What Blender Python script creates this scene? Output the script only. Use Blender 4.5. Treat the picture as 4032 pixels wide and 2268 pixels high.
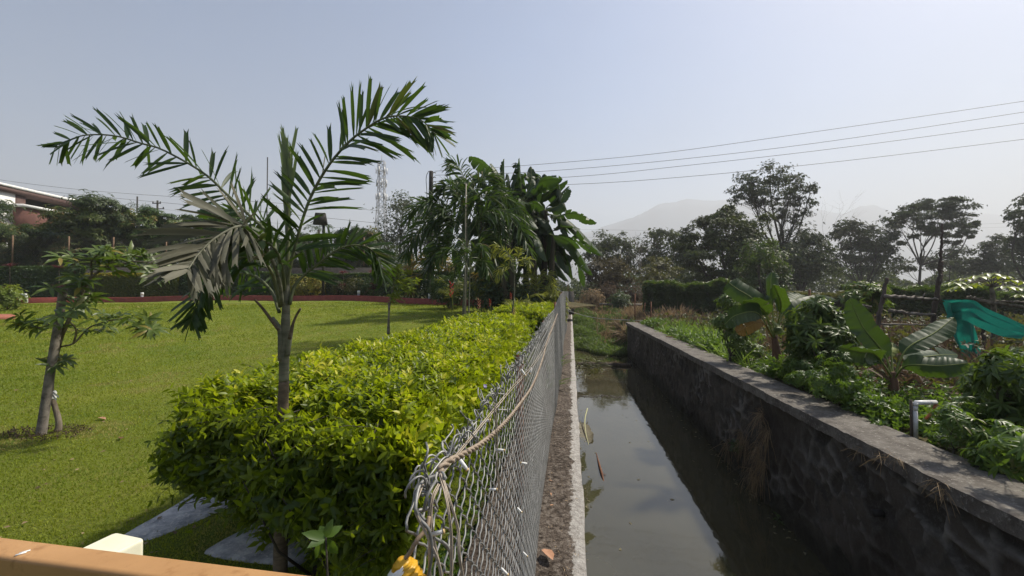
import bpy, math, random
import numpy as np
from mathutils import Vector

# ------------------------------------------------------------------ scene, camera, light
SC = bpy.context.scene
COL = SC.collection
for o in list(bpy.data.objects):
    bpy.data.objects.remove(o)

EYE = np.array([0.0, 0.0, 1.9])
FPX = 1600.0                       # focal length in photo pixels (photo is 4032 wide)
PITCH, YAW = math.radians(0.93), math.radians(8.25)
cam = bpy.data.cameras.new("camera")
cam.sensor_width = 36.0
cam.lens = 36.0 * FPX / 4032.0
cam.clip_start, cam.clip_end = 0.05, 6000.0
camo = bpy.data.objects.new("camera", cam)
camo.location = EYE
camo.rotation_euler = (math.pi / 2 + PITCH, 0, YAW)
COL.objects.link(camo)
SC.camera = camo

SUN_EL, SUN_AZ = math.radians(52), math.radians(58)    # azimuth clockwise from +Y (towards +X)
world = bpy.data.worlds.new("World")
SC.world = world
world.use_nodes = True
wt = world.node_tree
wt.nodes.clear()
sky = wt.nodes.new('ShaderNodeTexSky')
sky.sky_type = 'NISHITA'
sky.sun_disc = False
sky.sun_elevation = SUN_EL
sky.sun_rotation = SUN_AZ
sky.air_density, sky.dust_density, sky.ozone_density = 1.0, 2.0, 1.5
hs = wt.nodes.new('ShaderNodeHueSaturation')
hs.inputs['Saturation'].default_value = 1.6
bg = wt.nodes.new('ShaderNodeBackground')
bg.inputs['Strength'].default_value = 0.07
wo = wt.nodes.new('ShaderNodeOutputWorld')
wt.links.new(sky.outputs[0], hs.inputs['Color'])
tcw = wt.nodes.new('ShaderNodeTexCoord'); nzw = wt.nodes.new('ShaderNodeTexNoise')     # faint unevenness of the high haze
nzw.inputs['Scale'].default_value = 1.6; nzw.inputs['Detail'].default_value = 5; nzw.inputs['Roughness'].default_value = 0.5
wt.links.new(tcw.outputs['Generated'], nzw.inputs['Vector'])
mrw = wt.nodes.new('ShaderNodeMapRange')
for _i, _x in zip((1, 2, 3, 4), (.3, .7, .86, 1.14)): mrw.inputs[_i].default_value = _x
wt.links.new(nzw.outputs['Fac'], mrw.inputs[0])
vmw = wt.nodes.new('ShaderNodeVectorMath'); vmw.operation = 'SCALE'
wt.links.new(hs.outputs[0], vmw.inputs[0]); wt.links.new(mrw.outputs[0], vmw.inputs['Scale'])
wt.links.new(vmw.outputs[0], bg.inputs['Color'])
wt.links.new(bg.outputs[0], wo.inputs['Surface'])

sl = bpy.data.lights.new("sun", 'SUN')
sl.energy = 5.0
sl.angle = math.radians(3.0)
sl.color = (1.0, 0.93, 0.80)
so = bpy.data.objects.new("sun", sl)
sdir = Vector((math.sin(SUN_AZ) * math.cos(SUN_EL), math.cos(SUN_AZ) * math.cos(SUN_EL), math.sin(SUN_EL)))
so.rotation_euler = sdir.to_track_quat('Z', 'Y').to_euler()
so.location = (20, 20, 40)
COL.objects.link(so)

SC.view_settings.view_transform = 'Standard'
SC.view_settings.look = 'None'
SC.view_settings.exposure = 0.80
SC.view_settings.gamma = 1.0
SC.view_settings.use_curve_mapping = False
SC.cycles.volume_bounces = 1
SC.cycles.max_bounces = 6
SC.cycles.diffuse_bounces = 2
SC.cycles.glossy_bounces = 3
SC.cycles.transmission_bounces = 3
SC.cycles.use_adaptive_sampling = True

HAZE_DENSITY = 0.0006

# ------------------------------------------------------------------ picture <-> place
_r = camo.rotation_euler.to_matrix()
RM = np.array([[_r[i][j] for j in range(3)] for i in range(3)])

def ray(px, py):
    return RM @ np.array([(px - 2016) / FPX, -(py - 1134) / FPX, -1.0])

def P(px, py, d):                    # point seen at (px,py), d metres in front of the lens
    return EYE + ray(px, py) * d

def onZ(px, py, z):
    r = ray(px, py)
    return EYE + r * ((z - EYE[2]) / r[2])

def onX(px, py, x):
    r = ray(px, py)
    return EYE + r * (x / r[0])

def sstep(a, b, t):
    t = np.clip((np.asarray(t, float) - a) / (b - a), 0, 1)
    return t * t * (3 - 2 * t)

def gz(x, y):                        # garden terrain (left of the canal)
    x = np.asarray(x, float); y = np.asarray(y, float)
    f = 0.45 + 0.55 * sstep(1.0, 6.0, -x)
    h = 1.55 * sstep(5, 33, y) * f
    m = 0.05 * np.sin(x * 0.55 + 1.0) * np.sin(y * 0.42) * sstep(6, 12, y)
    return h + m + 0.10 * np.exp(-((y - 17 + 0.15 * x) / 3.0) ** 2) * sstep(3, 7, -x)

def onG(px, d):                      # garden ground point under picture column px at depth d
    p = P(px, 1160, d)
    return np.array([p[0], p[1], float(gz(p[0], p[1]))])

rng = np.random.default_rng(7)
random.seed(7)

# ------------------------------------------------------------------ mesh building
class MB:
    def __init__(s):
        s.v = []; s.f = []; s.t = []; s.m = []; s.n = 0
    def add(s, v, faces, tint=0.5, mat=0):
        """faces: list of int arrays (each n x k) or one array"""
        v = np.asarray(v, float).reshape(-1, 3)
        if isinstance(faces, np.ndarray): faces = [faces]
        for f in faces:
            f = np.asarray(f, int)
            if f.size == 0: continue
            s.f.append(f + s.n)
            t = np.broadcast_to(np.asarray(tint, float), (len(f),)) if np.ndim(tint) == 0 else np.asarray(tint, float)
            s.t.append(t if len(t) == len(f) else np.resize(t, len(f)))
            s.m.append(np.full(len(f), mat, int))
        s.v.append(v); s.n += len(v)
        return s
    def build(s, name, mats, parent=None, smooth=False, attrs=None, origin=None):
        me = bpy.data.meshes.new(name)
        o = bpy.data.objects.new(name, me)
        COL.objects.link(o)
        V = np.concatenate(s.v) if s.v else np.zeros((0, 3))
        org = np.array(origin, float) if origin is not None else np.zeros(3)
        W[o.name] = org
        if parent is not None:
            o.parent = parent
            pw = W[parent.name]
            if origin is None: org = pw.copy(); W[o.name] = org
            o.location = org - pw
        else:
            o.location = org
        V = V - org
        me.vertices.add(len(V))
        me.vertices.foreach_set("co", V.astype(np.float32).ravel())
        tot = sum(f.size for f in s.f)
        me.loops.add(tot)
        me.loops.foreach_set("vertex_index", np.concatenate([f.ravel() for f in s.f]).astype(np.int32))
        cnt = np.concatenate([np.full(len(f), f.shape[1]) for f in s.f])
        st = np.concatenate([[0], np.cumsum(cnt)[:-1]])
        me.polygons.add(len(cnt))
        me.polygons.foreach_set("loop_start", st.astype(np.int32))
        me.polygons.foreach_set("material_index", np.concatenate(s.m).astype(np.int32))
        if smooth:
            me.polygons.foreach_set("use_smooth", np.ones(len(cnt), bool))
        a = me.attributes.new("tint", 'FLOAT', 'FACE')
        a.data.foreach_set("value", np.concatenate(s.t).astype(np.float32))
        if attrs:
            for k, vals in attrs.items():
                b = me.attributes.new(k, 'FLOAT', 'POINT')
                b.data.foreach_set("value", np.asarray(vals, np.float32))
        me.update(calc_edges=True)
        for m in (mats if isinstance(mats, (list, tuple)) else [mats]):
            me.materials.append(m)
        return o

W = {}

def tag(o, label=None, cat=None, group=None, kind=None):
    if label: o['label'] = label
    if cat: o['category'] = cat
    if group: o['group'] = group
    if kind: o['kind'] = kind
    return o

def thing(name, label, cat, loc, group=None):
    o = bpy.data.objects.new(name, None)
    COL.objects.link(o)
    o.location = loc
    o.empty_display_size = 0.1
    W[o.name] = np.array(loc, float)
    return tag(o, label, cat, group)

def norm(a):
    a = np.asarray(a, float)
    return a / np.maximum(np.linalg.norm(a, axis=-1, keepdims=True), 1e-9)

BOXF = np.array([[0, 3, 2, 1], [4, 5, 6, 7], [0, 1, 5, 4], [1, 2, 6, 5], [2, 3, 7, 6], [3, 0, 4, 7]])

def box(mb, c, size, rotz=0.0, tint=0.5, mat=0, top=1.0):
    x, y, z = np.asarray(size, float) / 2
    v = np.array([[-x, -y, -z], [x, -y, -z], [x, y, -z], [-x, y, -z], [-x * top, -y * top, z], [x * top, -y * top, z], [x * top, y * top, z], [-x * top, y * top, z]])
    cs, sn = math.cos(rotz), math.sin(rotz)
    v = np.stack([v[:, 0] * cs - v[:, 1] * sn, v[:, 0] * sn + v[:, 1] * cs, v[:, 2]], 1) + np.asarray(c, float)
    mb.add(v, BOXF, tint, mat)

def tubes(mb, paths, r, sides=5, tint=0.5, mat=0, cap=True):
    """paths N x P x 3, r scalar or N x P / P"""
    paths = np.asarray(paths, float)
    if paths.ndim == 2: paths = paths[None]
    N, Pn, _ = paths.shape
    T = np.empty_like(paths)
    T[:, 1:-1] = paths[:, 2:] - paths[:, :-2]
    T[:, 0] = paths[:, 1] - paths[:, 0]
    T[:, -1] = paths[:, -1] - paths[:, -2]
    T = norm(T)
    mean = norm(paths[:, -1] - paths[:, 0] + 1e-6)
    ref = np.where(np.abs(mean[:, 2:3]) > 0.8, np.array([[1.0, 0.13, 0.07]]), np.array([[0.05, 0.08, 1.0]]))[:, None, :]
    A = norm(np.cross(T, ref)); B = np.cross(T, A)
    r = np.broadcast_to(np.asarray(r, float), (N, Pn))
    ang = np.arange(sides) * 2 * math.pi / sides
    ring = paths[:, :, None, :] + r[:, :, None, None] * (np.cos(ang)[None, None, :, None] * A[:, :, None, :] + np.sin(ang)[None, None, :, None] * B[:, :, None, :])
    v = ring.reshape(-1, 3)
    i = np.arange(N)[:, None, None] * Pn * sides + np.arange(Pn - 1)[None, :, None] * sides + np.arange(sides)[None, None, :]
    j = np.arange(N)[:, None, None] * Pn * sides + np.arange(Pn - 1)[None, :, None] * sides + ((np.arange(sides) + 1) % sides)[None, None, :]
    f = np.stack([i, i + sides, j + sides, j], -1).reshape(-1, 4)
    fs = [f]
    if cap:
        base = np.arange(N)[:, None] * Pn * sides
        fs += [base + np.arange(sides)[None, :], base + (Pn - 1) * sides + np.arange(sides)[::-1][None, :]]
    mb.add(v, fs, tint, mat)

def spline(pts, n=24):
    """Catmull-Rom through pts, n samples"""
    p = np.asarray(pts, float)
    if len(p) == 2:
        t = np.linspace(0, 1, n)[:, None]
        return p[0] * (1 - t) + p[1] * t
    q = np.concatenate([[2 * p[0] - p[1]], p, [2 * p[-1] - p[-2]]])
    u = np.linspace(0, len(p) - 1 - 1e-6, n)
    k = u.astype(int); t = (u - k)[:, None]
    a, b, c, d = q[k], q[k + 1], q[k + 2], q[k + 3]
    return 0.5 * (2 * b + (c - a) * t + (2 * a - 5 * b + 4 * c - d) * t * t + (3 * b - a - 3 * c + d) * t ** 3)

def tube(mb, pts, r, sides=8, n=None, tint=0.5, mat=0):
    pts = np.asarray(pts, float)
    if n:
        rr = np.interp(np.linspace(0, 1, n), np.linspace(0, 1, len(np.atleast_1d(r))), np.atleast_1d(r)) if np.ndim(r) else r
        pts = spline(pts, n); r = rr
    tubes(mb, pts[None], r, sides, tint, mat)

# leaf templates: x along, y across, z up
LEAF = (np.array([[0, 0, 0], [.28, .42, .05], [.66, .36, .0], [1, 0, -.14], [.66, -.36, .0], [.28, -.42, .05], [.3, 0, -.01], [.66, 0, -.05]]),
        [np.array([[0, 6, 1], [7, 3, 2], [0, 5, 6], [4, 3, 7]]), np.array([[6, 7, 2, 1], [5, 4, 7, 6]])])
CHEAP = (np.array([[0, 0, 0], [.45, .5, .07], [1, 0, -.1], [.45, -.5, .07]]), [np.array([[0, 2, 1], [0, 3, 2]])])
LONG = (np.array([[0, 0, 0], [.3, .42, .04], [.3, -.42, .04], [.65, .45, -.08], [.65, -.45, -.08], [1, 0, -.36], [.3, 0, 0], [.65, 0, -.12]]),
        [np.array([[0, 6, 1], [0, 2, 6], [3, 7, 5], [7, 4, 5]]), np.array([[1, 6, 7, 3], [6, 2, 4, 7]])])
BLADE = (np.array([[0, .5, 0], [0, -.5, 0], [.5, .4, .02], [.5, -.4, .02], [1, 0, -.12]]), [np.array([[2, 3, 4]]), np.array([[0, 1, 3, 2]])])

def scatter(mb, tpl, pos, d, up, L, Wd, tint=0.5, mat=0):
    tv, tf = tpl
    pos = np.asarray(pos, float); N = len(pos)
    X = norm(d); Y = norm(np.cross(np.broadcast_to(up, X.shape), X)); Z = np.cross(X, Y)
    L = np.broadcast_to(L, (N,)); Wd = np.broadcast_to(Wd, (N,))
    v = pos[:, None, :] + (tv[None, :, 0:1] * L[:, None, None]) * X[:, None, :] + (tv[None, :, 1:2] * Wd[:, None, None]) * Y[:, None, :] + (tv[None, :, 2:3] * L[:, None, None]) * Z[:, None, :]
    k = len(tv)
    tint = np.broadcast_to(tint, (N,))
    base = np.arange(N) * k
    first = True
    off = mb.n
    for f in tf:
        ff = (f[None] + base[:, None, None]).reshape(-1, f.shape[1]) + off
        mb.f.append(ff); mb.t.append(np.repeat(tint, len(f))); mb.m.append(np.full(len(ff), mat, int))
    mb.v.append(v.reshape(-1, 3)); mb.n += N * k

def rdir(n, up=0.0):
    d = rng.normal(size=(n, 3)); d[:, 2] += up
    return norm(d)

# ------------------------------------------------------------------ materials
def newmat(name):
    m = bpy.data.materials.new(name); m.use_nodes = True
    nt = m.node_tree; nt.nodes.clear()
    out = nt.nodes.new('ShaderNodeOutputMaterial')
    return m, nt, out

def N_(nt, typ, **kw):
    n = nt.nodes.new(typ)
    for k, v in kw.items():
        if k.startswith('i_'):
            key = k[2:]
            key = int(key) if key.isdigit() else key.replace('_', ' ')
            n.inputs[key].default_value = v
        else: setattr(n, k, v)
    return n

def rgba(c): return (c[0], c[1], c[2], 1)

def mixc(nt, fac, a, b, mode='MIX'):
    n = nt.nodes.new('ShaderNodeMix'); n.data_type = 'RGBA'; n.blend_type = mode; n.clamp_factor = True
    if isinstance(fac, (int, float)): n.inputs[0].default_value = fac
    else: nt.links.new(fac, n.inputs[0])
    for i, c in ((6, a), (7, b)):
        if isinstance(c, (tuple, list)): n.inputs[i].default_value = rgba(c)
        else: nt.links.new(c, n.inputs[i])
    return n.outputs[2]

def mapr(nt, v, a, b, c=0.0, d=1.0):
    n = nt.nodes.new('ShaderNodeMapRange')
    nt.links.new(v, n.inputs[0])
    for i, x in zip((1, 2, 3, 4), (a, b, c, d)): n.inputs[i].default_value = x
    return n.outputs[0]

def noise(nt, scale, detail=4, rough=0.6, vec=None, obj=True, dist=0.0):
    n = N_(nt, 'ShaderNodeTexNoise', i_Scale=scale, i_Detail=detail, i_Roughness=rough, i_Distortion=dist)
    if vec is None:
        g = nt.nodes.new('ShaderNodeNewGeometry'); vec = g.outputs['Position']
    nt.links.new(vec, n.inputs['Vector'])
    return n.outputs['Fac']

def stretched(nt, s):
    g = nt.nodes.new('ShaderNodeNewGeometry')
    mp = N_(nt, 'ShaderNodeMapping'); mp.inputs['Scale'].default_value = s
    nt.links.new(g.outputs['Position'], mp.inputs['Vector'])
    return mp.outputs[0]

def bump(nt, h, strength=0.3, dist=0.01):
    b = N_(nt, 'ShaderNodeBump', i_Strength=strength, i_Distance=dist)
    nt.links.new(h, b.inputs['Height'])
    return b.outputs[0]

def leafmat(name, c1, c2, tr=0.35, rough=0.45, trc=None, c3=None, spec=0.4):
    """tint 0..1 runs c1 -> c2 (-> c3 near 1)"""
    m, nt, out = newmat(name)
    at = N_(nt, 'ShaderNodeAttribute', attribute_name='tint')
    col = mixc(nt, at.outputs['Fac'], c1, c2)
    if c3: col = mixc(nt, mapr(nt, at.outputs['Fac'], 0.86, 0.93), col, c3)
    nz = noise(nt, 9.0, 3)
    col = mixc(nt, mapr(nt, nz, 0.3, 0.7, 0.0, 0.35), col, tuple(0.55 * x for x in c1))
    p = N_(nt, 'ShaderNodeBsdfPrincipled', i_Roughness=rough)
    p.inputs['Specular IOR Level'].default_value = spec
    nt.links.new(col, p.inputs['Base Color'])
    if tr > 0:
        t = N_(nt, 'ShaderNodeBsdfTranslucent')
        tc = mixc(nt, 0.75, col, trc if trc else (c2[0] * 1.7, c2[1] * 1.8, c2[2] * 0.5), 'MIX')
        nt.links.new(tc, t.inputs['Color'])
        mx = N_(nt, 'ShaderNodeMixShader'); mx.inputs[0].default_value = tr
        nt.links.new(p.outputs[0], mx.inputs[1]); nt.links.new(t.outputs[0], mx.inputs[2])
        nt.links.new(mx.outputs[0], out.inputs[0])
    else:
        nt.links.new(p.outputs[0], out.inputs[0])
    return m

def surf(name, c1, c2, scale=5.0, rough=0.8, metal=0.0, bmp=0.3, bdist=0.01, lo=0.35, hi=0.65, vec=None, spec=0.3, c3=None, s3=30.0):
    m, nt, out = newmat(name)
    v = stretched(nt, vec) if vec else None
    nz = noise(nt, scale, 6, 0.65, v)
    col = mixc(nt, mapr(nt, nz, lo, hi), c1, c2)
    n2 = noise(nt, s3, 4, 0.7, v)
    if c3: col = mixc(nt, mapr(nt, n2, 0.55, 0.68), col, c3)
    p = N_(nt, 'ShaderNodeBsdfPrincipled', i_Roughness=rough, i_Metallic=metal)
    p.inputs['Specular IOR Level'].default_value = spec
    nt.links.new(col, p.inputs['Base Color'])
    if bmp: nt.links.new(bump(nt, n2, bmp, bdist), p.inputs['Normal'])
    nt.links.new(p.outputs[0], out.inputs[0])
    return m

M = {}
M['bark'] = surf('bark', (.09, .07, .05), (.20, .17, .13), 12, .9, vec=(1, 1, .3), bmp=.6)
M['darkbark'] = surf('dark_bark', (.03, .026, .02), (.07, .06, .05), 8, .9, vec=(1, 1, .3), bmp=.5)
M['palmtrunk'] = surf('palm_trunk', (.075, .08, .05), (.18, .18, .13), 7, .7, vec=(1, 1, 4), bmp=.3, bdist=.004, c3=(.10, .085, .06), s3=14)
M['palmdark'] = surf('palm_trunk_lower', (.07, .055, .035), (.15, .115, .08), 9, .85, vec=(1, 1, 5), bmp=.5, bdist=.006)
M['rust'] = surf('rusty_iron', (.10, .045, .025), (.20, .09, .05), 20, .8, metal=.2)
M['steel'] = surf('galvanised_wire', (.15, .15, .145), (.32, .32, .31), 18, .55, metal=.5, bmp=0, spec=.5)
M['copper'] = surf('old_twisted_wire', (.20, .155, .115), (.36, .29, .22), 25, .6, bmp=0)
M['cream'] = surf('cream_paint', (.62, .60, .44), (.74, .72, .56), 6, .5, bmp=.15, bdist=.002)
M['ochre'] = surf('ochre_paint', (.34, .185, .075), (.42, .235, .10), 4, .5, bmp=.25, bdist=.002, c3=(.30, .155, .06), s3=22)
M['granite'] = surf('grey_granite', (.15, .16, .17), (.40, .40, .39), 7, .85, bmp=.5, bdist=.01, c3=(.50, .47, .42), s3=45)
M['redkerb'] = surf('red_kerb_paint', (.16, .032, .026), (.24, .055, .042), 3, .7, bmp=.2)
M['white'] = surf('white_paint', (.62, .62, .60), (.78, .78, .76), 6, .5, bmp=0)
M['pvc'] = surf('white_pvc', (.50, .50, .49), (.72, .72, .71), 10, .35, bmp=0)
M['grey'] = surf('grey_paint', (.20, .21, .22), (.28, .29, .30), 6, .6, bmp=0)
M['blackpole'] = surf('dark_pole', (.015, .013, .012), (.045, .04, .035), 6, .8, bmp=.2)
M['wood'] = surf('weathered_wood', (.07, .06, .05), (.21, .185, .16), 9, .9, vec=(1, 1, 1), bmp=.6)
# ================================================================== THE SETTING
# canal geometry (metres): left cap X -0.72..0.10, right wall front X 3.60..4.32, water z -2.04
XL0, XL1, XR0, XR1, ZW, CAP = -0.72, 0.10, 3.60, 4.30, -2.04, 0.10
YEND_R = 27.4

# ground: one sheet to the horizon, with the canal trench cut in
def ground_z(x, y):
    z = np.where(x < XL0 + .02, gz(x, np.minimum(y, 40)) - 0.03, 0.02)
    far = sstep(40, 90, y)
    z = z * (1 - far) + far * 0.3
    inC = (x > XL0 + .3) & (x < XR1 - .3)
    rise = sstep(25.5, 44, y)
    z = np.where(inC, -3.0 + rise * 3.1, z)
    wide = (x >= XR1 - .3) & (x < 9) & (y > YEND_R + .5)
    z = np.where(wide, np.minimum(z, .02 - 1.3 * (1 - sstep(4.0, 7.5, x)) * (1 - sstep(30, 44, y))), z)
    return z
xs = np.unique(np.concatenate([np.linspace(-3700, -200, 20), np.linspace(-200, -40, 20), np.linspace(-40, XL0 - .15, 60), [XL0 + .28, XL0 + .32, XR1 - .32, XR1 - .28], np.linspace(XL0 + .6, XR1 - .6, 8), np.linspace(XR1 + .1, 40, 50), np.linspace(40, 200, 20), np.linspace(200, 3700, 20)]))
ys = np.unique(np.concatenate([[-12, -6, -3], np.linspace(-2, 50, 90), np.linspace(50, 200, 30), np.linspace(200, 3700, 30)]))
GX, GY = np.meshgrid(xs, ys)
GZ = ground_z(GX, GY)

def gridfaces(ny, nx):
    i = np.arange(ny - 1)[:, None] * nx + np.arange(nx - 1)[None, :]
    return np.stack([i, i + 1, i + 1 + nx, i + nx], -1).reshape(-1, 4)

def soil_mat():
    m, nt, out = newmat('scrub_soil')
    a = noise(nt, 0.35, 6, .6); b = noise(nt, 6, 5, .7)
    c = mixc(nt, mapr(nt, a, .38, .62), (.045, .055, .018), (.11, .085, .045))
    c = mixc(nt, mapr(nt, b, .45, .65), c, (.03, .032, .014))
    p = N_(nt, 'ShaderNodeBsdfPrincipled', i_Roughness=.95)
    p.inputs['Specular IOR Level'].default_value = .1
    nt.links.new(c, p.inputs['Base Color']); nt.links.new(bump(nt, b, .8, .05), p.inputs['Normal'])
    nt.links.new(p.outputs[0], out.inputs[0])
    return m
M['soil'] = soil_mat()
mb = MB(); mb.add(np.stack([GX, GY, GZ], -1), gridfaces(*GX.shape))
tag(mb.build('ground', M['soil'], smooth=True), kind='structure')

# lawn
def lawn_mat():
    m, nt, out = newmat('lawn_turf')
    g = nt.nodes.new('ShaderNodeNewGeometry')
    big = noise(nt, 0.5, 4, .55); mid = noise(nt, 2.6, 5, .7, stretched(nt, (1.6, .8, 1))); fine = noise(nt, 38, 4, .8, stretched(nt, (.8, 2.4, 1)))
    c = mixc(nt, mapr(nt, big, .35, .65), (.125, .175, .018), (.22, .24, .035))
    c = mixc(nt, mapr(nt, mid, .48, .70, 0, .8), c, (.22, .19, .055))
    c = mixc(nt, mapr(nt, fine, .40, .62, 0, .7), c, (.055, .090, .012))
    p = N_(nt, 'ShaderNodeBsdfPrincipled', i_Roughness=.9)
    p.inputs['Specular IOR Level'].default_value = .12
    nt.links.new(c, p.inputs['Base Color']); nt.links.new(bump(nt, fine, .9, .03), p.inputs['Normal'])
    nt.links.new(p.outputs[0], out.inputs[0])
    return m
M['lawn'] = lawn_mat()
lx = np.concatenate([np.linspace(-60, -12, 60), np.linspace(-11.6, XL0 - .12, 90)])
ly = np.concatenate([np.linspace(-4, 12, 100), np.linspace(12.3, 40, 90)])
LX, LY = np.meshgrid(lx, ly)
LZ = gz(LX, LY) + 0.012 * np.sin(LX * 3.1 + 2 * np.sin(LY * 1.3)) * np.sin(LY * 2.7 + np.sin(LX))
mb = MB(); mb.add(np.stack([LX, LY, LZ], -1), gridfaces(*LX.shape))
tag(mb.build('lawn', M['lawn'], smooth=True), kind='structure')

# short blades of grass where the camera stands close
M['blade'] = leafmat('grass_blade', (.100, .158, .016), (.27, .29, .040), tr=.35, rough=.6, c3=(.30, .25, .09), spec=.2)
mb = MB()
n = 230000
dd = 2.2 + 26 * rng.random(n) ** 2.2
pxx = rng.uniform(-350, 2100, n)
pt = EYE + (RM @ np.stack([(pxx - 2016) / FPX, np.zeros(n), -np.ones(n)])).T * dd[:, None]
ok = pt[:, 0] < XL0 - .15
pt = pt[ok]; n = len(pt)
pt[:, 2] = gz(pt[:, 0], pt[:, 1]) + 0.012 * np.sin(pt[:, 0] * 3.1 + 2 * np.sin(pt[:, 1] * 1.3)) * np.sin(pt[:, 1] * 2.7 + np.sin(pt[:, 0])) - .003
SLABS = [((450, 2135), (800, 1925), (940, 1990), (590, 2135)), ((780, 2180), (1230, 1950), (1500, 2030), (1150, 2240)), ((960, 1880), (1290, 1760), (1420, 1800), (1120, 1930)), ((2000, 1), (2000, 1), (2000, 1), (2000, 1))]
slabs = [np.array([onZ(x, y, 0.0) for x, y in q]) for q in SLABS[:3]]
def in_quad(p, q):
    s = None
    ins = np.ones(len(p), bool)
    area = sum(q[i][0] * q[(i + 1) % 4][1] - q[(i + 1) % 4][0] * q[i][1] for i in range(4))
    for i in range(4):
        a, b = q[i], q[(i + 1) % 4]
        cr = (b[0] - a[0]) * (p[:, 1] - a[1]) - (b[1] - a[1]) * (p[:, 0] - a[0])
        ins &= (cr * np.sign(area) > 0.0)
    return ins
for q in slabs:
    pt = pt[~in_quad(pt, q)]
n = len(pt)
pa_ = np.sin(pt[:, 0] * 1.1 + 1.5 * np.sin(pt[:, 1] * .7)) * np.sin(pt[:, 1] * .9 + 1) + .6 * np.sin(pt[:, 0] * 3.7 + np.sin(pt[:, 1] * 4)) * np.sin(pt[:, 1] * 2.9)
t = np.clip(.58 + .36 * pa_ + rng.normal(0, .05, n) + .25 * (pa_ > .85), 0, 1)
dist = np.linalg.norm(pt - EYE, axis=1)
scatter(mb, BLADE, pt, rdir(n, 2.0), rdir(n), rng.uniform(.012, .024, n) * (1 + .12 * (dist - 2)), rng.uniform(.003, .006, n) * (1 + .22 * (dist - 2)), t)
tag(mb.build('grass', M['blade']), 'short mown green grass blades covering the near lawn', 'grass', kind='stuff')

# granite paving slabs in the turf
for i, q in enumerate(slabs):
    m2 = MB(); c = q.mean(0)
    r0 = []
    for k in range(4):                         # uneven, rounded outline
        a, b = q[k], q[(k + 1) % 4]
        for s in np.linspace(0.06, .94, 7):
            pnt = a * (1 - s) + b * s; pnt = pnt + rng.normal(0, .008, 3) * [1, 1, 0]
            r0.append(pnt)
    r0 = np.array(r0); K = len(r0)
    rings = [np.column_stack([r0[:, :2], np.full(K, -.06)]), np.column_stack([r0[:, :2], np.full(K, .004)])]
    inner = c + (r0 - c) * .965; rings.append(np.column_stack([inner[:, :2], np.full(K, .016)]))
    v = np.concatenate(rings + [np.array([[c[0], c[1], .017]])])
    fs = []
    for lv in range(2):
        ii = np.arange(K); jj = (ii + 1) % K
        fs.append(np.stack([ii + lv * K, jj + lv * K, jj + (lv + 1) * K, ii + (lv + 1) * K], 1))
    fs.append(np.stack([2 * K + np.arange(K), 2 * K + (np.arange(K) + 1) % K, np.full(K, 3 * K)], 1))
    m2.add(v, fs)
    lab = ['rough grey granite slab in the turf, beside the cream post', 'rough grey granite slab half under the hedge, next to the palm foot', 'rough grey granite slab behind the hedge leaves, farthest of the slabs'][i]
    o = m2.build('paving_slab', M['granite'], origin=(c[0], c[1], 0)); tag(o, lab, 'paving slab', 'granite slabs laid in the turf')

# water
def water_mat():
    m, nt, out = newmat('murky_canal_water')
    a = noise(nt, 0.6, 3, .5)
    c = mixc(nt, mapr(nt, a, .35, .65), (.040, .036, .020), (.058, .052, .030))
    p = N_(nt, 'ShaderNodeBsdfPrincipled', i_Roughness=.035)
    p.inputs['IOR'].default_value = 1.75; p.inputs['Specular Tint'].default_value = (1, .96, .86, 1)
    nt.links.new(c, p.inputs['Base Color'])
    w = noise(nt, 5.0, 2, .5, stretched(nt, (1, .6, 1)))
    nt.links.new(bump(nt, w, .10, .02), p.inputs['Normal'])
    nt.links.new(p.outputs[0], out.inputs[0])
    return m
M['water'] = water_mat()
mb = MB(); wx = np.linspace(XL0 + .35, 12, 12); wy = np.linspace(-3, 34, 30); A, B = np.meshgrid(wx, wy)
mb.add(np.stack([A, B, np.full_like(A, ZW)], -1), gridfaces(*A.shape))
tag(mb.build('water', M['water']), kind='structure')

# ---- left canal wall with its broad cap
def cap_mat(name, edge_x, sgn):
    m, nt, out = newmat(name)
    g = nt.nodes.new('ShaderNodeNewGeometry')
    sep = nt.nodes.new('ShaderNodeSeparateXYZ'); nt.links.new(g.outputs['Position'], sep.inputs[0])
    nz = noise(nt, 3.2, 6, .7); fine = noise(nt, 26, 5, .75); vfine = noise(nt, 90, 3, .7)
    c = mixc(nt, mapr(nt, nz, .35, .65), (.060, .046, .036), (.135, .108, .088))
    c = mixc(nt, mapr(nt, fine, .52, .70), c, (.24, .21, .18))
    c = mixc(nt, mapr(nt, fine, .50, .38), c, (.022, .016, .012))
    if edge_x is not None:
        mm = N_(nt, 'ShaderNodeMath', operation='MULTIPLY_ADD'); nt.links.new(sep.outputs[0], mm.inputs[0]); mm.inputs[1].default_value = sgn; mm.inputs[2].default_value = -sgn * edge_x
        ad = N_(nt, 'ShaderNodeMath', operation='MULTIPLY_ADD'); nt.links.new(noise(nt, 5, 6, .75), ad.inputs[0]); ad.inputs[1].default_value = .30
        nt.links.new(mm.outputs[0], ad.inputs[2])
        msk = mapr(nt, ad.outputs[0], .045, .058)
        pl = mixc(nt, mapr(nt, fine, .35, .7), (.24, .22, .20), (.50, .48, .45))
        c = mixc(nt, msk, c, pl)
    p = N_(nt, 'ShaderNodeBsdfPrincipled', i_Roughness=.9)
    p.inputs['Specular IOR Level'].default_value = .2
    nt.links.new(c, p.inputs['Base Color'])
    h = mixc(nt, .35, fine, vfine)
    nt.links.new(bump(nt, h, 1.0, .035), p.inputs['Normal'])
    nt.links.new(p.outputs[0], out.inputs[0])
    return m
M['capL'] = cap_mat('dirty_concrete_cap', XL1, 1.0)
M['capR'] = surf('weathered_concrete_cap', (.070, .060, .052), (.165, .150, .132), 3.5, .9, bmp=1.0, bdist=.02, c3=(.24, .225, .20), s3=24)

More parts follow.
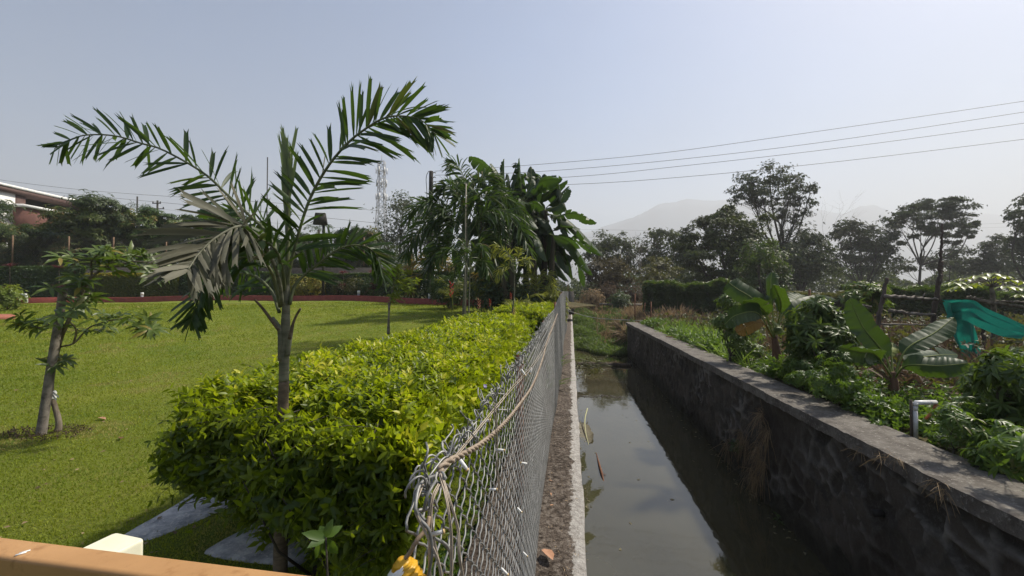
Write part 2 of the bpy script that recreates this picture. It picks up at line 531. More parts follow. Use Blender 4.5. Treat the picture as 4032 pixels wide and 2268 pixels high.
def wall_strip(x0, x1, y0, y1, ztop, jit_in, ny, side):
    """cap top with uneven edges: returns grid verts across (x) by along (y)"""
    ys_ = np.linspace(y0, y1, ny)
    u = np.linspace(0, 1, 14)
    ed = np.cumsum(rng.normal(0, .004, ny)); ed -= np.convolve(np.pad(ed, 12, 'edge'), np.ones(25) / 25, 'valid'); ed += rng.normal(0, .003, ny)
    X = x0 + (x1 - x0) * u[None, :] + np.zeros((ny, 1))
    if side > 0: X[:, -1] += ed; X[:, -2] += ed * .5
    else: X[:, 0] += ed; X[:, 1] += ed * .5
    Y = np.repeat(ys_[:, None], 14, 1)
    Z = ztop + rng.normal(0, .0035, X.shape) + .01 * np.sin(Y * 1.7 + X * 4) * np.sin(Y * .6)
    Z[:, 0] -= .008; Z[:, -1] -= .008
    return X, Y, Z

lw = thing('canal_wall', 'low brown concrete canal wall carrying the chain link fence', 'wall', (0, 0, 0))
X, Y, Z = wall_strip(XL0, XL1, -2, 46, CAP, 0, 420, 1)
mb = MB(); mb.add(np.stack([X, Y, Z], -1), gridfaces(*X.shape))
ny = 420; e = np.stack([X[:, -1], Y[:, -1], Z[:, -1]], -1); lowr = e.copy(); lowr[:, 2] = CAP - .12; lowr[:, 0] = XL1 + .003
mb.add(np.concatenate([e, lowr]), np.stack([np.arange(ny - 1), np.arange(ny - 1) + ny, np.arange(ny - 1) + ny + 1, np.arange(ny - 1) + 1], 1))
e = np.stack([X[:, 0], Y[:, 0], Z[:, 0]], -1); lowl = e.copy(); lowl[:, 2] = -.3
mb.add(np.concatenate([e, lowl]), np.stack([np.arange(ny - 1), np.arange(ny - 1) + 1, np.arange(ny - 1) + ny + 1, np.arange(ny - 1) + ny], 1))
mb.build('cap', M['capL'], lw, smooth=True)
M['masonry_plain'] = surf('dark_masonry', (.05, .045, .04), (.12, .11, .10), 3, .9, bmp=.8, bdist=.03)
mb = MB(); box(mb, ((XL0 + XL1) / 2 + .02, 22, (-3.2 + CAP - .115) / 2), (XL1 - XL0 - .06, 48, CAP - .115 + 3.2)); mb.build('retaining_face', M['masonry_plain'], lw)

# ---- right canal wall: rubble masonry with ribbon pointing
def masonry_mat():
    m, nt, out = newmat('rubble_masonry')
    at = N_(nt, 'ShaderNodeAttribute', attribute_name='mortar')
    cl = N_(nt, 'ShaderNodeAttribute', attribute_name='cell')
    nz = noise(nt, 2.0, 5, .65); fine = noise(nt, 22, 5, .75)
    st = mixc(nt, cl.outputs['Fac'], (.026, .023, .020), (.080, .067, .056))
    st = mixc(nt, mapr(nt, fine, .5, .7), st, (.085, .08, .072))
    mo = mixc(nt, mapr(nt, nz, .40, .60), (.040, .037, .033), (.20, .19, .175))
    c = mixc(nt, at.outputs['Fac'], st, mo)
    c = mixc(nt, mapr(nt, noise(nt, .5, 3, .6), .48, .62, 0, .7), c, (.028, .021, .016))
    g = nt.nodes.new('ShaderNodeNewGeometry')
    sep = nt.nodes.new('ShaderNodeSeparateXYZ'); nt.links.new(g.outputs['Position'], sep.inputs[0])
    ad = N_(nt, 'ShaderNodeMath', operation='MULTIPLY_ADD'); nt.links.new(nz, ad.inputs[0]); ad.inputs[1].default_value = -.8; nt.links.new(sep.outputs[2], ad.inputs[2])
    c = mixc(nt, mapr(nt, ad.outputs[0], -1.9, -2.25, 0, .85), c, (.020, .019, .012))
    p = N_(nt, 'ShaderNodeBsdfPrincipled', i_Roughness=.9)
    p.inputs['Specular IOR Level'].default_value = .25
    nt.links.new(c, p.inputs['Base Color']); nt.links.new(bump(nt, fine, .8, .02), p.inputs['Normal'])
    nt.links.new(p.outputs[0], out.inputs[0])
    return m
M['rubble'] = masonry_mat()
rw = thing('canal_wall', 'tall dark rubble stone canal wall with flat concrete cap', 'wall', (0, 0, 0))
nyy, nzz = 760, 60
u = np.linspace(0, 1, nyy); yy = .6 + (YEND_R - .6) * u ** 1.5; zz = np.linspace(CAP - .16, ZW - .5, nzz)
Yg, Zg = np.meshgrid(yy, zz, indexing='ij')
cy_, cz_ = [], []
for a in np.arange(0, 28.5, .36):
    for b in np.arange(-2.8, .5, .27):
        cy_.append(a + rng.uniform(-.15, .15)); cz_.append(b + rng.uniform(-.12, .12))
cpt = np.stack([cy_, cz_], 1); cval = rng.random(len(cpt))
wy_ = Yg + .05 * np.sin(Zg * 9 + 2 * np.sin(Yg * 3)) ; wz_ = Zg + .04 * np.sin(Yg * 8 + 1.5 * np.sin(Zg * 5))
mort = np.zeros_like(Yg); cell = np.zeros_like(Yg); dome = np.zeros_like(Yg)
for i in range(nyy):
    near = np.abs(cpt[:, 0] - yy[i]) < 1.0
    c = cpt[near]; cv = cval[near]
    d = np.sqrt((wy_[i][:, None] - c[:, 0]) ** 2 + (wz_[i][:, None] - c[:, 1]) ** 2)
    s = np.sort(d, 1); k = d.argmin(1)
    e = s[:, 1] - s[:, 0]
    wdt = .05 + .03 * np.sin(yy[i] * 2.3 + zz * 3.1)
    mort[i] = (1 - sstep(wdt * .3, wdt * 1.5, e)) * (.55 + .45 * np.sin(yy[i] * 1.7 + zz * 2.1 + 2 * np.sin(yy[i] * .6))); cell[i] = cv[k]; dome[i] = np.clip(e / .2, 0, 1)
disp = .042 * mort + .070 * (dome ** .7) * (cell - .35) + rng.normal(0, .004, mort.shape) + .03 * np.sin(Yg * .9 + 1) * np.sin(Zg * 1.5)
Xg = XR0 + .045 - disp
mb = MB(); mb.add(np.stack([Xg, Yg, Zg], -1), gridfaces(nyy, nzz)[:, ::-1])
mb.build('stone_face', M['rubble'], rw, smooth=True, attrs={'mortar': mort.ravel(), 'cell': cell.ravel()})
mb = MB(); X, Y, Z = wall_strip(XR0 - .05, XR1, -2, YEND_R, CAP, 0, 360, -1)
mb.add(np.stack([X, Y, Z], -1), gridfaces(*X.shape)); ny = 360
e = np.stack([X[:, 0], Y[:, 0], Z[:, 0]], -1); lo_ = e.copy(); lo_[:, 2] = CAP - .165 + rng.normal(0, .006, ny)
mb.add(np.concatenate([e, lo_]), np.stack([np.arange(ny - 1), np.arange(ny - 1) + 1, np.arange(ny - 1) + ny + 1, np.arange(ny - 1) + ny], 1)[:, ::-1])
lo2 = lo_.copy(); lo2[:, 0] = XR0 + .06
mb.add(np.concatenate([lo_, lo2]), np.stack([np.arange(ny - 1), np.arange(ny - 1) + 1, np.arange(ny - 1) + ny + 1, np.arange(ny - 1) + ny], 1)[:, ::-1])
box(mb, ((XR0 - .05 + XR1) / 2, YEND_R + .012, CAP - .09), (XR1 - XR0 + .05, .02, .15))
mb.build('cap', M['capR'], rw, smooth=False)
mb = MB(); box(mb, ((XR0 + XR1) / 2 + .05, (YEND_R - 2) / 2, -1.6), (XR1 - XR0 - .12, YEND_R + 2 - .01, 3.3)); mb.build('retaining_core', M['masonry_plain'], rw)
mb = MB()                                                    # wing that turns away from the canal at the far end
box(mb, (XR1 + 2.6, YEND_R - .4, -1.42), (5.2, .5, 3.0)); mb.build('wing_wall', M['masonry_plain'], rw)
mb = MB(); p0 = onX(3445, 2020, XR0 - .03)
tube(mb, [p0 + [0.08, 0, 0], p0 + [-.02, 0, 0]], .045, 12, n=2); mb.build('weep_pipe', M['blackpole'], rw)

# masonry pillar at the far end of the fence wall
c = P(2249, 1238, 37.0)
mb = MB(); box(mb, (c[0], c[1], 1.15), (.52, .5, 2.1)); box(mb, (c[0] - 1.6, c[1], 1.1), (2.7, .35, 2.0))
tag(mb.build('stone_pillar', M['masonry_plain'], origin=(c[0], c[1], .1)), 'dark masonry pillar at the far end of the chain link fence', 'pillar')

# ---- hills
def hill(name, prof, d0, dep, seed):
    r = np.random.default_rng(seed)
    px = np.linspace(prof[0][0], prof[-1][0], 150)
    py = np.interp(px, [a for a, b in prof], [b for a, b in prof])
    wob = np.cumsum(r.normal(0, 1.2, 150)); wob -= np.linspace(0, wob[-1], 150)
    py = py + wob * .35 + r.normal(0, .8, 150)
    rows = []
    for s in np.linspace(-1, 1, 21):
        d = d0 + s * dep
        f = (1 - abs(s)) ** .8 if s < 0 else (1 - s) ** 1.2
        row = []
        for i in range(150):
            p = P(px[i], 1160, d + 60 * math.sin(px[i] * .013 + seed)); top = P(px[i], py[i], d0)[2]
            gul = 1 + .10 * math.sin(px[i] * .055 + 3 * s + seed) * (1 - f)
            row.append([p[0], p[1], max(-2.0, .3 + (top - .3) * f * gul)])
        rows.append(row)
    v = np.array(rows); m = MB(); m.add(v, gridfaces(21, 150))
    return tag(m.build(name, M['hill'], smooth=True), kind='structure')
M['hill'] = surf('haze_blue_hill', (.015, .045, .085), (.03, .07, .12), .012, .95, bmp=0)  # blue of the distant haze is painted into the hill colour
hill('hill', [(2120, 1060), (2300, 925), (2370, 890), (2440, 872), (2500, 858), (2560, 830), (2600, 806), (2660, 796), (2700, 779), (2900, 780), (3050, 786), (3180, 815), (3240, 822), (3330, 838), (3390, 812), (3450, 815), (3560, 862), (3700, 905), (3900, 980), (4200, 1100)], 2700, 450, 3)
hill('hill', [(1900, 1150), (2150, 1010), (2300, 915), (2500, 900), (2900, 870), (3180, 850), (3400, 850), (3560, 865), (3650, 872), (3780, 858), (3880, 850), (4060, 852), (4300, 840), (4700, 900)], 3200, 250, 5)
# ================================================================== PLANT BUILDERS
def ribbons(mb, p0, d0, wd, L, w, droop, tint, jag=True, fold=.25, mat=0, rows=5, curl=None):
    """N palm leaflets: strips with a shallow V and a ragged, bitten-off tip"""
    N = len(p0)
    L = np.broadcast_to(L, (N,)); w = np.broadcast_to(w, (N,)); droop = np.broadcast_to(droop, (N,))
    s = np.linspace(0, 1, rows)
    prof = np.interp(s, [0, .18, .5, .8, 1], [.25, .8, 1, .95, .8])
    C = p0[:, None] + d0[:, None] * (L[:, None] * s)[..., None]
    C[..., 2] -= (droop * L)[:, None] * s ** 2
    if curl is not None: C += curl[:, None] * (L[:, None] * s ** 2)[..., None]
    wd = norm(wd - d0 * (wd * d0).sum(-1, keepdims=True))
    nn = np.cross(d0, wd)
    hw = (w[:, None] * prof / 2)[..., None]
    Lf = C + wd[:, None] * hw + nn[:, None] * hw * fold
    Rt = C - wd[:, None] * hw + nn[:, None] * hw * fold
    v = np.stack([Lf, C, Rt], 2).reshape(N, rows * 3, 3)
    T = norm(C[:, -1] - C[:, -2])
    ex = L[:, None] * rng.uniform(.03, .22, (N, 3))
    k = rows * 3
    e = v[:, -3:]
    teeth = e * .7 + C[:, -1:, :] * .3 + T[:, None] * ex[..., None]
    teeth[:, 0] = e[:, 0] + T * ex[:, :1] + wd * w[:, None] * .1; teeth[:, 2] = e[:, 2] + T * ex[:, 2:] - wd * w[:, None] * .1
    v = np.concatenate([v, teeth], 1); k2 = k + 3
    base = (np.arange(N) * k2)[:, None, None]
    q = []
    for i in range(rows - 1):
        a = 3 * i
        q += [[a, a + 1, a + 4, a + 3], [a + 1, a + 2, a + 5, a + 4]]
    q = (np.array(q)[None] + base).reshape(-1, 4)
    a = k - 3
    if jag: t = [[a, a + 1, k], [a, a + 1, k + 1], [a + 1, a + 2, k + 2]]
    else: t = [[a, a + 1, k + 1], [a + 1, a + 2, k + 1]]
    t = (np.array(t)[None] + base).reshape(-1, 3)
    off = mb.n; nq = 2 * (rows - 1)
    tint = np.broadcast_to(tint, (N,))
    mb.v.append(v.reshape(-1, 3)); mb.n += N * k2
    mb.f += [q + off, t + off]; mb.t += [np.repeat(tint, nq), np.repeat(tint, len(t) // N)]
    mb.m += [np.full(len(q), mat, int), np.full(len(t), mat, int)]

def frond(mr, ml, pts, n, Lf, side, w=.04, spread=.6, start=.12, r0=.012, tint=.4, droop=.25, lean=(1.05, .45), prof=((0, .55), (.25, 1), (.7, .9), (1, .5)), tj=.24, twist=.5):
    c = spline(pts, 40)
    tubes(mr, c[None], np.linspace(r0, r0 * .25, 40), 6, tint)
    u = np.linspace(start, 1, n) ** .95
    u = np.clip(np.repeat(u, 2) + rng.normal(0, .006, 2 * n), start, 1)
    sg = np.tile([1, -1], n)
    idx = u * 39; k = np.clip(idx.astype(int), 0, 38); f = (idx - k)[:, None]
    p = c[k] * (1 - f) + c[k + 1] * f
    T = norm(c[k + 1] - c[k])
    S = norm(np.broadcast_to(side, T.shape) - T * (np.asarray(side) * T).sum(-1, keepdims=True))
    B = np.cross(T, S)
    phi = rng.normal(0, spread, 2 * n)
    out = sg[:, None] * (np.cos(phi)[:, None] * S + np.sin(phi)[:, None] * B)
    al = lean[0] + (lean[1] - lean[0]) * u + rng.normal(0, .10, 2 * n)
    d = norm(out * np.sin(al)[:, None] + T * np.cos(al)[:, None])
    Ls = Lf * np.interp(u, [a for a, b in prof], [b for a, b in prof]) * rng.uniform(.75, 1.12, 2 * n)
    wd = T + rdir(2 * n) * twist
    ribbons(ml, p, d, wd, Ls, w * rng.uniform(.5, 1.15, 2 * n), droop * rng.uniform(.4, 1.6, 2 * n), np.clip(tint + rng.normal(0, tj, 2 * n), 0, 1))

def banana_leaf(mb, pts, wmax, lat=None, tear=.5, tint=.5, start=.16, mat=0, dang=.35, n=44, mr=None, rr=.02, face=None):
    """midrib through pts; blade torn between the side veins"""
    c = spline(pts, n)
    tubes(mr if mr is not None else mb, c[None], np.linspace(rr, rr * .2, n), 6, .95 if mr is None else .6)
    T = norm(np.gradient(c, axis=0))
    up = np.array([0, 0, 1.0])
    if face is not None:
        cm = norm(EYE - c.mean(0)); ta = norm(c[-1] - c[0]); lat = norm(np.cross(ta, cm)) * face + cm * (1 - abs(face))
    S = norm(np.cross(T, up) + 1e-4) if lat is None else norm(np.asarray(lat) - T * (T @ np.asarray(lat))[:, None])
    Nn = np.cross(S, T); Nn *= np.sign(Nn[:, 2:3] + 1e-6)
    s0 = int(start * n)
    u = np.linspace(0, 1, n - s0)
    wid = wmax / 2 * np.minimum(1, (u / .16) ** .6) * np.minimum(1, ((1 - u) / .30) ** .55)
    for sg in (1, -1):
        i = s0
        while i < n - 1:
            seg = int(rng.integers(2, 5)) if rng.random() < tear else int(rng.integers(8, 20))
            j = min(n - 1, i + seg)
            th = dang + rng.normal(0, .10 + .22 * tear); sh = rng.normal(0, .12 * tear)
            rows = np.arange(i, j + 1)
            w = wid[rows - s0]
            V = []
            for q, fr in enumerate((0, .35, .7, 1.0)):
                a = th * (.35 + .9 * fr)
                o = S[rows] * sg * math.cos(a) - Nn[rows] * math.sin(a) * (1 if th > 0 else 1)
                pos = c[rows] + o * (w * fr)[:, None] + T[rows] * (w * fr * (.22 + sh))[:, None]
                if q == 3:
                    pos += Nn[rows] * (rng.normal(0, .010, len(rows)))[:, None]
                    gap = .06 if seg < 6 else .015
                    mid = pos.mean(0); pos = mid + (pos - mid) * (1 - gap)
                pos = pos + Nn[rows] * (.012 * np.sin(rows * 2.1 + fr) * fr)[:, None]
                V.append(pos)
            V = np.stack(V, 1)
            nr = len(rows)
            mb.add(V, gridfaces(nr, 4), np.clip(tint + rng.normal(0, .08), 0, 1) + np.zeros((nr - 1) * 3), mat)
            i = j

def whorl(mb, tpl, tips, axes, k, L, Wd, spread=1.1, tint=.5, tj=.15, sag=0.0, along=.0, mat=0):
    """k leaves round every tip"""
    N = len(tips); tips = np.repeat(tips, k, 0); ax = norm(np.repeat(axes, k, 0))
    r = np.tile(np.arange(k), N)
    ref = norm(np.cross(ax, [0.3, 0.2, 1.0]) + 1e-5); b = np.cross(ax, ref)
    a = r * 2.4 + np.repeat(rng.uniform(0, 6.28, N), k) + rng.normal(0, .25, N * k)
    out = np.cos(a)[:, None] * ref + np.sin(a)[:, None] * b
    sp = spread * rng.uniform(.75, 1.2, N * k)
    d = norm(out * np.sin(sp)[:, None] + ax * np.cos(sp)[:, None]); d[:, 2] -= sag
    pos = tips - ax * (along * (r / max(k - 1, 1)))[:, None]
    Lr = L * rng.uniform(.7, 1.15, N * k)
    t = np.clip(np.repeat(np.broadcast_to(tint, (N,)), k) + rng.normal(0, tj, N * k), 0, 1)
    scatter(mb, tpl, pos, d, ax + rdir(N * k) * .25, Lr, Lr * Wd, t, mat)

def pblobs(bl, d, dj=.0):
    """blobs given in picture pixels at distance d -> centres, radii in metres"""
    out = []
    for b in bl:
        px, py, rx, ry = b[:4]; dd = d + (b[4] if len(b) > 4 else rng.normal(0, dj))
        c = P(px, py, dd); out.append((c, np.array([rx * d / FPX, .5 * (rx + ry) * d / FPX, ry * d / FPX])))
    return out

def tree(name, label, cat, px, d, bl, leafm, barkm, n=4000, L=.2, Wd=.5, tpl=CHEAP, clump=.28, r0=.18, group=None, base=None, dj=1.0, tint=.45, ctj=.2, k=5, sag=.15, spread=1.1, twigs=True, gaps=1.0, up=.5, zb=None, hubf=.35):
    B = pblobs(bl, d, dj)
    if base is None:
        p = P(px, 1160, d); base = np.array([p[0], p[1], 0.0 if zb is None else zb])
    root = thing(name, label, cat, base, group)
    vol = np.array([b[1].prod() ** (2 / 3) for b in B]); vol = vol / vol.sum()
    cents = np.array([b[0] for b in B])
    low = cents[:, 2].min() - base[2]
    hub = base + np.array([0, 0, max(hubf * low, .15 * (cents[:, 2].max() - base[2]))])
    mt = MB(); ml = MB()
    lean = (cents.mean(0) - base) * [1, 1, 0] * .35
    hub = hub + lean * .5
    tubes(mt, spline([base - [0, 0, .3], base * .5 + hub * .5 + rng.normal(0, r0 * .5, 3) * [1, 1, 0], hub], 8)[None], np.linspace(r0 * 1.2, r0 * .85, 8), 8)
    for (c, r), f in zip(B, vol):
        mid = hub * .5 + c * .5 + rng.normal(0, .07, 3) * np.linalg.norm(c - hub) - [0, 0, .06 * np.linalg.norm(c - hub)]
        pa = spline([hub, mid, c], 9)
        tubes(mt, pa[None], np.linspace(r0 * .62, r0 * .16, 9), 6)
        nc = max(5, int(26 * f * len(B) ** .6 * gaps))
        q = rdir(nc); q *= (rng.random(nc) ** .38)[:, None]
        cc = c + q * r
        if twigs:
            a = pa[rng.integers(4, 9, nc)]
            m_ = (a + cc) / 2 + rng.normal(0, .05, (nc, 3)) * r.mean()
            tubes(mt, np.stack([a, m_, cc], 1), np.array([r0 * .13, r0 * .08, r0 * .03]), 4, cap=False)
        m = max(3, int(n * f / nc / k))
        tips = np.repeat(cc, m, 0) + rng.normal(0, 1, (nc * m, 3)) * r * clump * rng.uniform(.5, 1.2, (nc, 1)).repeat(m, 0) * [1, 1, .75]
        ax = norm(tips - c) + [0, 0, up] + rdir(nc * m) * .5
        ct = np.clip(tint + rng.normal(0, ctj, nc), .05, .85).repeat(m)
        whorl(ml, tpl, tips, ax, k, L, Wd, spread, ct, .10, sag)
    mt.build('trunk', barkm, root, smooth=True)
    ml.build('crown', leafm, root)
    return root

def bush(name, label, cat, base, size, leafm, n=900, L=.08, Wd=.5, tpl=CHEAP, k=5, tint=.5, group=None, stemm=None, sag=.1, shell=.45, spread=1.1, ctj=.15, stems=6, sr=.008, box_=False, up=.6):
    """shrub: a few stems and leaves near the surface of a rounded body"""
    base = np.asarray(base, float); size = np.asarray(size, float)
    root = thing(name, label, cat, base, group)
    c = base + [0, 0, size[2] * .55]
    m = n // k
    q = rdir(m)
    if box_: q = q / np.maximum(np.abs(q).max(1, keepdims=True), 1e-6) * .95
    q = q * (rng.random(m) ** shell)[:, None]
    q = q * (1 + .12 * np.sin(q[:, :1] * 5 + 1) * np.sin(q[:, 1:2] * 6))
    tips = c + q * size * [.5, .5, .5]
    tips[:, 2] = np.maximum(tips[:, 2], base[2] + .03)
    ct = np.clip(tint + ctj * np.sin(q[:, 0] * 7 + q[:, 2] * 5) + rng.normal(0, ctj * .6, m), 0, .9)
    ml = MB(); whorl(ml, tpl, tips, norm(q) + [0, 0, up], k, L, Wd, spread, ct, .10, sag)
    ml.build('foliage', leafm, root)
    mt = MB()
    e = tips[rng.integers(0, m, stems)]
    st = base + rng.normal(0, .006, (stems, 3)) * size * [1, 1, 0]
    tubes(mt, np.stack([st, st * .5 + e * .5 + [0, 0, .1 * size[2]], e], 1), np.array([sr, sr * .7, sr * .3]), 5)
    mt.build('stem', stemm or M['bark'], root)
    return root

def copy_tree(o, parent=None):
    c = o.copy(); COL.objects.link(c); c.parent = parent
    W[c.name] = W[o.name].copy() if o.name in W else np.zeros(3)
    for ch in [x for x in bpy.data.objects if x.parent == o]:
        copy_tree(ch, c)
    return c

# leaf materials (leaf colours; the dark end of duranta also carries painted hedge shade)
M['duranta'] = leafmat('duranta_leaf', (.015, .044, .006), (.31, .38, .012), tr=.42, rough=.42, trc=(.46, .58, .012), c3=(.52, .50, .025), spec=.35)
M['palm'] = leafmat('palm_leaf', (.014, .034, .008), (.045, .082, .014), tr=.26, rough=.46, trc=(.12, .22, .02), c3=(.17, .13, .05), spec=.35)
M['drypalm'] = leafmat('fading_palm_leaf', (.055, .060, .038), (.165, .155, .11), tr=.2, rough=.6, trc=(.25, .25, .14), spec=.3)
M['bronze'] = leafmat('bronze_palm_leaf', (.05, .060, .014), (.17, .12, .022), tr=.35, rough=.45, trc=(.30, .22, .03))
M['areca'] = leafmat('areca_leaf', (.07, .11, .02), (.26, .27, .05), tr=.35, rough=.45, trc=(.40, .42, .05))
M['banana'] = leafmat('banana_leaf', (.016, .036, .013), (.048, .082, .028), tr=.15, rough=.5, trc=(.20, .36, .02), c3=(.22, .26, .07), spec=.28)
M['bananadark'] = leafmat('dark_banana_leaf', (.015, .034, .014), (.050, .085, .030), tr=.22, rough=.5, trc=(.12, .24, .02), c3=(.14, .17, .05), spec=.28)
M['bananadry'] = leafmat('yellowed_banana_leaf', (.20, .10, .02), (.34, .20, .04), tr=.3, rough=.6, trc=(.4, .25, .04))
M['mango'] = leafmat('mango_leaf', (.012, .028, .008), (.11, .145, .028), tr=.22, rough=.48, trc=(.16, .24, .03), c3=(.20, .13, .04), spec=.3)
M['mangonew'] = leafmat('young_mango_leaf', (.035, .070, .015), (.10, .15, .025), tr=.28, rough=.42, trc=(.22, .34, .03), c3=(.25, .17, .05), spec=.38)
M['plumeria'] = leafmat('frangipani_leaf', (.045, .080, .016), (.130, .170, .035), tr=.30, rough=.40, trc=(.18, .28, .03), c3=(.26, .20, .05))
M['yellowgreen'] = leafmat('yellow_green_leaf', (.07, .12, .015), (.19, .24, .03), tr=.35, rough=.4, trc=(.35, .42, .03))
M['croton'] = leafmat('golden_shrub_leaf', (.04, .07, .012), (.34, .30, .03), tr=.3, rough=.4, trc=(.4, .38, .03), c3=(.34, .20, .03))
M['olive'] = leafmat('olive_shrub_leaf', (.035, .050, .020), (.13, .125, .05), tr=.25, rough=.5)
M['green'] = leafmat('green_shrub_leaf', (.018, .042, .012), (.055, .095, .025), tr=.25, rough=.4, trc=(.12, .2, .03))
M['cordyline'] = leafmat('dark_red_leaf', (.030, .010, .014), (.14, .035, .040), tr=.25, rough=.35, trc=(.30, .04, .05), spec=.5)
M['far'] = leafmat('woodland_leaf', (.016, .028, .010), (.085, .115, .040), tr=.28, rough=.6, trc=(.08, .11, .03))
M['farbroad'] = leafmat('broad_tree_leaf', (.018, .032, .010), (.090, .120, .030), tr=.22, rough=.55, trc=(.14, .18, .03))  # slightly lighter, yellower variant of the woodland leaf
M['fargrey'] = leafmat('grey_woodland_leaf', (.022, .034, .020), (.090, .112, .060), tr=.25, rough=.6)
M['brown'] = leafmat('dry_brown_leaf', (.045, .030, .018), (.16, .105, .065), tr=.2, rough=.75, trc=(.2, .13, .07))
M['straw'] = leafmat('dry_grass', (.16, .105, .055), (.42, .31, .18), tr=.25, rough=.75, trc=(.35, .25, .13))
M['vine'] = leafmat('vine_leaf', (.020, .040, .012), (.075, .115, .022), tr=.25, rough=.42, trc=(.16, .26, .03), c3=(.14, .10, .04))
M['weed'] = leafmat('weed_leaf', (.028, .065, .013), (.105, .175, .026), tr=.32, rough=.42, trc=(.24, .40, .03), c3=(.17, .15, .05))
M['redflower'] = leafmat('red_bract', (.40, .025, .020), (.62, .10, .06), tr=.25, rough=.4, trc=(.7, .08, .05))
M['peach'] = leafmat('peach_bract', (.55, .16, .12), (.72, .38, .26), tr=.25, rough=.4, trc=(.7, .3, .2))

M['browngreen'] = leafmat('brownish_woodland_leaf', (.040, .034, .018), (.12, .095, .05), tr=.18, rough=.7)
# ================================================================== NEAR HEDGES
def hedge(name, label, xl, xr, y0l, y0r, y1, ztop, dens_near, dens_far, ysplit, leafL, see=True):
    c = np.array([(xl + xr) / 2, (y0l + y1) / 2, 0.0])
    root = thing(name, label, 'hedge', (c[0], c[1], float(gz(c[0], c[1]))))
    def yf(x): return y0l + (y0r - y0l) * (x - xl) / (xr - xl)
    def top(x, y):
        rt = xr - .32 * sstep(4, 11, y) * (1 if see else 0)
        e = np.minimum(np.minimum(x - xl, rt - x), np.minimum(y - yf(x), y1 - y))
        h = ztop + .75 * (gz(x, y) - gz(x, np.full_like(x, y0l))) + .045 * np.sin(x * 6 + y * 2.3) * np.sin(y * 3.7 - x) + .03 * np.sin(x * 13 + 1) * np.sin(y * 9)
        return h - .14 * np.clip(1 - e / .22, 0, 1) ** 2, e
    ml = MB()
    for (ya, yb, dens, Lf, tpl, k) in ((min(y0l, y0r), ysplit, dens_near, leafL, LEAF, 7), (ysplit, y1, dens_far, leafL * 1.35, CHEAP, 6)):
        if yb <= ya: continue
        n = int((xr - xl) * (yb - ya) * dens)
        x = rng.uniform(xl, xr, n); y = rng.uniform(ya, yb, n)
        h, e = top(x, y); ok = e > 0; x, y, h = x[ok], y[ok], h[ok]; n = len(x)
        z = h - np.abs(rng.normal(0, .035, n)) + (rng.random(n) < .08) * rng.uniform(0, .10, n)
        ax = np.stack([rng.normal(0, .35, n), rng.normal(0, .35, n), np.ones(n)], 1)
        cl = .5 + .25 * np.sin(x * 4.1 + 2 * np.sin(y * 2.1)) * np.sin(y * 3.3)
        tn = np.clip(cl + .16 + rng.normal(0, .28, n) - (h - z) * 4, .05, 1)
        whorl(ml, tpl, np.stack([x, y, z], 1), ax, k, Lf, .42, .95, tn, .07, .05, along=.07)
        # just under the surface: older, greener leaves; dark tint also stands in for gap shade
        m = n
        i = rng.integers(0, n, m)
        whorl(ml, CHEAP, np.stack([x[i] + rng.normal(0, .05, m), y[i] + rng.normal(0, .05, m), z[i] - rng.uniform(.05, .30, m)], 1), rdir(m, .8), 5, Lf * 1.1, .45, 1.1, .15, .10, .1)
    # sides
    gx = lambda y: xr - .32 * sstep(4, 11, y) * (1 if see else 0)
    for side, cnt in (('f', 1.0), ('l', .8), ('r', 1.0), ('b', .5)):
        ln = {'f': math.hypot(xr - xl, y0r - y0l), 'l': y1 - y0l, 'r': y1 - y0r, 'b': xr - xl}[side]
        if side in 'fb':
            n = int(ln * ztop * dens_near * cnt * (1.15 if side == 'f' else .4)); s = rng.random(n)
        else:
            n = int(ln * ztop * dens_far * cnt * 1.1); s = rng.random(n) ** 1.35
        hz = rng.random(n) ** .75
        if side == 'f': x = xl + (xr - xl) * s; y = yf(x); nx, ny = -.15, -1
        elif side == 'b': x = xl + (xr - xl) * s; y = np.full(n, y1); nx, ny = 0, 1
        elif side == 'l': y = y0l + (y1 - y0l) * s; x = np.full(n, xl); nx, ny = -1, 0
        else: y = y0r + (y1 - y0r) * s; x = gx(y); nx, ny = 1, 0
        g = gz(x, y)
        ht = ztop + .75 * (g - gz(x, np.full(n, y0l))) - g - .12
        z = g + .08 + hz * (ht - .08)
        bul = .10 * np.sin(hz * 3.14) + .06 * np.sin(s * ln * 3.7) * np.sin(z * 6) + rng.normal(0, .05, n) - (.18 + (.60 * np.clip(1 - (x - xl - .5) / .7, 0, 1) if side in 'fb' else .5)) * np.clip(1 - hz / .55, 0, 1)
        if side == 'f': bul += .12 * (x < xl + .5) * np.sin(hz * 3.14)
        if side == 'f':                       # thinner low down, where the slabs show through
            keep = rng.random(n) < np.clip(.12 + hz * 1.3 + .6 * sstep(xl + .8, xl + 1.4, x), 0, 1)
        else: keep = np.ones(n, bool)
        x = x + nx * bul; y = y + ny * bul
        P_ = np.stack([x, y, z], 1)[keep]; m = len(P_)
        ax = np.stack([nx + rng.normal(0, .5, m), ny + rng.normal(0, .5, m), rng.uniform(-.3, .8, m)], 1)
        tn = np.clip((.08 if side == 'f' else .2) + .5 * (hz[keep] > .88) + np.abs(rng.normal(0, .13, m)) + (.18 if side == 'r' else 0), 0, .85)  # front leaves get a darker tint that paints in that face's shade
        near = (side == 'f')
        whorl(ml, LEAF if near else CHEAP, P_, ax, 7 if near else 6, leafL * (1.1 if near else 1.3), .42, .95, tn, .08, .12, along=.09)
    # leaves and twigs of the inside, leaf tint darkened to deepen the shade
    n = int((xr - xl) * min(y1 - y0l, 4.5) * ztop * 330)
    x = rng.uniform(xl + .1, xr - .1, n); y = yf(x) + .08 + rng.random(n) ** 1.3 * min(y1 - y0l, 4.5); z = gz(x, y) + .38 + rng.random(n) ** .6 * (ztop - .58)
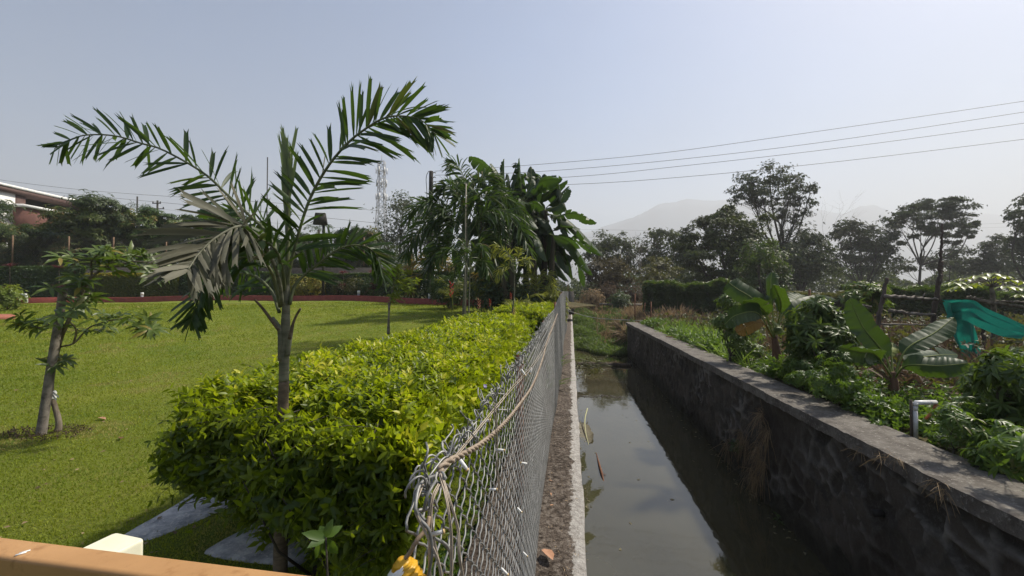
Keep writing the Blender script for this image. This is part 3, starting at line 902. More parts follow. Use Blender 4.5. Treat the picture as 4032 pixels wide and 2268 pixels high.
    whorl(ml, CHEAP, np.stack([x, y, z], 1), rdir(n, .5), 5, leafL * 1.15, .45, 1.1, .12, .08, .1)
    mt = MB()
    if see:                                   # loose sprigs standing out of the clipped surface
        k = 330; q = rng.random(k)
        xx = np.where(q < .45, rng.uniform(xl, xr, k), np.where(q < .7, xl + .05, rng.uniform(xl, xr, k)))
        yy = np.where(q < .45, yf(xx), np.where(q < .7, y0l + rng.random(k) * 3, y0l + rng.random(k) ** 1.3 * 6))
        hz = rng.uniform(.35, 1, k); zz = np.where(q < .7, .1 + hz * (ztop - .2), ztop - .05 + .75 * (gz(xx, yy) - gz(xx, np.full(k, y0l))))
        dr = np.where((q < .45)[:, None], [-.25, -1, .25], np.where((q < .7)[:, None], [-1, -.2, .3], [0, 0, 1.0])) + rng.normal(0, .38, (k, 3))
        dr = norm(dr); ln = rng.uniform(.10, .30, k) * np.where(q < .7, 1.15, .62)
        b0 = np.stack([xx, yy, zz], 1) - dr * .05
        e0 = b0 + dr * ln[:, None] + [0, 0, -.02]
        tubes(ml, np.stack([b0, (b0 + e0) / 2 + [0, 0, .015], e0], 1), np.array([.003, .0022, .001]), 4, mat=1)
        for s in np.linspace(.25, 1, 6):
            pp = b0 * (1 - s) + e0 * s
            whorl(ml, LEAF, pp, dr, 2, leafL * (1.1 - .25 * s), .42, .9, np.clip(np.where(q < .7, .25, .8) + .3 * (zz > ztop * .8) * s + rng.normal(0, .12, k), 0, 1), .05, .08)
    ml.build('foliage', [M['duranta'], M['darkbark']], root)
    n = int((xr - xl) * (min(y1, y0l + 4) - y0l) * 9)
    x = rng.uniform(xl + .2, xr - .15, n); y = yf(x) + .12 + rng.random(n) * (min(y1, y0l + 4) - y0l); g = gz(x, y)
    b = np.stack([x, y, g], 1)
    for j in range(3):
        e = b + np.stack([rng.normal(0, .25, n), rng.normal(0, .25, n), ztop * rng.uniform(.6, .93, n)], 1)
        tubes(mt, np.stack([b, b * .55 + e * .45 + rng.normal(0, .04, (n, 3)), e], 1), np.array([.012, .008, .003]), 5)
    m = 90; s = rng.random(m); x = xl + (xr - xl) * s; y = yf(x)
    b = np.stack([x, y + .25, gz(x, y) + rng.uniform(.25, .72, m) * ztop], 1); e = b + np.stack([rng.normal(0, .10, m) - .15 * (s < .2), -rng.uniform(.12, .33, m), rng.uniform(-.12, .12, m)], 1)
    tubes(mt, np.stack([b, b * .5 + e * .5 + [0, 0, .02], e], 1), np.array([.005, .004, .0015]), 4)
    mt.build('stem', M['darkbark'], root)
    return root

hedge('clipped_hedge', 'large bright yellow-green clipped hedge nearest the camera, along the chain link fence', -2.87, -.92, 2.72, 2.10, 11.2, 1.26, 400, 300, 6.5, .070)
hedge('clipped_hedge', 'smaller yellow-green clipped hedge farther down the fence, beyond a shaded gap', -2.7, -.78, 13.6, 12.9, 21.0, 1.38, 300, 240, 13.6, .075, see=False)

# violet flowers on the hedge
for i, (px, py, d) in enumerate([(1560, 1590, 2.9), (1820, 1312, 6.6), (1910, 1520, 3.0)]):
    m = MB(); p = P(px, py, d); whorl(m, LEAF, p + rng.normal(0, .005, (5, 3)), rdir(5, 1), 4, .016, .8, 1.0, .5, .2)
    M.setdefault('violet', leafmat('violet_petal', (.35, .30, .60), (.62, .58, .82), tr=.3, rough=.6, trc=(.6, .5, .8)))
    lab = ['tiny violet flower low on the near hedge above the wire', 'violet flower sprig on top of the long hedge', 'tiny violet flower on the hedge corner beside the fence top'][i]
    tag(m.build('flower', M['violet'], origin=p), lab, 'flower', 'violet flowers on the hedge')

# broad-leaved plant at the foot of the hedge
pb = P(1275, 2262, 1.95); pb[2] = 0.0
root = thing('broadleaf_plant', 'small plant with glossy broad bright green leaves at the hedge foot', 'plant', pb)
m = MB(); cen = P(1283, 2116, 1.95)
for (ax_, ay, L_, tt) in [(1306, 2046, .13, .85), (1258, 2072, .12, .8), (1196, 2098, .16, .5), (1345, 2068, .12, .8), (1330, 2190, .15, .7), (1228, 2205, .17, .3), (1275, 2200, .13, .25), (1215, 2150, .12, .35)]:
    e = P(ax_, ay, 1.95 + rng.uniform(-.1, .1)); dv = e - cen
    scatter(m, LEAF, cen[None], dv[None], np.array([[0.1, -.8, .7]]), np.linalg.norm(dv) * 1.05, .052, tt)
m.build('foliage', M['weed'], root)
m = MB(); tube(m, [pb, (pb + cen) / 2 + [.02, 0, 0], cen], [.008, .004], 6, n=8); m.build('stem', M['darkbark'], root)

# ================================================================== FOREGROUND PALM
def young_palm():
    D = 2.62
    base = P(1112, 1160, D); base[2] = 0
    root = thing('foxtail_palm', 'young foxtail palm rising out of the near end of the hedge, with long arching fronds', 'palm tree', base)
    def Q(pts, d0=0.0, d1=0.0):
        n = len(pts)
        return [P(x, y, D + d0 + (d1 - d0) * i / (n - 1)) for i, (x, y) in enumerate(pts)]
    m = MB()
    tr = [base - [0, 0, .1]] + Q([(1108, 2000), (1112, 1700), (1118, 1500)])
    tube(m, tr, [.044, .040, .035, .030], 14, n=40)
    m.build('trunk', M['palmdark'], root, smooth=True)
    m = MB()
    tube(m, Q([(1118, 1500), (1120, 1380), (1124, 1290), (1127, 1190), (1132, 1090)]), [.030, .030, .030, .026, .020, .013], 14, n=50)
    tube(m, Q([(1104, 1420), (1104, 1340), (1099, 1290), (1072, 1250)], -.02, -.03), [.016, .015, .011], 8, n=16)
    tube(m, Q([(1132, 1400), (1142, 1330), (1152, 1280)], -.02, -.03), [.015, .014, .010], 8, n=16)
    m.build('crownshaft', M['palmtrunk'], root, smooth=True)
    for (pts, r) in [([(1100, 1300), (1070, 1262), (1035, 1215), (1003, 1180)], .009), ([(1140, 1335), (1152, 1280), (1168, 1240), (1184, 1214)], .008)]:
        m = MB(); tube(m, Q(pts, -.03, -.06), [r * 1.4, r, r * .75], 8, n=14); m.build('cut_petiole', M['palmdark'], root, smooth=True)
    S = norm(P(2016, 1134, 1) * 0 + RM @ np.array([0, 1.0, 0]))   # picture-up
    Tc = RM @ np.array([0, 0, 1.0])                                # towards camera
    R_ = RM @ np.array([1.0, 0, 0])
    specs = [
        # pts, d0, d1, n, L, side, w, spread, tint, mat
        ([(1118, 1180), (1108, 1060), (1060, 930), (980, 846), (894, 766), (800, 680), (643, 591), (554, 564), (464, 537), (374, 530), (298, 541), (215, 585)], 0, .25, 46, .275, S, .027, .6, .35, 'palm', .18),
        ([(1128, 1150), (1139, 1069), (1168, 946), (1219, 786), (1291, 656), (1371, 562), (1444, 504), (1516, 464), (1589, 457), (1661, 475), (1715, 530)], 0, -.1, 58, .30, S * .8 - R_ * .35, .030, .55, .55, 'palm', .12),
        ([(1112, 1200), (1096, 1090), (1040, 960), (975, 900), (930, 893), (848, 937), (786, 995), (740, 1062)], -.05, -.75, 34, .29, S * .6 - R_ * .7, .034, .35, .5, 'drypalm', .35),
        ([(1104, 1210), (1085, 1120), (1068, 1069), (1030, 1023), (964, 1011), (880, 1045), (820, 1105), (786, 1160), (768, 1214), (755, 1262)], -.03, -.35, 36, .19, S * .5 + R_ * .6, .026, .7, .45, 'palm', .22),
        ([(1140, 1200), (1160, 1127), (1200, 1081), (1262, 1032), (1324, 986), (1386, 966), (1450, 975), (1492, 1020), (1508, 1090)], -.02, .25, 38, .19, S * .8 + R_ * .2, .025, .6, .4, 'palm', .20),
        ([(1120, 1160), (1105, 1040), (1070, 930), (1010, 870), (940, 850), (860, 858), (790, 890)], .05, .45, 32, .24, S + Tc * .3, .034, .7, .55, 'palm', .15),
        ([(1122, 1150), (1112, 1060), (1085, 985), (1030, 945), (960, 950), (900, 985)], .0, -.45, 20, .20, S * .5 + Tc, .040, .8, .5, 'palm', .2),
        ([(1100, 1230), (1070, 1150), (1010, 1090), (940, 1075), (870, 1100), (800, 1150)], .0, .35, 22, .20, S + Tc * .5, .034, .7, .3, 'palm', .2),
    ]
    for (pts, a, b, n, Lf, side, w, spr, tn, mt, st) in specs:
        mr, ml = MB(), MB()
        frond(mr, ml, Q(pts, a, b), n, Lf, side, w, spr, st + .02, .012, tn, droop=.13, lean=(1.1, .62), prof=((0, .75), (.25, 1), (.7, .9), (1, .5)))
        fo = mr.build('frond', M['palmtrunk'] if mt == 'drypalm' else M['palmrib'], root)
        if mt == 'drypalm': fo['label'] = 'drooping frond with faded greyish tan leaflets'
        ml.build('leaflets', M[mt], fo)
    # folded new leaf standing straight up
    mr, ml = MB(), MB()
    c = spline(Q([(1130, 1120), (1133, 900), (1137, 740), (1142, 600)]), 30)
    tubes(mr, c[None], np.linspace(.016, .006, 30), 6, .6)
    n = 46; k = rng.integers(6, 27, n); p = c[k]
    u = k / 29.
    fan = rng.uniform(-1, 1, n); fan[:8] = -1.0
    d = norm(S[None] * 1.0 + R_[None] * (fan * .30 * u ** 1.2)[:, None] + rng.normal(0, .03, (n, 3)))
    ribbons(ml, p, d, R_[None] + rdir(n) * .4, rng.uniform(.20, .36, n) * (1.05 - .25 * u), .020, -.02, np.clip(.85 + rng.normal(0, .1, n), 0, 1))
    fo = mr.build('frond', M['palmrib'], root); fo['label'] = 'pale new frond standing upright, still folded'
    ml.build('leaflets', M['palmnew'], fo)
M['palmrib'] = surf('palm_rib', (.06, .075, .03), (.13, .14, .07), 10, .5, bmp=0)
M['palmnew'] = leafmat('new_palm_leaf', (.06, .11, .03), (.24, .29, .13), tr=.3, rough=.4, trc=(.3, .42, .1))
young_palm()

# ================================================================== OTHER PALMS
def small_palm(name, label, px, d, zg, trunk, specs, mat, rr=.05, Lf=.42, w=.05, n=26, group=None, cat='palm tree', ybase=None, dark=False):
    b = P(px, 1160, d); base = np.array([b[0], b[1], zg])
    root = thing(name, label, cat, base, group)
    m = MB(); pts = [base - [0, 0, .1]] + [P(x, y, d) for x, y in trunk]
    tube(m, pts, list(np.linspace(rr, rr * .45, len(pts))), 9, n=24); m.build('trunk', M['palmtrunk'], root, smooth=True)
    S = RM @ np.array([0, 1.0, 0]); R_ = RM @ np.array([1.0, 0, 0]); Tc = RM @ np.array([0, 0, 1.0])
    for i, sp in enumerate(specs):
        q, dd = sp[0], sp[1]; tn = sp[2] if len(sp) > 2 else .45
        mm = sp[3] if len(sp) > 3 else mat
        mr, ml = MB(), MB()
        pp = [P(x, y, d + dd * j / (len(q) - 1)) for j, (x, y) in enumerate(q)]
        frond(mr, ml, pp, n, Lf, S * .6 + R_ * rng.uniform(-.5, .5) + Tc * rng.uniform(-.6, .6), w, .9, .2, .014, tn, droop=.35, lean=(1.15, .6), twist=.9)
        fo = mr.build('frond', M['palmrib'], root); ml.build('leaflets', M[mm], fo)
    return root

z15 = lambda px, d: float(onG(px, d)[2])
small_palm('foxtail_palm', 'mature foxtail palm with grey trunk standing behind the long hedge, before the banana clump', 1830, 14.5, z15(1830, 14.5),
    [(1828, 1215), (1833, 1100), (1838, 1000), (1835, 880)],
    [([(1835, 900), (1780, 830), (1710, 800), (1650, 810), (1610, 860)], .8), ([(1835, 900), (1810, 790), (1770, 735), (1740, 740)], -.8),
     ([(1835, 890), (1840, 760), (1810, 660), (1770, 640)], .3, .6), ([(1838, 890), (1880, 800), (1950, 770), (2030, 800), (2080, 870)], .6, .6),
     ([(1838, 900), (1900, 840), (1980, 830), (2050, 900), (2080, 980)], -.9), ([(1836, 950), (1760, 880), (1690, 870), (1630, 930), (1600, 1000)], -.7),
     ([(1836, 960), (1780, 920), (1720, 950), (1690, 1020)], .6), ([(1840, 960), (1900, 920), (1960, 940), (1990, 1010)], .5, .55),
     ([(1838, 900), (1850, 800), (1900, 700), (1960, 690)], 1.0, .6), ([(1836, 930), (1770, 850), (1730, 800), (1680, 790)], -1.2, .5), ([(1836, 940), (1800, 860), (1745, 840), (1700, 900)], -.3, .3), ([(1838, 940), (1890, 860), (1940, 850), (1985, 920)], -.4, .35), ([(1838, 900), (1870, 790), (1920, 740), (1990, 750)], .9, .4), ([(1836, 970), (1770, 960), (1710, 1000), (1680, 1060)], .1, .4), ([(1838, 970), (1900, 960), (1950, 1000), (1970, 1060)], .1, .4), ([(1836, 900), (1815, 780), (1790, 720)], 1.2, .5)],
    'palm', .085, .66, .065, 46)
small_palm('foxtail_palm', 'lower foxtail palm with splayed grey-green fronds beside the grey palm trunk', 1850, 12.2, z15(1850, 12.2),
    [(1846, 1240), (1848, 1150), (1850, 1070)],
    [([(1850, 1080), (1820, 1010), (1770, 980), (1730, 1010)], .4), ([(1850, 1080), (1860, 990), (1890, 960), (1910, 990)], -.4, .6), ([(1850, 1080), (1880, 1030), (1910, 1030), (1925, 1075)], -.5),
     ([(1850, 1080), (1830, 1030), (1800, 1040), (1775, 1090)], .5), ([(1850, 1075), (1845, 990), (1820, 950)], .2, .6)],
    'palm', .03, .36, .042, 28)
small_palm('foxtail_palm', 'palm with bronze-brown fronds hanging over the red kerb left of the grey palm trunk', 1690, 27.6, z15(1690, 27.6),
    [(1692, 1180), (1694, 1100)],
    [([(1694, 1110), (1680, 1050), (1640, 1025), (1600, 1050)], .5, .7), ([(1694, 1110), (1710, 1040), (1740, 1020), (1775, 1050)], -.5, .75), ([(1694, 1110), (1660, 1080), (1630, 1110), (1615, 1160)], .6, .4),
     ([(1694, 1110), (1730, 1080), (1760, 1110), (1775, 1160)], -.6, .35), ([(1694, 1110), (1690, 1040), (1665, 1000)], .2, .7)],
    'bronze', .09, .80, .11, 26)
small_palm('foxtail_palm', 'palm with drooping bronze frond tips in front of the dark banana stems', 1935, 24.6, z15(1935, 24.6),
    [(1930, 1200), (1928, 1120)],
    [([(1928, 1130), (1900, 1080), (1870, 1085)], .4, .7), ([(1928, 1130), (1940, 1085), (1970, 1100), (1985, 1170)], -.4, .8), ([(1928, 1130), (1960, 1100), (1995, 1140), (1985, 1205)], -.3, .75), ([(1928, 1130), (1910, 1070), (1925, 1050)], .3, .6)],
    'bronze', .07, .62, .09, 22)
small_palm('foxtail_palm', 'slender young palm with fresh green fronds standing in the farther hedge', 1990, 12.0, z15(1990, 12.0),
    [(2022, 1190), (2025, 1110), (2028, 1070)],
    [([(2028, 1080), (2010, 1010), (1970, 985), (1930, 1010)], .3, .9), ([(2028, 1080), (2050, 1030), (2080, 1020), (2085, 1050)], -.3, .6), ([(2028, 1080), (2000, 1050), (1970, 1060), (1955, 1095)], -.3, .85),
     ([(2028, 1080), (2040, 1010), (2045, 980)], .0, .6), ([(2028, 1090), (2000, 1000), (1960, 965), (1935, 970)], .4, .9)],
    'areca', .025, .26, .036, 22)
b = onG(2120, 19.0)
root = thing('areca_palm', 'clump of yellowish areca palm at the fence end of the farther hedge', 'palm', b)
for i, q in enumerate([[(2110, 1190), (2095, 1120), (2060, 1085)], [(2115, 1190), (2110, 1110), (2090, 1070)], [(2120, 1190), (2130, 1100), (2160, 1080), (2180, 1120)], [(2125, 1190), (2145, 1130), (2175, 1125), (2190, 1160)], [(2110, 1190), (2080, 1140), (2055, 1140)], [(2120, 1190), (2120, 1100), (2135, 1065)]]):
    mr, ml = MB(), MB(); dd = rng.uniform(-.6, .6)
    frond(mr, ml, [P(x, y, 19 + dd * j) for j, (x, y) in enumerate(q)], 22, .42, RM @ np.array([.5, .6, rng.uniform(-.5, .5)]), .045, .5, .25, .012, .65, droop=.3)
    fo = mr.build('frond', M['palmrib'], root); ml.build('leaflets', M['areca'], fo)

# ================================================================== BANANA PLANTS
def banana(name, label, base, stem, leaves, mat='banana', dry=(), sr=.10, group=None, tear=.3, stemm=None, faces=None):
    root = thing(name, label, 'banana plant', base, group)
    m = MB(); tube(m, stem, [sr * 1.15, sr, sr * .75, sr * .5], 12, n=20); m.build('pseudostem', stemm or M['bananastem'], root, smooth=True)
    for i, (pts, w, tn, tr, dang) in enumerate(leaves):
        ml = MB(); banana_leaf(ml, pts, w * .92, tear=tr, tint=tn, dang=dang * .8, rr=.018, mat=0, start=.27, face=(faces[i] if faces else .75) * (1 if i % 2 else -1))
        o = ml.build('leaf', M['bananadry'] if i in dry else M[mat], root)
        if i in dry: o['label'] = 'yellowed dry leaf hanging down'
    return root
M['bananastem'] = surf('banana_stem', (.10, .12, .04), (.22, .20, .09), 6, .6, vec=(1, 1, .3), bmp=.3, c3=(.10, .055, .03), s3=5)
M['bananastemdry'] = surf('dry_banana_stem', (.07, .035, .022), (.17, .10, .065), 7, .85, vec=(1, 1, .3), bmp=.6)

d = 9.4
b1 = P(3035, 1160, d); b1 = np.array([b1[0], b1[1], .02])
def L3(d0, *a): return [P(x, y, d0 + (dz if dz is not None else 0)) for (x, y, dz) in a]
banana('banana_plant', 'leafy banana plant with a yellowed hanging leaf, behind the canal wall', b1,
    [b1, P(3060, 1430, d), P(3055, 1370, d), P(3048, 1320, d)],
    [(L3(d, (3048, 1330, 0), (2990, 1200, .1), (2900, 1135, .3), (2868, 1112, .4)), .55, .45, .15, .35),
     (L3(d, (3048, 1330, 0), (3010, 1225, -.2), (2960, 1195, -.5), (2925, 1185, -.7)), .50, .45, .1, .3),
     (L3(d, (3048, 1335, 0), (2985, 1235, -.4), (2900, 1240, -.8), (2850, 1280, -1.0)), .46, .35, .3, .2),
     (L3(d, (3048, 1320, 0), (3040, 1180, 0), (3035, 1110, .05), (3040, 1070, .1)), .42, .6, .1, .8),
     (L3(d, (3050, 1325, 0), (3075, 1210, -.3), (3060, 1150, -.5), (3045, 1120, -.6)), .40, .75, .1, .7),
     (L3(d, (3052, 1325, 0), (3090, 1220, .2), (3130, 1180, .4), (3160, 1160, .5)), .60, .55, .1, -.1),
     (L3(d, (3052, 1330, 0), (3110, 1240, .0), (3190, 1200, .1), (3290, 1180, .3)), .50, .3, .2, .35),
     (L3(d, (3048, 1330, 0), (3060, 1280, -.5), (3075, 1290, -.7), (3085, 1310, -.8)), .34, .95, .4, .6),
     (L3(d, (3046, 1335, 0), (3000, 1270, -.3), (2940, 1290, -.6), (2900, 1310, -.7)), .34, .5, .2, .3)], sr=.11, dry=(8,), stemm=M['bananastemdry'])
d = 7.2
b2 = P(3520, 1160, d); b2 = np.array([b2[0], b2[1], .02])
banana('banana_plant', 'young banana plant with six broad spreading leaves, near the white pipe', b2,
    [b2, P(3520, 1540, d), P(3518, 1500, d), P(3516, 1465, d)],
    [(L3(d, (3514, 1490, 0), (3480, 1390, .1), (3400, 1290, .2), (3345, 1175, .3)), .44, .5, .02, .15),
     (L3(d, (3514, 1490, 0), (3450, 1400, -.2), (3380, 1385, -.6), (3300, 1365, -.9)), .40, .5, .15, .45),
     (L3(d, (3514, 1490, 0), (3460, 1420, .3), (3340, 1400, .6), (3240, 1385, .9)), .36, .35, .1, .4),
     (L3(d, (3518, 1490, 0), (3570, 1375, .0), (3680, 1310, .0), (3755, 1250, .1)), .42, .5, .05, .25),
     (L3(d, (3520, 1490, 0), (3580, 1420, .2), (3680, 1400, .5), (3770, 1395, .8)), .36, .45, .1, .3),
     (L3(d, (3520, 1495, 0), (3570, 1440, -.3), (3700, 1440, -.6), (3815, 1430, -.8)), .42, .4, .03, .5),
     (L3(d, (3515, 1490, 0), (3510, 1390, .2), (3512, 1365, .3), (3518, 1350, .35)), .26, .9, .1, .4)], sr=.085, stemm=M['bananastemdry'])

def clump():
    d = 21.0
    b = onG(2080, d)
    root = thing('banana_clump', 'big clump of tall dark green banana plants at the garden corner', 'banana plant', b)
    crowns = [(1880, 760), (1985, 730), (2060, 800), (2150, 800), (1950, 880), (2100, 940), (2180, 900)]
    for i, (x, y) in enumerate(crowns):
        m = MB(); dd = rng.uniform(-1.6, 1.6)
        s = onG(x + (2080 - x) * .4, d + dd)
        tube(m, [s - [0, 0, .2], (s + P(x, y + 30, d + dd)) / 2 + [.1, 0, 0], P(x, y + 30, d + dd)], [.20, .16, .09], 9, n=12); m.build('pseudostem', M['darkstem'], root, smooth=True)
    LV = [ # base xy, mid, tip, width, tint, tear, dang
        ((1985, 740), (1930, 670), (1845, 620), 1.0, .6, .3), ((1985, 740), (1960, 680), (1935, 645), .8, .5, .5), ((1990, 740), (1985, 690), (1985, 625), .65, .7, .2),
        ((2055, 760), (2050, 690), (2045, 622), .55, .75, .05), ((1940, 740), (1900, 720), (1845, 680), .9, .3, .7), ((1880, 770), (1830, 720), (1755, 645), .75, .6, .35),
        ((1890, 780), (1830, 715), (1730, 712), .9, .35, .6), ((2050, 790), (2130, 715), (2215, 705), 1.1, .55, .25), ((2060, 800), (2150, 760), (2235, 710), 1.0, .5, .3),
        ((2150, 820), (2200, 770), (2235, 735), .9, .5, .3), ((2150, 830), (2210, 800), (2240, 740), .9, .35, .5), ((2060, 790), (2090, 720), (2090, 655), .55, .35, .8),
        ((2060, 800), (2110, 740), (2120, 690), .5, .4, .4), ((1990, 760), (1960, 740), (1935, 750), .9, .3, .6), ((2150, 830), (2110, 800), (2055, 812), .9, .5, .2),
        ((2150, 840), (2240, 870), (2375, 1005), 1.25, .45, .2), ((2170, 860), (2260, 840), (2350, 878), .8, .6, .6), ((2080, 900), (2150, 880), (2150, 1030), 1.1, .6, .25),
        ((2090, 900), (2140, 960), (2240, 1110), 1.1, .5, .3), ((2060, 910), (2120, 940), (2155, 1030), 1.0, .6, .3), ((2160, 920), (2250, 960), (2335, 1085), .9, .6, .35),
        ((2170, 930), (2260, 940), (2330, 1000), .8, .35, .5), ((2180, 900), (2260, 900), (2320, 960), .8, .25, .5), ((1860, 860), (1880, 800), (1910, 840), .8, .6, .2),
        ((2100, 960), (2050, 940), (2000, 1010), 1.0, .3, .5), ((2110, 970), (2110, 920), (2130, 1040), .9, .25, .5), ((2160, 940), (2170, 1010), (2190, 1110), .9, .2, .6),
        ((2010, 880), (1960, 840), (1900, 900), 1.0, .3, .4), ((2020, 880), (2070, 840), (2120, 900), 1.1, .3, .4), ((1960, 870), (1930, 900), (1910, 980), 1.0, .2, .5),
        ((2000, 760), (1950, 770), (1900, 830), 1.1, .25, .5), ((2010, 770), (2060, 790), (2080, 870), 1.1, .25, .4), ((2100, 850), (2160, 880), (2200, 980), 1.1, .3, .4),
        ((2040, 830), (2010, 820), (1960, 880), 1.1, .2, .4), ((2180, 950), (2230, 1000), (2255, 1100), .8, .3, .5), ((2200, 980), (2280, 1040), (2300, 1130), .6, .4, .5),
        ((2000, 740), (2030, 660), (2030, 640), .6, .3, .9), ((2120, 760), (2160, 700), (2190, 690), .7, .3, .5), ((2050, 860), (2060, 900), (2090, 1010), 1.0, .2, .5)]
    for (a, b_, c, w, tn, te) in LV:
        d0 = d + rng.uniform(-1.5, .3); d1 = d0 + rng.uniform(-1.2, .8)
        ml = MB(); banana_leaf(ml, [P(*a, d0), P(b_[0], b_[1], (d0 + d1) / 2), P(*c, d1)], w * .88, tear=.25 + te * .9, tint=tn, dang=rng.uniform(.2, .7), start=.1, n=34, rr=.03, lat=None if tn < .5 else RM @ np.array([rng.uniform(-.6, .6), .6, .9]))
        ml.build('leaf', M['bananadark'], root)
    for i in range(120):
        x, y = rng.normal(2030, 105), rng.normal(885, 105)
        x = min(max(x, 1800), 2170); y = min(max(y, 720), 1020); a = rng.uniform(0, 6.28); ln = rng.uniform(80, 140)
        d0 = d + rng.uniform(-.5, 2)
        ml = MB(); banana_leaf(ml, [P(x, y, d0), P(x + ln * .5 * math.cos(a), y - 30, d0), P(x + ln * math.cos(a), y + 50 + 60 * rng.random(), d0 + rng.uniform(-1, 1))], rng.uniform(.5, .85), tear=.75, tint=rng.uniform(0, .4), dang=.4, start=.1, n=24, rr=.025)
        ml.build('leaf', M['bananadark'], root)
M['darkstem'] = surf('dark_banana_stem', (.025, .022, .015), (.07, .06, .035), 3, .8, vec=(1, 1, .3), bmp=.3)
clump()

for (px, d, s, mt, tn, lab) in [(1960, 20.5, (3.2, 2, 2.3), 'green', .35, 'dark leafy bush hiding the foot of the banana clump, left one'), (2085, 19.5, (3.0, 1.8, 2.0), 'green', .45, 'dark leafy bush hiding the foot of the banana clump, right one'),
                          (1770, 23.5, (2.6, 1.6, 1.9), 'green', .3, 'dark bush between the grey palm trunk and the bronze palm'), (2170, 19.0, (1.6, 1.4, 1.7), 'areca', .6, 'yellow-green bushy plant touching the fence by the areca palm')]:
    b = onG(px, d); bush('leafy_bush', lab, 'shrub', b, s, M[mt], 3200, .17, .35, tint=tn, shell=.5, sr=.02)
for k, (px, d) in enumerate(((1900, 21.0), (1780, 22.0), (2050, 17.0))):
    b = onG(px, d); root = thing('areca_palm', ('yellowish areca palm tuft left of the banana stems', 'yellowish areca palm tuft right of the bronze palm', 'yellowish areca palm tuft before the right dark bush')[k], 'palm', b)
    for i in range(9):
        a = i * 2.4 + k; h = rng.uniform(1.3, 2.1); r = rng.uniform(.5, 1.1); o = np.array([math.cos(a), math.sin(a), 0])
        mr, ml = MB(), MB(); frond(mr, ml, [b, b + o * r * .35 + [0, 0, h * .75], b + o * r + [0, 0, h * .85]], 20, .40, np.cross(o, [0, 0, 1.0]), .04, .5, .3, .012, .65, droop=.3)
        fo = mr.build('frond', M['palmrib'], root); ml.build('leaflets', M['areca'], fo)
# ================================================================== LEFT GARDEN
# red kerb along the back of the lawn
kpx = [(-700, 25.0, 1190), (-300, 27.5, 1186), (97, 29.0, 1189), (350, 30.5, 1182), (700, 31.5, 1178), (1000, 31.5, 1177), (1300, 30.5, 1184), (1600, 27.5, 1194), (1920, 24.0, 1212), (2050, 22.5, 1220)]
kp = []
for x, d, y in kpx:
    p = P(x, 1160, d); kp.append([p[0], p[1], float(gz(p[0], p[1]))])
kc = spline(kp, 160)
kc[:, 2] = gz(kc[:, 0], kc[:, 1])
Tn = norm(np.gradient(kc, axis=0) * [1, 1, 0]); Nn_ = np.stack([-Tn[:, 1], Tn[:, 0], np.zeros(160)], 1)
Nn_ *= np.sign(Nn_[:, 1:2])
KH = .40
prof = [(0, -.2), (0, KH - .02), (.02, KH), (.20, KH), (.22, KH - .02), (.22, -.2)]
V = np.stack([kc + Nn_ * a + np.array([0, 0, b]) for a, b in prof], 1)
mb = MB(); mb.add(V, gridfaces(160, 6))
tag(mb.build('kerb', M['redkerb'], origin=kp[4]), 'long dark red painted kerb along the back edge of the lawn', 'kerb')
mb = MB(); V = np.stack([kc + Nn_ * .2 + [0, 0, KH - .12], kc + Nn_ * 9 + [0, 0, KH - .0]], 1); mb.add(V, gridfaces(160, 2))
tag(mb.build('planting_bed', M['soil']), kind='structure')

def bedpt(px, off=.6):
    """point on the bed behind the kerb, seen at column px"""
    best = None
    for i in range(160):
        p = kc[i] + Nn_[i] * off
        q = (p - EYE) @ RM
        x = 2016 + FPX * q[0] / -q[2]
        if best is None or abs(x - px) < best[0]: best = (abs(x - px), p, -q[2])
    p = best[1].copy(); p[2] += KH - .12
    return p, best[2]

# bollards on the bed
bd = None
for px, lab in ((262, 'white-topped grey bollard behind the wooden stake, leftmost of the four'), (567, 'white-topped grey bollard before the clipped orange-topped hedge'), (1410, 'white-topped grey bollard in front of the olive shrubs'), (1683, 'white-topped grey bollard under the bronze palm fronds, rightmost of the four')):
    p, d = bedpt(px, .32)
    if bd is None:
        bd = thing('bollard', lab, 'bollard', p, 'bollards along the red kerb')
        m = MB(); tube(m, [p - [0, 0, .05], p + [0, 0, .24]], .10, 14, n=2); m.build('post', M['grey'], bd)
        m = MB(); tube(m, [p + [0, 0, .242], p + [0, 0, .45], p + [0, 0, .47]], [.10, .10, .085], 14); m.build('lamp_head', M['white'], bd)
    else:
        c = copy_tree(bd); c.location = p; c['label'] = lab

# clipped hedge with orange new growth, shrubs, red cordylines
def blockhedge(pxa, pxb, h, off, name, label, mat, n, L=.10, wid=.9, tint=.2, topt=.8):
    a, da = bedpt(pxa, off); b, db = bedpt(pxb, off)
    root = thing(name, label, 'hedge', (a + b) / 2, )
    u = rng.random(n); side = rng.random(n) < .5
    t = norm((b - a) * [1, 1, 0]); nn = np.array([-t[1], t[0], 0]); nn *= np.sign(nn[1])
    w = rng.random(n) * wid; z = rng.random(n) ** .8 * h
    z = np.where(side, h + rng.normal(0, .04, n), z); w = np.where(side, w, rng.normal(0, .05, n))
    tips = a + (b - a) * u[:, None] + nn * w[:, None]; tips[:, 2] = a[2] + z + (b[2] - a[2]) * u
    ax = np.where(side[:, None], [0, 0, 1.0], -nn) + rdir(n) * .4
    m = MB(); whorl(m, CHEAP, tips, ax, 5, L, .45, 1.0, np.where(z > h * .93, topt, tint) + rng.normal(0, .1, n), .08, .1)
    k = 14; uu = rng.random(k)[:, None]; s = a + (b - a) * uu + nn * wid * .5
    tubes(m, np.stack([s, s + [0, 0, h * .5], s + [0, 0, h * .9]], 1), np.array([.02, .015, .01]), 5, mat=1); m.build('foliage', [mat, M['darkbark']], root)
blockhedge(330, 700, 1.85, .9, 'clipped_hedge', 'low box-clipped dark hedge with an orange-yellow top, behind a bollard', M['croton'], 6500, .13, 1.2, .08, .80)
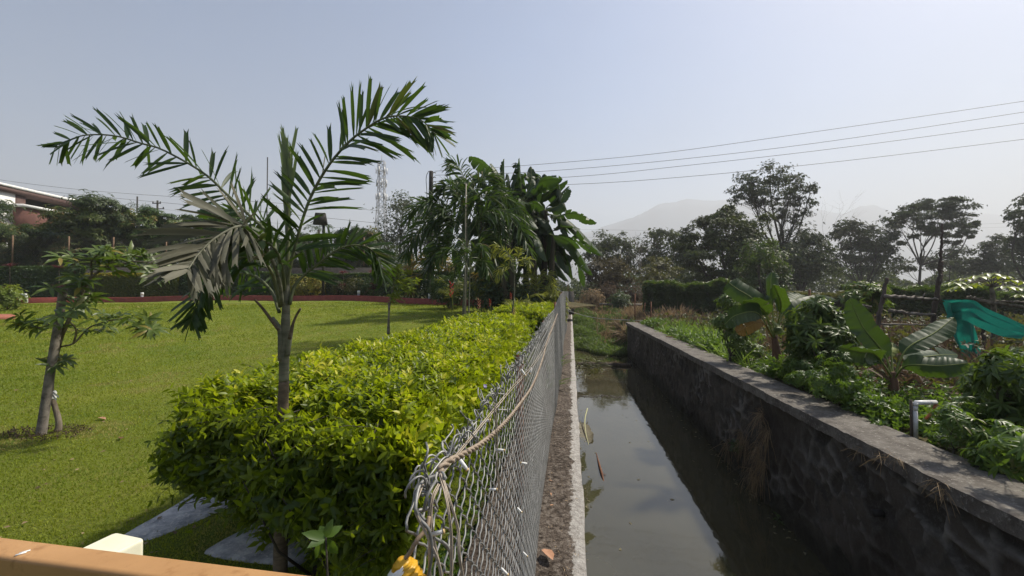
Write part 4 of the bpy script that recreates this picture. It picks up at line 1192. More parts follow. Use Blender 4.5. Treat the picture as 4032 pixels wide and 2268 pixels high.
blockhedge(-420, 330, 2.4, 1.0, 'clipped_hedge', 'loose dark green hedge behind the white pipe rail at the left edge', M['green'], 8500, .16, 1.4, .45, .7)
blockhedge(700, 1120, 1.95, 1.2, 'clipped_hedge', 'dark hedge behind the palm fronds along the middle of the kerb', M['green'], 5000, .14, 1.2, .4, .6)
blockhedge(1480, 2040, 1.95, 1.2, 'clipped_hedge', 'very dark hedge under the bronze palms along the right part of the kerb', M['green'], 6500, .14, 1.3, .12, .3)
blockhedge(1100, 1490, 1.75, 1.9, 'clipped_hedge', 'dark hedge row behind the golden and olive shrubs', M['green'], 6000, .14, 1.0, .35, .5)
p, d = bedpt(1168, .8); bush('golden_shrub', 'yellow-topped shrub right of the palm stem, left of the golden pair', 'shrub', p, (1.5, 1.3, 1.6), M['croton'], 2600, .11, .5, tint=.55, group='golden shrubs behind the kerb', box_=True)
p, d = bedpt(1250, .8); bush('golden_shrub', 'rounded golden-leaved shrub beside the lamp pole, right of the golden pair', 'shrub', p, (1.6, 1.3, 1.7), M['croton'], 2600, .11, .5, tint=.72, group='golden shrubs behind the kerb', box_=True)
p, d = bedpt(1320, .7); bush('olive_shrub', 'small olive-brown shrub on thin stems just right of the golden shrubs', 'shrub', p, (1.1, 1.0, 1.45), M['olive'], 1700, .09, .45, tint=.5, group='olive shrubs behind the kerb', sr=.02)
p, d = bedpt(1400, .7); bush('olive_shrub', 'wide pale olive shrub directly behind a bollard', 'shrub', p, (1.9, 1.2, 1.5), M['olive'], 2600, .09, .45, tint=.75, group='olive shrubs behind the kerb', sr=.02)
p, d = bedpt(1440, .9); bush('olive_shrub', 'darker green olive shrub left of the dark red cordyline', 'shrub', p, (1.5, 1.1, 1.5), M['green'], 2200, .09, .45, tint=.6, group='olive shrubs behind the kerb', sr=.02)

def cordyline(px, h, lab, off=.9, hb=.6):
    p, d = bedpt(px, off)
    root = thing('cordyline', lab, 'plant', p, 'dark red cordylines')
    m = MB(); tube(m, [p, p + [.03, 0, h * .5], p + [0, 0, h * .85]], [.035, .03, .02], 6, n=8); m.build('stem', M['darkbark'], root)
    m = MB()
    for z in (hb, hb + .25, h * .85):
        n = 26; whorl(m, LONG, np.repeat([p + [0, 0, z]], n, 0) + rng.normal(0, .04, (n, 3)), np.repeat([[0, 0, 1.0]], n, 0) + rdir(n) * .15, 1, .42, .17, .85, .5, .3, .15)
    m.build('leaves', M['cordyline'], root)
for px, h, lab in ((28, 2.9, 'dark red cordyline by the back fence, left of its leftmost post'), (228, 2.7, 'dark red cordyline above the frangipani leaves at the left'), (640, 2.8, 'dark red cordyline half hidden at the edge of the faded palm frond'), (1352, 2.1, 'dark red cordyline between the olive shrubs'), (1468, 2.1, 'dark red cordyline with a bare stem, right of the olive shrubs')):
    cordyline(px, h, lab)

# back fence: low wall, posts, dark chain link
def backfence():
    a0 = P(-900, 1160, 33.5); a1 = P(700, 1160, 37.5); a2 = P(1640, 1160, 37.0)
    root = thing('back_fence', 'dark chain link fence on thin brown posts along the back of the garden', 'fence', (a1[0], a1[1], 1.6))
    pts = [a0, a1, a2]
    zb = lambda y: float(gz(-10, y)) + .45
    m = MB(); mp = []
    for A, B in ((a0, a1), (a1, a2)):
        ln = np.linalg.norm(B - A); t = (B - A) / ln
        box(m, ((A[0] + B[0]) / 2, (A[1] + B[1]) / 2, 2.80), (ln, .22, 3.1), math.atan2(t[1], t[0]), .5)
    m.build('plinth', M['blackpole'], root)
    zt, zl = 4.35, 7.0
    for A, B in ((a0, a1), (a1, a2)):
        ln = np.linalg.norm(B - A); t = (B - A) / ln
        n = int(ln / .15)
        s = np.linspace(0, ln, n)
        K = 16
        for sg in (1, -1):
            st = A + t * s[:, None]
            en = st + t * sg * (zl - zt)
            pth = np.stack([np.column_stack([st[:, :2], np.full(n, zt)]), np.column_stack([en[:, :2], np.full(n, zl)])], 1)
            mm = MB() if sg == 1 and A is a0 else None
            mp.append(pth)
    m = MB(); tubes(m, np.concatenate(mp), .009, 3, cap=False); m.build('mesh', M['blackpole'], root)
    for px, dd in ((-350, 34.7), (46, 35.7), (268, 36.3), (444, 36.8), (652, 37.3), (1136, 37.1), (1432, 37.0), (1620, 37.0)):
        c = P(px, 1160, dd - .1); m = MB(); tube(m, [(c[0], c[1], 4.5), (c[0], c[1], 7.1)], .06, 6, n=2); m.build('post', M['rustpost'], root)
M['rustpost'] = surf('brown_post', (.12, .075, .045), (.20, .13, .08), 6, .8, bmp=0)
backfence()

# mango trees behind the fence
mg = 'mango trees beyond the back fence'
def mango(lab, px, d, bl, n, mat='mango', L=.38, **k):
    return tree('mango_tree', lab, 'tree', px, d, bl, M[mat], M['darkbark'], n=n, L=L, Wd=.26, tpl=LONG, k=7, sag=.35, spread=1.25, clump=.22, r0=.16, group=mg, zb=1.4, up=.9, ctj=.32, **k)
mango('dense mango tree at the left edge below the white building wall', 20, 39, [(-120, 850, 130, 80), (5, 900, 60, 85), (90, 965, 90, 50), (-40, 960, 150, 80), (110, 970, 90, 70), (0, 1020, 160, 50), (150, 1020, 90, 45)], 30000)
mango('tallest mango tree with a domed crown in front of the long roof', 350, 40, [(350, 820, 110, 65), (430, 840, 80, 55), (270, 860, 70, 60), (340, 900, 130, 80), (450, 900, 90, 70), (260, 950, 90, 70), (400, 980, 120, 70), (300, 1020, 120, 50), (460, 1025, 90, 45)], 42000)
mango('mango tree with fresh light green shoots left of the faded palm frond', 620, 41, [(560, 890, 60, 55), (640, 870, 80, 50), (700, 900, 70, 60), (580, 960, 90, 70), (680, 970, 100, 70), (620, 1025, 120, 50)], 28000, 'mangonew')
mango('dark mango tree behind the foreground palm', 850, 43, [(820, 870, 80, 55), (900, 850, 80, 50), (780, 930, 90, 70), (900, 940, 110, 80), (1000, 960, 90, 70), (850, 1025, 130, 50), (1010, 1030, 100, 45)], 24000, tint=.25)
mango('rounded dark mango tree right of the leaning lamp pole', 1410, 42, [(1400, 930, 90, 50), (1450, 960, 80, 70), (1380, 980, 90, 70), (1480, 1010, 70, 60), (1380, 1040, 110, 45), (1280, 1040, 80, 40)], 22000, tint=.35)
mango('low mango tree seen between the palm stem and the back fence', 1170, 44, [(1110, 980, 80, 70), (1200, 970, 80, 60), (1290, 990, 80, 60), (1150, 1050, 110, 50)], 18000, tint=.4)
tree('bushy_tree', 'low grey-green bushy tree between the domed mango and the dark utility pole', 'tree', 1560, 44, [(1530, 1010, 60, 55), (1600, 1040, 60, 50), (1560, 1080, 90, 50)], M['green'], M['darkbark'], n=5000, L=.22, zb=1.4, r0=.1)
tree('airy_grey_tree', 'tall sparse grey tree beside the telecom tower', 'tree', 1570, 62, [(1560, 860, 70, 70), (1590, 800, 55, 50), (1650, 830, 60, 60), (1520, 920, 60, 50), (1640, 920, 90, 80), (1570, 970, 90, 60), (1700, 930, 60, 60)], M['fargrey'], M['darkbark'], n=15000, L=.26, r0=.3, zb=1.0, clump=.34)
tree('bushy_tree', 'hazy grey tree behind the palms right of the dark utility pole', 'tree', 1780, 64, [(1740, 1000, 60, 60), (1820, 990, 60, 70), (1760, 1060, 90, 50)], M['fargrey'], M['darkbark'], n=6000, L=.26, r0=.2, zb=.5)
# distant date palms
for px, py, lab in ((548, 838, 'feathery palm top peeping above the long roof end'), (1255, 905, 'small feathery palm top behind the lamp pole'), (1330, 940, 'small feathery palm top left of the rounded mango')):
    d = 52; c = P(px, py, d); root = thing('distant_palm', lab, 'palm tree', (c[0], c[1], 1), 'distant palm tops')
    m = MB(); tube(m, [(c[0], c[1], .8), c], [.2, .15], 6, n=3); m.build('trunk', M['darkbark'], root)
    mr, ml = MB(), MB()
    for i in range(15):
        a = i * 2.4; o = np.array([math.cos(a), math.sin(a), 0]); e = rng.uniform(.2, 1.3)
        frond(mr, ml, [c, c + o * .8 + [0, 0, e * .9], c + o * 1.7 + [0, 0, e * .8 - .3]], 12, .5, np.cross(o, [0, 0, 1]), .05, .5, .2, .03, .4)
    ml.build('fronds', M['palm'], root)

# ---- long-roofed building
def building():
    A, B = P(28, 1160, 45), P(560, 1160, 62.5)
    t = norm((B - A) * [1, 1, 0]); nn = np.array([-t[1], t[0], 0]); nn *= np.sign(nn @ (A - EYE)); ln = np.linalg.norm((B - A)[:2]); rz = math.atan2(t[1], t[0])
    ztop = EYE[2] + (1160 - 728) * 45 / FPX
    root = thing('building', 'long red and white building with a thin sloping white-edged roof behind the mangoes', 'building', (A[0], A[1], 0))
    M['redwall'] = surf('red_brown_wall', (.095, .042, .034), (.15, .065, .05), 2, .8, bmp=.1)
    M['brownfascia'] = surf('brown_fascia', (.07, .04, .035), (.11, .065, .055), 3, .7, bmp=0)
    M['corr'] = surf('corrugated_sheet', (.20, .21, .22), (.34, .35, .36), 3, .5, metal=.3, bmp=0)
    M['openshade'] = surf('painted_recess_shade', (.012, .011, .010), (.02, .018, .017), 2, .9, bmp=0)  # near-black colour standing in for shade inside the opening
    def slab(u0, u1, w0, w1, z0, z1):
        m = MB(); c = A + t * (u0 + u1) / 2 + nn * (w0 + w1) / 2; box(m, (c[0], c[1], (z0 + z1) / 2), (u1 - u0, w1 - w0, z1 - z0), rz); return m
    slab(-14, ln + 1, -.5, 14, ztop - .28, ztop).build('roof_edge', M['white'], root)
    slab(-13.9, ln + .9, -.42, 13.9, ztop - .85, ztop - .285).build('fascia', M['brownfascia'], root)
    slab(1.6, ln, 1.2, 13, 3, ztop - .86).build('recess_shade', M['openshade'], root)  # solid block painted as the shade under the roof
    slab(-13, .5, -.1, 1.15, 1, ztop - .86).build('wall', M['white'], root)
    slab(.505, 1.5, -.12, 1.1, 1, ztop - .86).build('pillar', M['brownfascia'], root)
    zb = EYE[2] + (1160 - 812) * 46.5 / FPX
    slab(.0, 6.6, -1.5, 1.1, zb - .3, zb).build('balcony_slab', M['white'], root)
    slab(.3, 4.6, -1.2, .9, zb - 3.6, zb - .305).build('wall', M['redwall'], root)
    m = MB(); n = 40; u = np.linspace(4.62, 6.5, n); off = .04 * np.sign(np.sin(np.arange(n) * 1.2))
    v = [];
    for z in (zb - 3.6, zb - .305):
        for i in range(n):
            c = A + t * u[i] + nn * (-1.25 + off[i]); v.append([c[0], c[1], z])
    m.add(v, gridfaces(2, n)); m.build('corrugated_panel', M['corr'], root)
building()
c0, c1 = P(470, 1058, 40), P(625, 1062, 40)
m = MB(); box(m, (c0 + c1) / 2, (np.linalg.norm(c1 - c0), .1, .22), math.atan2(c1[1] - c0[1], c1[0] - c0[0]))
for u in (0.02, .5, .98): 
    q = c0 * (1 - u) + c1 * u; box(m, q - [0, 0, 1.0], (.08, .08, 1.8))
tag(m.build('white_barrier', M['white'], origin=c0), 'white horizontal barrier board seen behind the frangipani leaves', 'barrier')
c = P(1508, 1085, 46); m = MB(); v = np.array([c + [-1.5, 0, 0], c + [1.2, 0, -.1], c + [1.4, 3, 1.0], c + [-1.1, 3, 1.2]]); 
M['tile'] = surf('faded_tile', (.34, .20, .14), (.45, .30, .22), 3, .8, bmp=.1)
v2 = v - [0, 0, .12]; m.add(np.concatenate([v2, v]), BOXF); box(m, (c[0] - .1, c[1] + 1.6, c[2] - 1.1), (2.1, 2.2, 2.0))
tag(m.build('shed_roof', M['tile'], origin=c - [0, 0, 2]), 'faded terracotta shed roof between the cordyline and the yellow-green sapling', 'shed')

# ---- telecom tower
def tower():
    d = 150; c = P(1500, 1160, d); H = EYE[2] + (1160 - 632) * d / FPX
    root = thing('telecom_tower', 'tall grey lattice telecom tower with antennas near the top', 'tower', (c[0], c[1], 0))
    M['lattice'] = surf('lattice_steel', (.30, .30, .30), (.42, .42, .42), 2, .6, bmp=0)
    R_ = RM @ np.array([1.0, 0, 0]); F_ = np.array([-R_[1], R_[0], 0])
    hw = lambda z: 2.9 - (2.9 - 1.05) * min(z / (H * .8), 1)
    lv = np.concatenate([np.linspace(0, H * .8, 15), np.linspace(H * .84, H, 5)])
    cor = [(1, 1), (-1, 1), (-1, -1), (1, -1)]
    pt = lambda k, z: np.array([c[0], c[1], z]) + R_ * cor[k][0] * hw(z) + F_ * cor[k][1] * hw(z)
    m = MB()
    for k in range(4):
        tubes(m, np.array([pt(k, z) for z in lv])[None], .13, 4)
    P2 = []
    for a, b in zip(lv[:-1], lv[1:]):
        for k in range(4):
            j = (k + 1) % 4; P2 += [[pt(k, a), pt(j, b)], [pt(j, a), pt(k, b)], [pt(k, b), pt(j, b)]]
    tubes(m, np.array(P2), .07, 3); m.build('lattice', M['lattice'], root)
    for z in (.74, .84, .93):
        m = MB()
        for k in range(6):
            a = k * 1.047 + z * 5; q = np.array([c[0], c[1], H * z]) + np.array([math.cos(a), math.sin(a), 0]) * 1.9
            box(m, q, (.35, .35, 2.2), a)
            tubes(m, np.array([[q, np.array([c[0], c[1], H * z])]]), .06, 3)
        m.build('antenna', M['white'], root)
    m = MB(); tubes(m, np.array([[(c[0], c[1], H - .1), (c[0], c[1], H + 2.5)]]), .08, 4); m.build('lightning_rod', M['lattice'], root)
tower()

# ---- utility poles and wires
d = 28; c = P(1694, 1160, d); zt = P(1695, 672, d)[2]
root = thing('utility_pole', 'dark wooden utility pole rising between the palms, wires leaving to the right', 'pole', (c[0], c[1], .6))
m = MB(); tube(m, [(c[0] - .05, c[1], .5), (c[0], c[1], 5), (c[0] + .04, c[1], zt)], [.19, .17, .14], 10, n=10); m.build('post', M['blackpole'], root, smooth=True)
m = MB()
for k in range(4): 
    z = zt - .15 - .32 * k; tube(m, [(c[0] + .1, c[1], z), (c[0] + .32, c[1] - .05, z + .05), (c[0] + .38, c[1] - .05, z - .02)], [.03, .035, .03], 6, n=6)
m.build('insulator', M['grey'], root)
m = MB(); tube(m, [(c[0] - .1, c[1] - .1, zt), (c[0] - .28, c[1] - .1, zt - .5), (c[0] - .22, c[1] - .1, zt - 2), (c[0] - .25, c[1] - .1, 4.2), (c[0] - 1.2, c[1] - .1, 3.0), (c[0] - 2.4, c[1], 2.4)], .022, 5, n=40); m.build('cable', M['blackpole'], root)
wires = [([(1712, 674), (2097, 649), (2600, 603), (3200, 520), (4032, 398), (5200, 215)], 'topmost of the four overhead wires'),
         ([(1712, 690), (2097, 677), (2600, 635), (3200, 565), (4032, 441), (5200, 255)], 'second overhead wire from the top'),
         ([(1712, 714), (2238, 697), (2700, 652), (3300, 583), (4032, 485), (5200, 320)], 'third overhead wire from the top'),
         ([(1712, 735), (2246, 726), (2700, 696), (3300, 636), (4032, 548), (5200, 400)], 'lowest of the four overhead wires')]
for q, lab in wires:
    x0 = 1712; pts = [P(x, y, 28 - 4.0 * (x - x0) / 2300) for x, y in q]
    m = MB(); tube(m, pts, .014, 4, n=60)
    tag(m.build('overhead_wire', M['wire'] if 'wire' in M else M.setdefault('wire', surf('aluminium_wire', (.10, .10, .10), (.16, .16, .16), 3, .6, bmp=0)), origin=pts[0]), lab + ', running from the dark pole to the right', 'wire', 'wires from the dark utility pole')
def pole(px, y0, d, r, lab, cross=(), zb=0.5, name='utility_pole'):
    c = P(px, 1160, d); zt = P(px, y0, d)[2]
    root = thing(name, lab, 'pole', (c[0], c[1], zb))
    m = MB(); tube(m, [(c[0], c[1], zb), (c[0], c[1], zt)], [r * 1.2, r], 6, n=3); m.build('post', M['blackpole'], root)
    R_ = RM @ np.array([1.0, 0, 0])
    for (yy, hw) in cross:
        z = P(px, yy, d)[2]; a = np.array([c[0], c[1] - .15, z])
        m = MB(); tube(m, [a - R_ * hw, a + R_ * hw], .09, 5, n=2); m.build('crossarm', M['blackpole'], root)
        m = MB()
        for s in (-1, 1): tube(m, [a + R_ * hw * s * .9, a + R_ * hw * s * .9 + [0, 0, .35]], [.12, .06], 6, n=3)
        m.build('insulator', M['blackpole'], root)
    return root
pole(615, 788, 70, .14, 'distant dark power pole with two crossarms above the light mango', ((800, .7), (822, 1.3)))
M['greypost'] = M['grey']
pole(535, 772, 62, .10, 'distant thin grey pole beside the roof end', ())
pole(1048, 616, 60, .07, 'very tall thin mast behind the foreground palm', ())
lp = pole(1272, 845, 31, .09, 'dark lamp pole with a tilted panel, right of the foreground palm', (), 1.5, 'lamp_pole')
c = P(1262, 862, 31); m = MB(); box(m, c, (1.0, .35, .9), .3, top=.7); m.build('panel', M['blackpole'], lp)
for i, q in enumerate([([(-400, 690), (300, 765), (1100, 840), (1500, 880)], 62), ([(-400, 650), (300, 745), (1100, 800), (1500, 830)], 62), ([(600, 818), (1100, 880), (1600, 905), (2400, 905), (2900, 920)], 140), ([(600, 830), (1100, 905), (1600, 925), (2400, 935), (2900, 940)], 140), ([(3100, 905), (3300, 920), (3800, 885), (4300, 870)], 160), ([(3100, 925), (3300, 932), (3800, 900), (4300, 885)], 160)]):
    pts = [P(x, y, q[1]) for x, y in q[0]]; m = MB(); tube(m, pts, .028, 3, n=40)
    lab = ['lower faint line over the building roof', 'upper faint line over the building roof', 'upper faint line across the telecom tower', 'lower faint line across the telecom tower', 'upper faint line before the right-hand hills', 'lower faint line before the right-hand hills'][i]
    tag(m.build('distant_wire', M['wire'], origin=pts[0]), lab, 'wire', 'faint distant power lines')
# pale rod by the palm
c = onG(1832, 14.0); zt = P(1833, 722, 14)[2]
m = MB(); tube(m, [c, (c[0], c[1], 4), (c[0] + .02, c[1], zt)], .022, 6, n=4)
M['bamboo'] = surf('pale_bamboo', (.26, .23, .17), (.38, .34, .27), 5, .6, bmp=0)
tag(m.build('bamboo_rod', M['bamboo'], origin=c), 'tall pale rod standing straight up through the mature palm', 'rod')

# ---- white pipe rail and yellow bush at the left edge
p = onG(60, 26.5)
m = MB(); a, b = P(25, 1162, 26.5), P(98, 1160, 26.5); lo = P(104, 1192, 26.5)
tube(m, [P(18, 1190, 26.5), P(22, 1165, 26.5), a, b, P(103, 1166, 26.5), lo], .075, 8, n=30)
tag(m.build('pipe_rail', M['white'], smooth=True, origin=lo), 'bent white pipe rail at the left edge of the lawn', 'rail')
m = MB(); q = [P(-300, 1222, 21.5), P(62, 1208, 21.5)]; 
qa = [onG(-300, 21.0), onG(62, 21.0), onG(62, 22.2), onG(-300, 22.2)]; v = np.array(qa); m.add(np.concatenate([v - [0, 0, .05], v + [0, 0, .13]]), BOXF)
M['redtile'] = surf('terracotta_edging', (.22, .075, .05), (.30, .11, .07), 4, .8, bmp=.2)
tag(m.build('brick_edging', M['redtile'], origin=v.mean(0)), 'short strip of terracotta edging at the far left of the lawn', 'edging')
p = onG(30, 24.5); bush('yellow_bush', 'bush with bright yellow-green leaves and yellow flowers by the white pipe rail', 'shrub', p, (1.9, 1.4, 1.5), M['yellowgreen'], 2400, .15, .5, tint=.7, ctj=.25, sr=.02)

# ---- frangipani tied to a stake
def frangi():
    D = 5.65
    base = P(232, 1160, D); base[2] = 0
    root = thing('frangipani_tree', 'young frangipani tree with bent branches, tied to a wooden stake on the lawn', 'tree', base)
    m = MB(); Q = lambda pts, a=0, b=0: [P(x, y, D + a + (b - a) * i / (len(pts) - 1)) for i, (x, y) in enumerate(pts)]
    tube(m, [base - [0, 0, .05]] + Q([(232, 1668), (216, 1600), (202, 1555), (206, 1470), (222, 1400), (240, 1330), (262, 1280), (300, 1200), (330, 1140), (362, 1090), (400, 1062)]), [.044, .034, .030, .028, .026, .026, .026, .024, .02, .018, .016, .012], 8, n=50)
    br = [[(240, 1365), (290, 1352), (330, 1310), (360, 1285), (430, 1262)], [(430, 1262), (500, 1255), (540, 1280), (560, 1300)], [(262, 1285), (220, 1270), (160, 1290), (120, 1282)], [(330, 1140), (290, 1060), (300, 1030)], [(362, 1090), (430, 1040), (480, 1010), (560, 1010)],
          [(300, 1205), (250, 1160), (262, 1110)], [(400, 1062), (450, 1050), (520, 1030), (600, 1035)], [(262, 1280), (285, 1200), (330, 1190)], [(362, 1090), (360, 1030), (400, 990)], [(215, 1450), (235, 1440), (248, 1432)], [(290, 1352), (300, 1300), (270, 1262)], [(300, 1200), (345, 1170), (352, 1150)]]
    tips = []
    for b in br:
        a0, b0 = rng.uniform(-.05, .05), rng.uniform(-.35, .35)
        pts = Q(b, a0, b0); tube(m, pts, [.014, .011, .008], 6, n=14); c = spline(pts, 10); tips += [(c[-1], c[-1] - c[-3])] + ([(c[5], np.array([0, 0, 1.0]))] if len(b) > 3 else [])
    m.build('trunk', M['bark'], root, smooth=True)
    m = MB(); T_, A_ = [], []
    for t, a in tips:
        for j in range(3): T_.append(t + rng.normal(0, .075, 3)); A_.append(norm(a) + [0, 0, .7])
    for (x, y) in [(600, 1010), (560, 1000), (460, 1020), (510, 1000), (420, 990), (620, 1050), (640, 1070), (300, 1040), (340, 1060), (390, 1030), (450, 1070), (490, 1050), (270, 1090), (310, 1100), (350, 1190), (300, 1180), (120, 1275), (160, 1265), (90, 1285), (180, 1300), (240, 1290), (440, 1250), (480, 1245), (520, 1250), (380, 1260), (575, 1300), (560, 1290), (600, 1300), (300, 1245)]:
        T_.append(P(x, y, D + rng.uniform(-.4, .3))); A_.append(np.array([0, 0, 1.0]) + rdir(1)[0] * .4)
    whorl(m, LONG, np.array(T_), np.array(A_), 8, .20, .27, 1.15, .5, .25, .25)
    m.build('leaves', M['plumeria'], root)
    m = MB()
    c = spline(Q([(203, 1540), (203, 1556), (204, 1572)]), 8)
    tubes(m, c[None], np.array([.042, .05, .055, .048, .052, .046, .05, .04]), 9)
    a = P(205, 1548, D - .03); e = P(232, 1562, D - .06); m.add(np.array([a, a + [0, 0, .03], e + [0, 0, .01], e - [0, 0, .02]]), np.array([[0, 1, 2, 3]])); e2 = P(222, 1578, D - .06); m.add(np.array([a, a - [.01, 0, .03], e2, e2 + [.01, 0, .02]]), np.array([[0, 1, 2, 3]]))
    tag(m.build('cloth_tie', M['white'], origin=P(203, 1556, D)), 'white cloth strip tied round the frangipani stem', 'cloth')
    m = MB(); sb = P(170, 1160, D - .1); sb[2] = -.05
    tube(m, [sb, P(178, 1600, D - .1), P(205, 1420, D - .08), P(232, 1260, D - .06), P(250, 1132, D - .04)], [.056, .052, .048, .046, .045], 12, n=30)
    tag(m.build('wooden_stake', M['wood'], smooth=True, origin=sb), 'thick grey wooden stake leaning beside the frangipani on the lawn', 'stake')
    m = MB(); n = 260; a = rng.uniform(0, 6.28, n); r = rng.random(n) ** .5
    cen = (base + sb) / 2
    pp = np.stack([cen[0] + r * np.cos(a) * .62, cen[1] + r * np.sin(a) * .30, np.full(n, .012) + rng.random(n) * .02], 1)
    whorl(m, CHEAP, pp, rdir(n, .3), 2, .05, .3, 1.3, .3, .3)
    tag(m.build('leaf_litter', M['brown']), 'dark earth and litter round the frangipani foot', 'litter', kind='stuff')
frangi()

# yellow-green sapling tied to a stake in mid lawn
d = 13.5; b = onG(1526, d)
root = thing('frangipani_sapling', 'yellow-green sapling with narrow crown on a thin trunk in the middle of the lawn', 'tree', b)
m = MB(); tube(m, [b, P(1530, 1260, d), P(1535, 1200, d), P(1550, 1120, d), P(1560, 1060, d)], [.035, .03, .025, .02, .01], 7, n=16)
tube(m, [b + [.08, 0, 0], P(1530, 1192, d)], .022, 6, n=3); m.build('trunk', M['wood'], root)
m = MB(); tp = []
for (x, y, rx, ry, k) in [(1570, 1060, 30, 18, 12), (1545, 1080, 30, 18, 10), (1590, 1090, 35, 18, 12), (1560, 1110, 35, 16, 10), (1625, 1110, 18, 10, 6), (1600, 1125, 40, 12, 12), (1560, 1140, 25, 12, 8), (1550, 1165, 20, 10, 7), (1550, 1185, 22, 8, 6), (1610, 1140, 20, 8, 6), (1535, 1050, 15, 10, 4)]:
    for j in range(k): tp.append(P(x + rng.normal(0, rx * .6), y + rng.normal(0, ry * .6), d + rng.normal(0, .3)))
tp = np.array(tp); whorl(m, LONG, tp, np.array([0, 0, 1.0]) + rdir(len(tp)) * .5, 8, .19, .28, 1.1, .65, .2, .15)
m.build('leaves', M['yellowgreen'], root)

# heliconia flowers by the hedge
def heliconia(px, py, yb, d, lab, mat, s=1.0):
    b = P(px + 12, yb, d); zb = float(gz(b[0], b[1])) ; bb = np.array([b[0], b[1], zb])
    root = thing('heliconia', lab, 'flower', bb, 'heliconia flowers by the hedge')
    top = P(px, py, d)
    m = MB(); tube(m, [bb, (bb + top) / 2 + [.03, 0, 0], top - [0, 0, .03]], [.012, .010, .007], 6, n=10); m.build('stem', M['areca'], root)
    m = MB()
    for i in range(7):
        z = (i / 6 - .5) * .26 * s; sg = 1 if i % 2 else -1
        scatter(m, LEAF, (top + [0, 0, z - .04])[None], np.array([[sg * .55, rng.uniform(-.3, .3), 1.0]]), np.array([[0, -1, .2]]), .11 * s, .026 * s, rng.random())
    m.build('bracts', M[mat], root)
    m = MB()
    for i in range(3):
        a = rng.uniform(0, 6.28); e = bb + [math.cos(a) * .18, math.sin(a) * .1, (top[2] - zb) * rng.uniform(.5, .8)]
        scatter(m, LONG, (bb * .4 + e * .6)[None], np.array([[math.cos(a) * .5, .1, 1]]), np.array([[0, -1, .1]]), .35 * s, .07, .5)
    m.build('leaves', M['weed'], root)
heliconia(1778, 1140, 1235, 10.6, 'tall red heliconia flower left of the grey palm trunk', 'redflower', 1.25)
heliconia(1887, 1196, 1240, 12.0, 'pale peach heliconia flower right of the grey palm trunk', 'peach')
heliconia(1930, 1190, 1240, 12.2, 'small dark pink heliconia flower before the red kerb, beside the bronze palm tips', 'redflower', .7)
heliconia(2012, 1165, 1230, 12.3, 'small reddish heliconia flower at the slender young palm', 'redflower', .7)
heliconia(2024, 1222, 1270, 12, 'low peach heliconia flower in the gap between the two hedges', 'peach', .8)

# strappy plants in the gap next to the fence
def strappy(px, d, h, lab, n=26, w=.05, mat='weed', tint=.6, lean=.5):
    b = onG(px, d); root_ = MB()
    a = rng.uniform(0, 6.28, n); dd = norm(np.stack([np.cos(a) * lean, np.sin(a) * lean, np.ones(n)], 1))
    ribbons(root_, b + rng.normal(0, .06, (n, 3)) * [1, 1, 0], dd, np.stack([-np.sin(a), np.cos(a), np.zeros(n)], 1), h * rng.uniform(.6, 1.1, n), w, .35, np.clip(tint + rng.normal(0, .2, n), 0, 1), jag=False, rows=6)
    tag(root_.build('strappy_plant', M[mat], origin=b), lab, 'plant')
strappy(2118, 12.0, 1.15, 'broad upright sword-shaped leaves in the dark gap between the hedges', 5, .10, tint=.5, lean=.18)
strappy(2165, 9.5, .95, 'arching light green strap leaves between hedge and fence', 40, .04, 'weed', .8, .8)
strappy(2150, 7.8, .75, 'lower tuft of narrow green strap leaves beside the fence', 40, .035, 'weed', .6, .9)
strappy(1745, 13.2, 1.0, 'tuft of thin grassy leaves at the foot of the red heliconia', 40, .02, 'weed', .7, .5)
# ================================================================== RIGHT BANK
def rgrass(name, label, pts, mat, L, w, tint=.5, up=1.0, kind='stuff', sag=.15, seg=True, k=1):
    m = MB(); n = len(pts)
    d = rdir(n, up)
    if seg: ribbons(m, pts, d, norm(np.cross(d, rdir(n))), L * rng.uniform(.5, 1.2, n), w, sag * rng.uniform(0, 3, n), np.clip(tint + rng.normal(0, .22, n), 0, 1), jag=False, rows=3)
    else: scatter(m, BLADE, pts, d, rdir(n), L * rng.uniform(.5, 1.2, n), w, np.clip(tint + rng.normal(0, .22, n), 0, 1))
    return tag(m.build(name, M[mat]), label, 'undergrowth' if kind != 'stuff' else 'undergrowth', kind=kind)

def area(n, pxr, dr, z=.02, pw=1.0):
    dd = dr[0] + (dr[1] - dr[0]) * rng.random(n) ** pw; px = rng.uniform(pxr[0], pxr[1], n)
    p = EYE + (RM @ np.stack([(px - 2016) / FPX, np.zeros(n), -np.ones(n)])).T * dd[:, None]
    p[:, 2] = z
    return p

# leafy weeds on the strip behind the wall
n = 5200
y = 2.0 + 26 * rng.random(n) ** 1.15; x = XR1 + .05 + np.abs(rng.normal(0, 1, n)) * (.38 + .03 * y)
cl = np.sin(y * 1.9) * np.sin(x * 2.3 + y * .7) + .6 * np.sin(y * .8 + 1)
keep = (cl + rng.normal(0, .5, n) > -.25)
x, y, cl = x[keep], y[keep], cl[keep]; n = len(x)
ht = np.clip(.12 + .16 * (cl + .4), .06, .5) * rng.uniform(.6, 1.4, n)
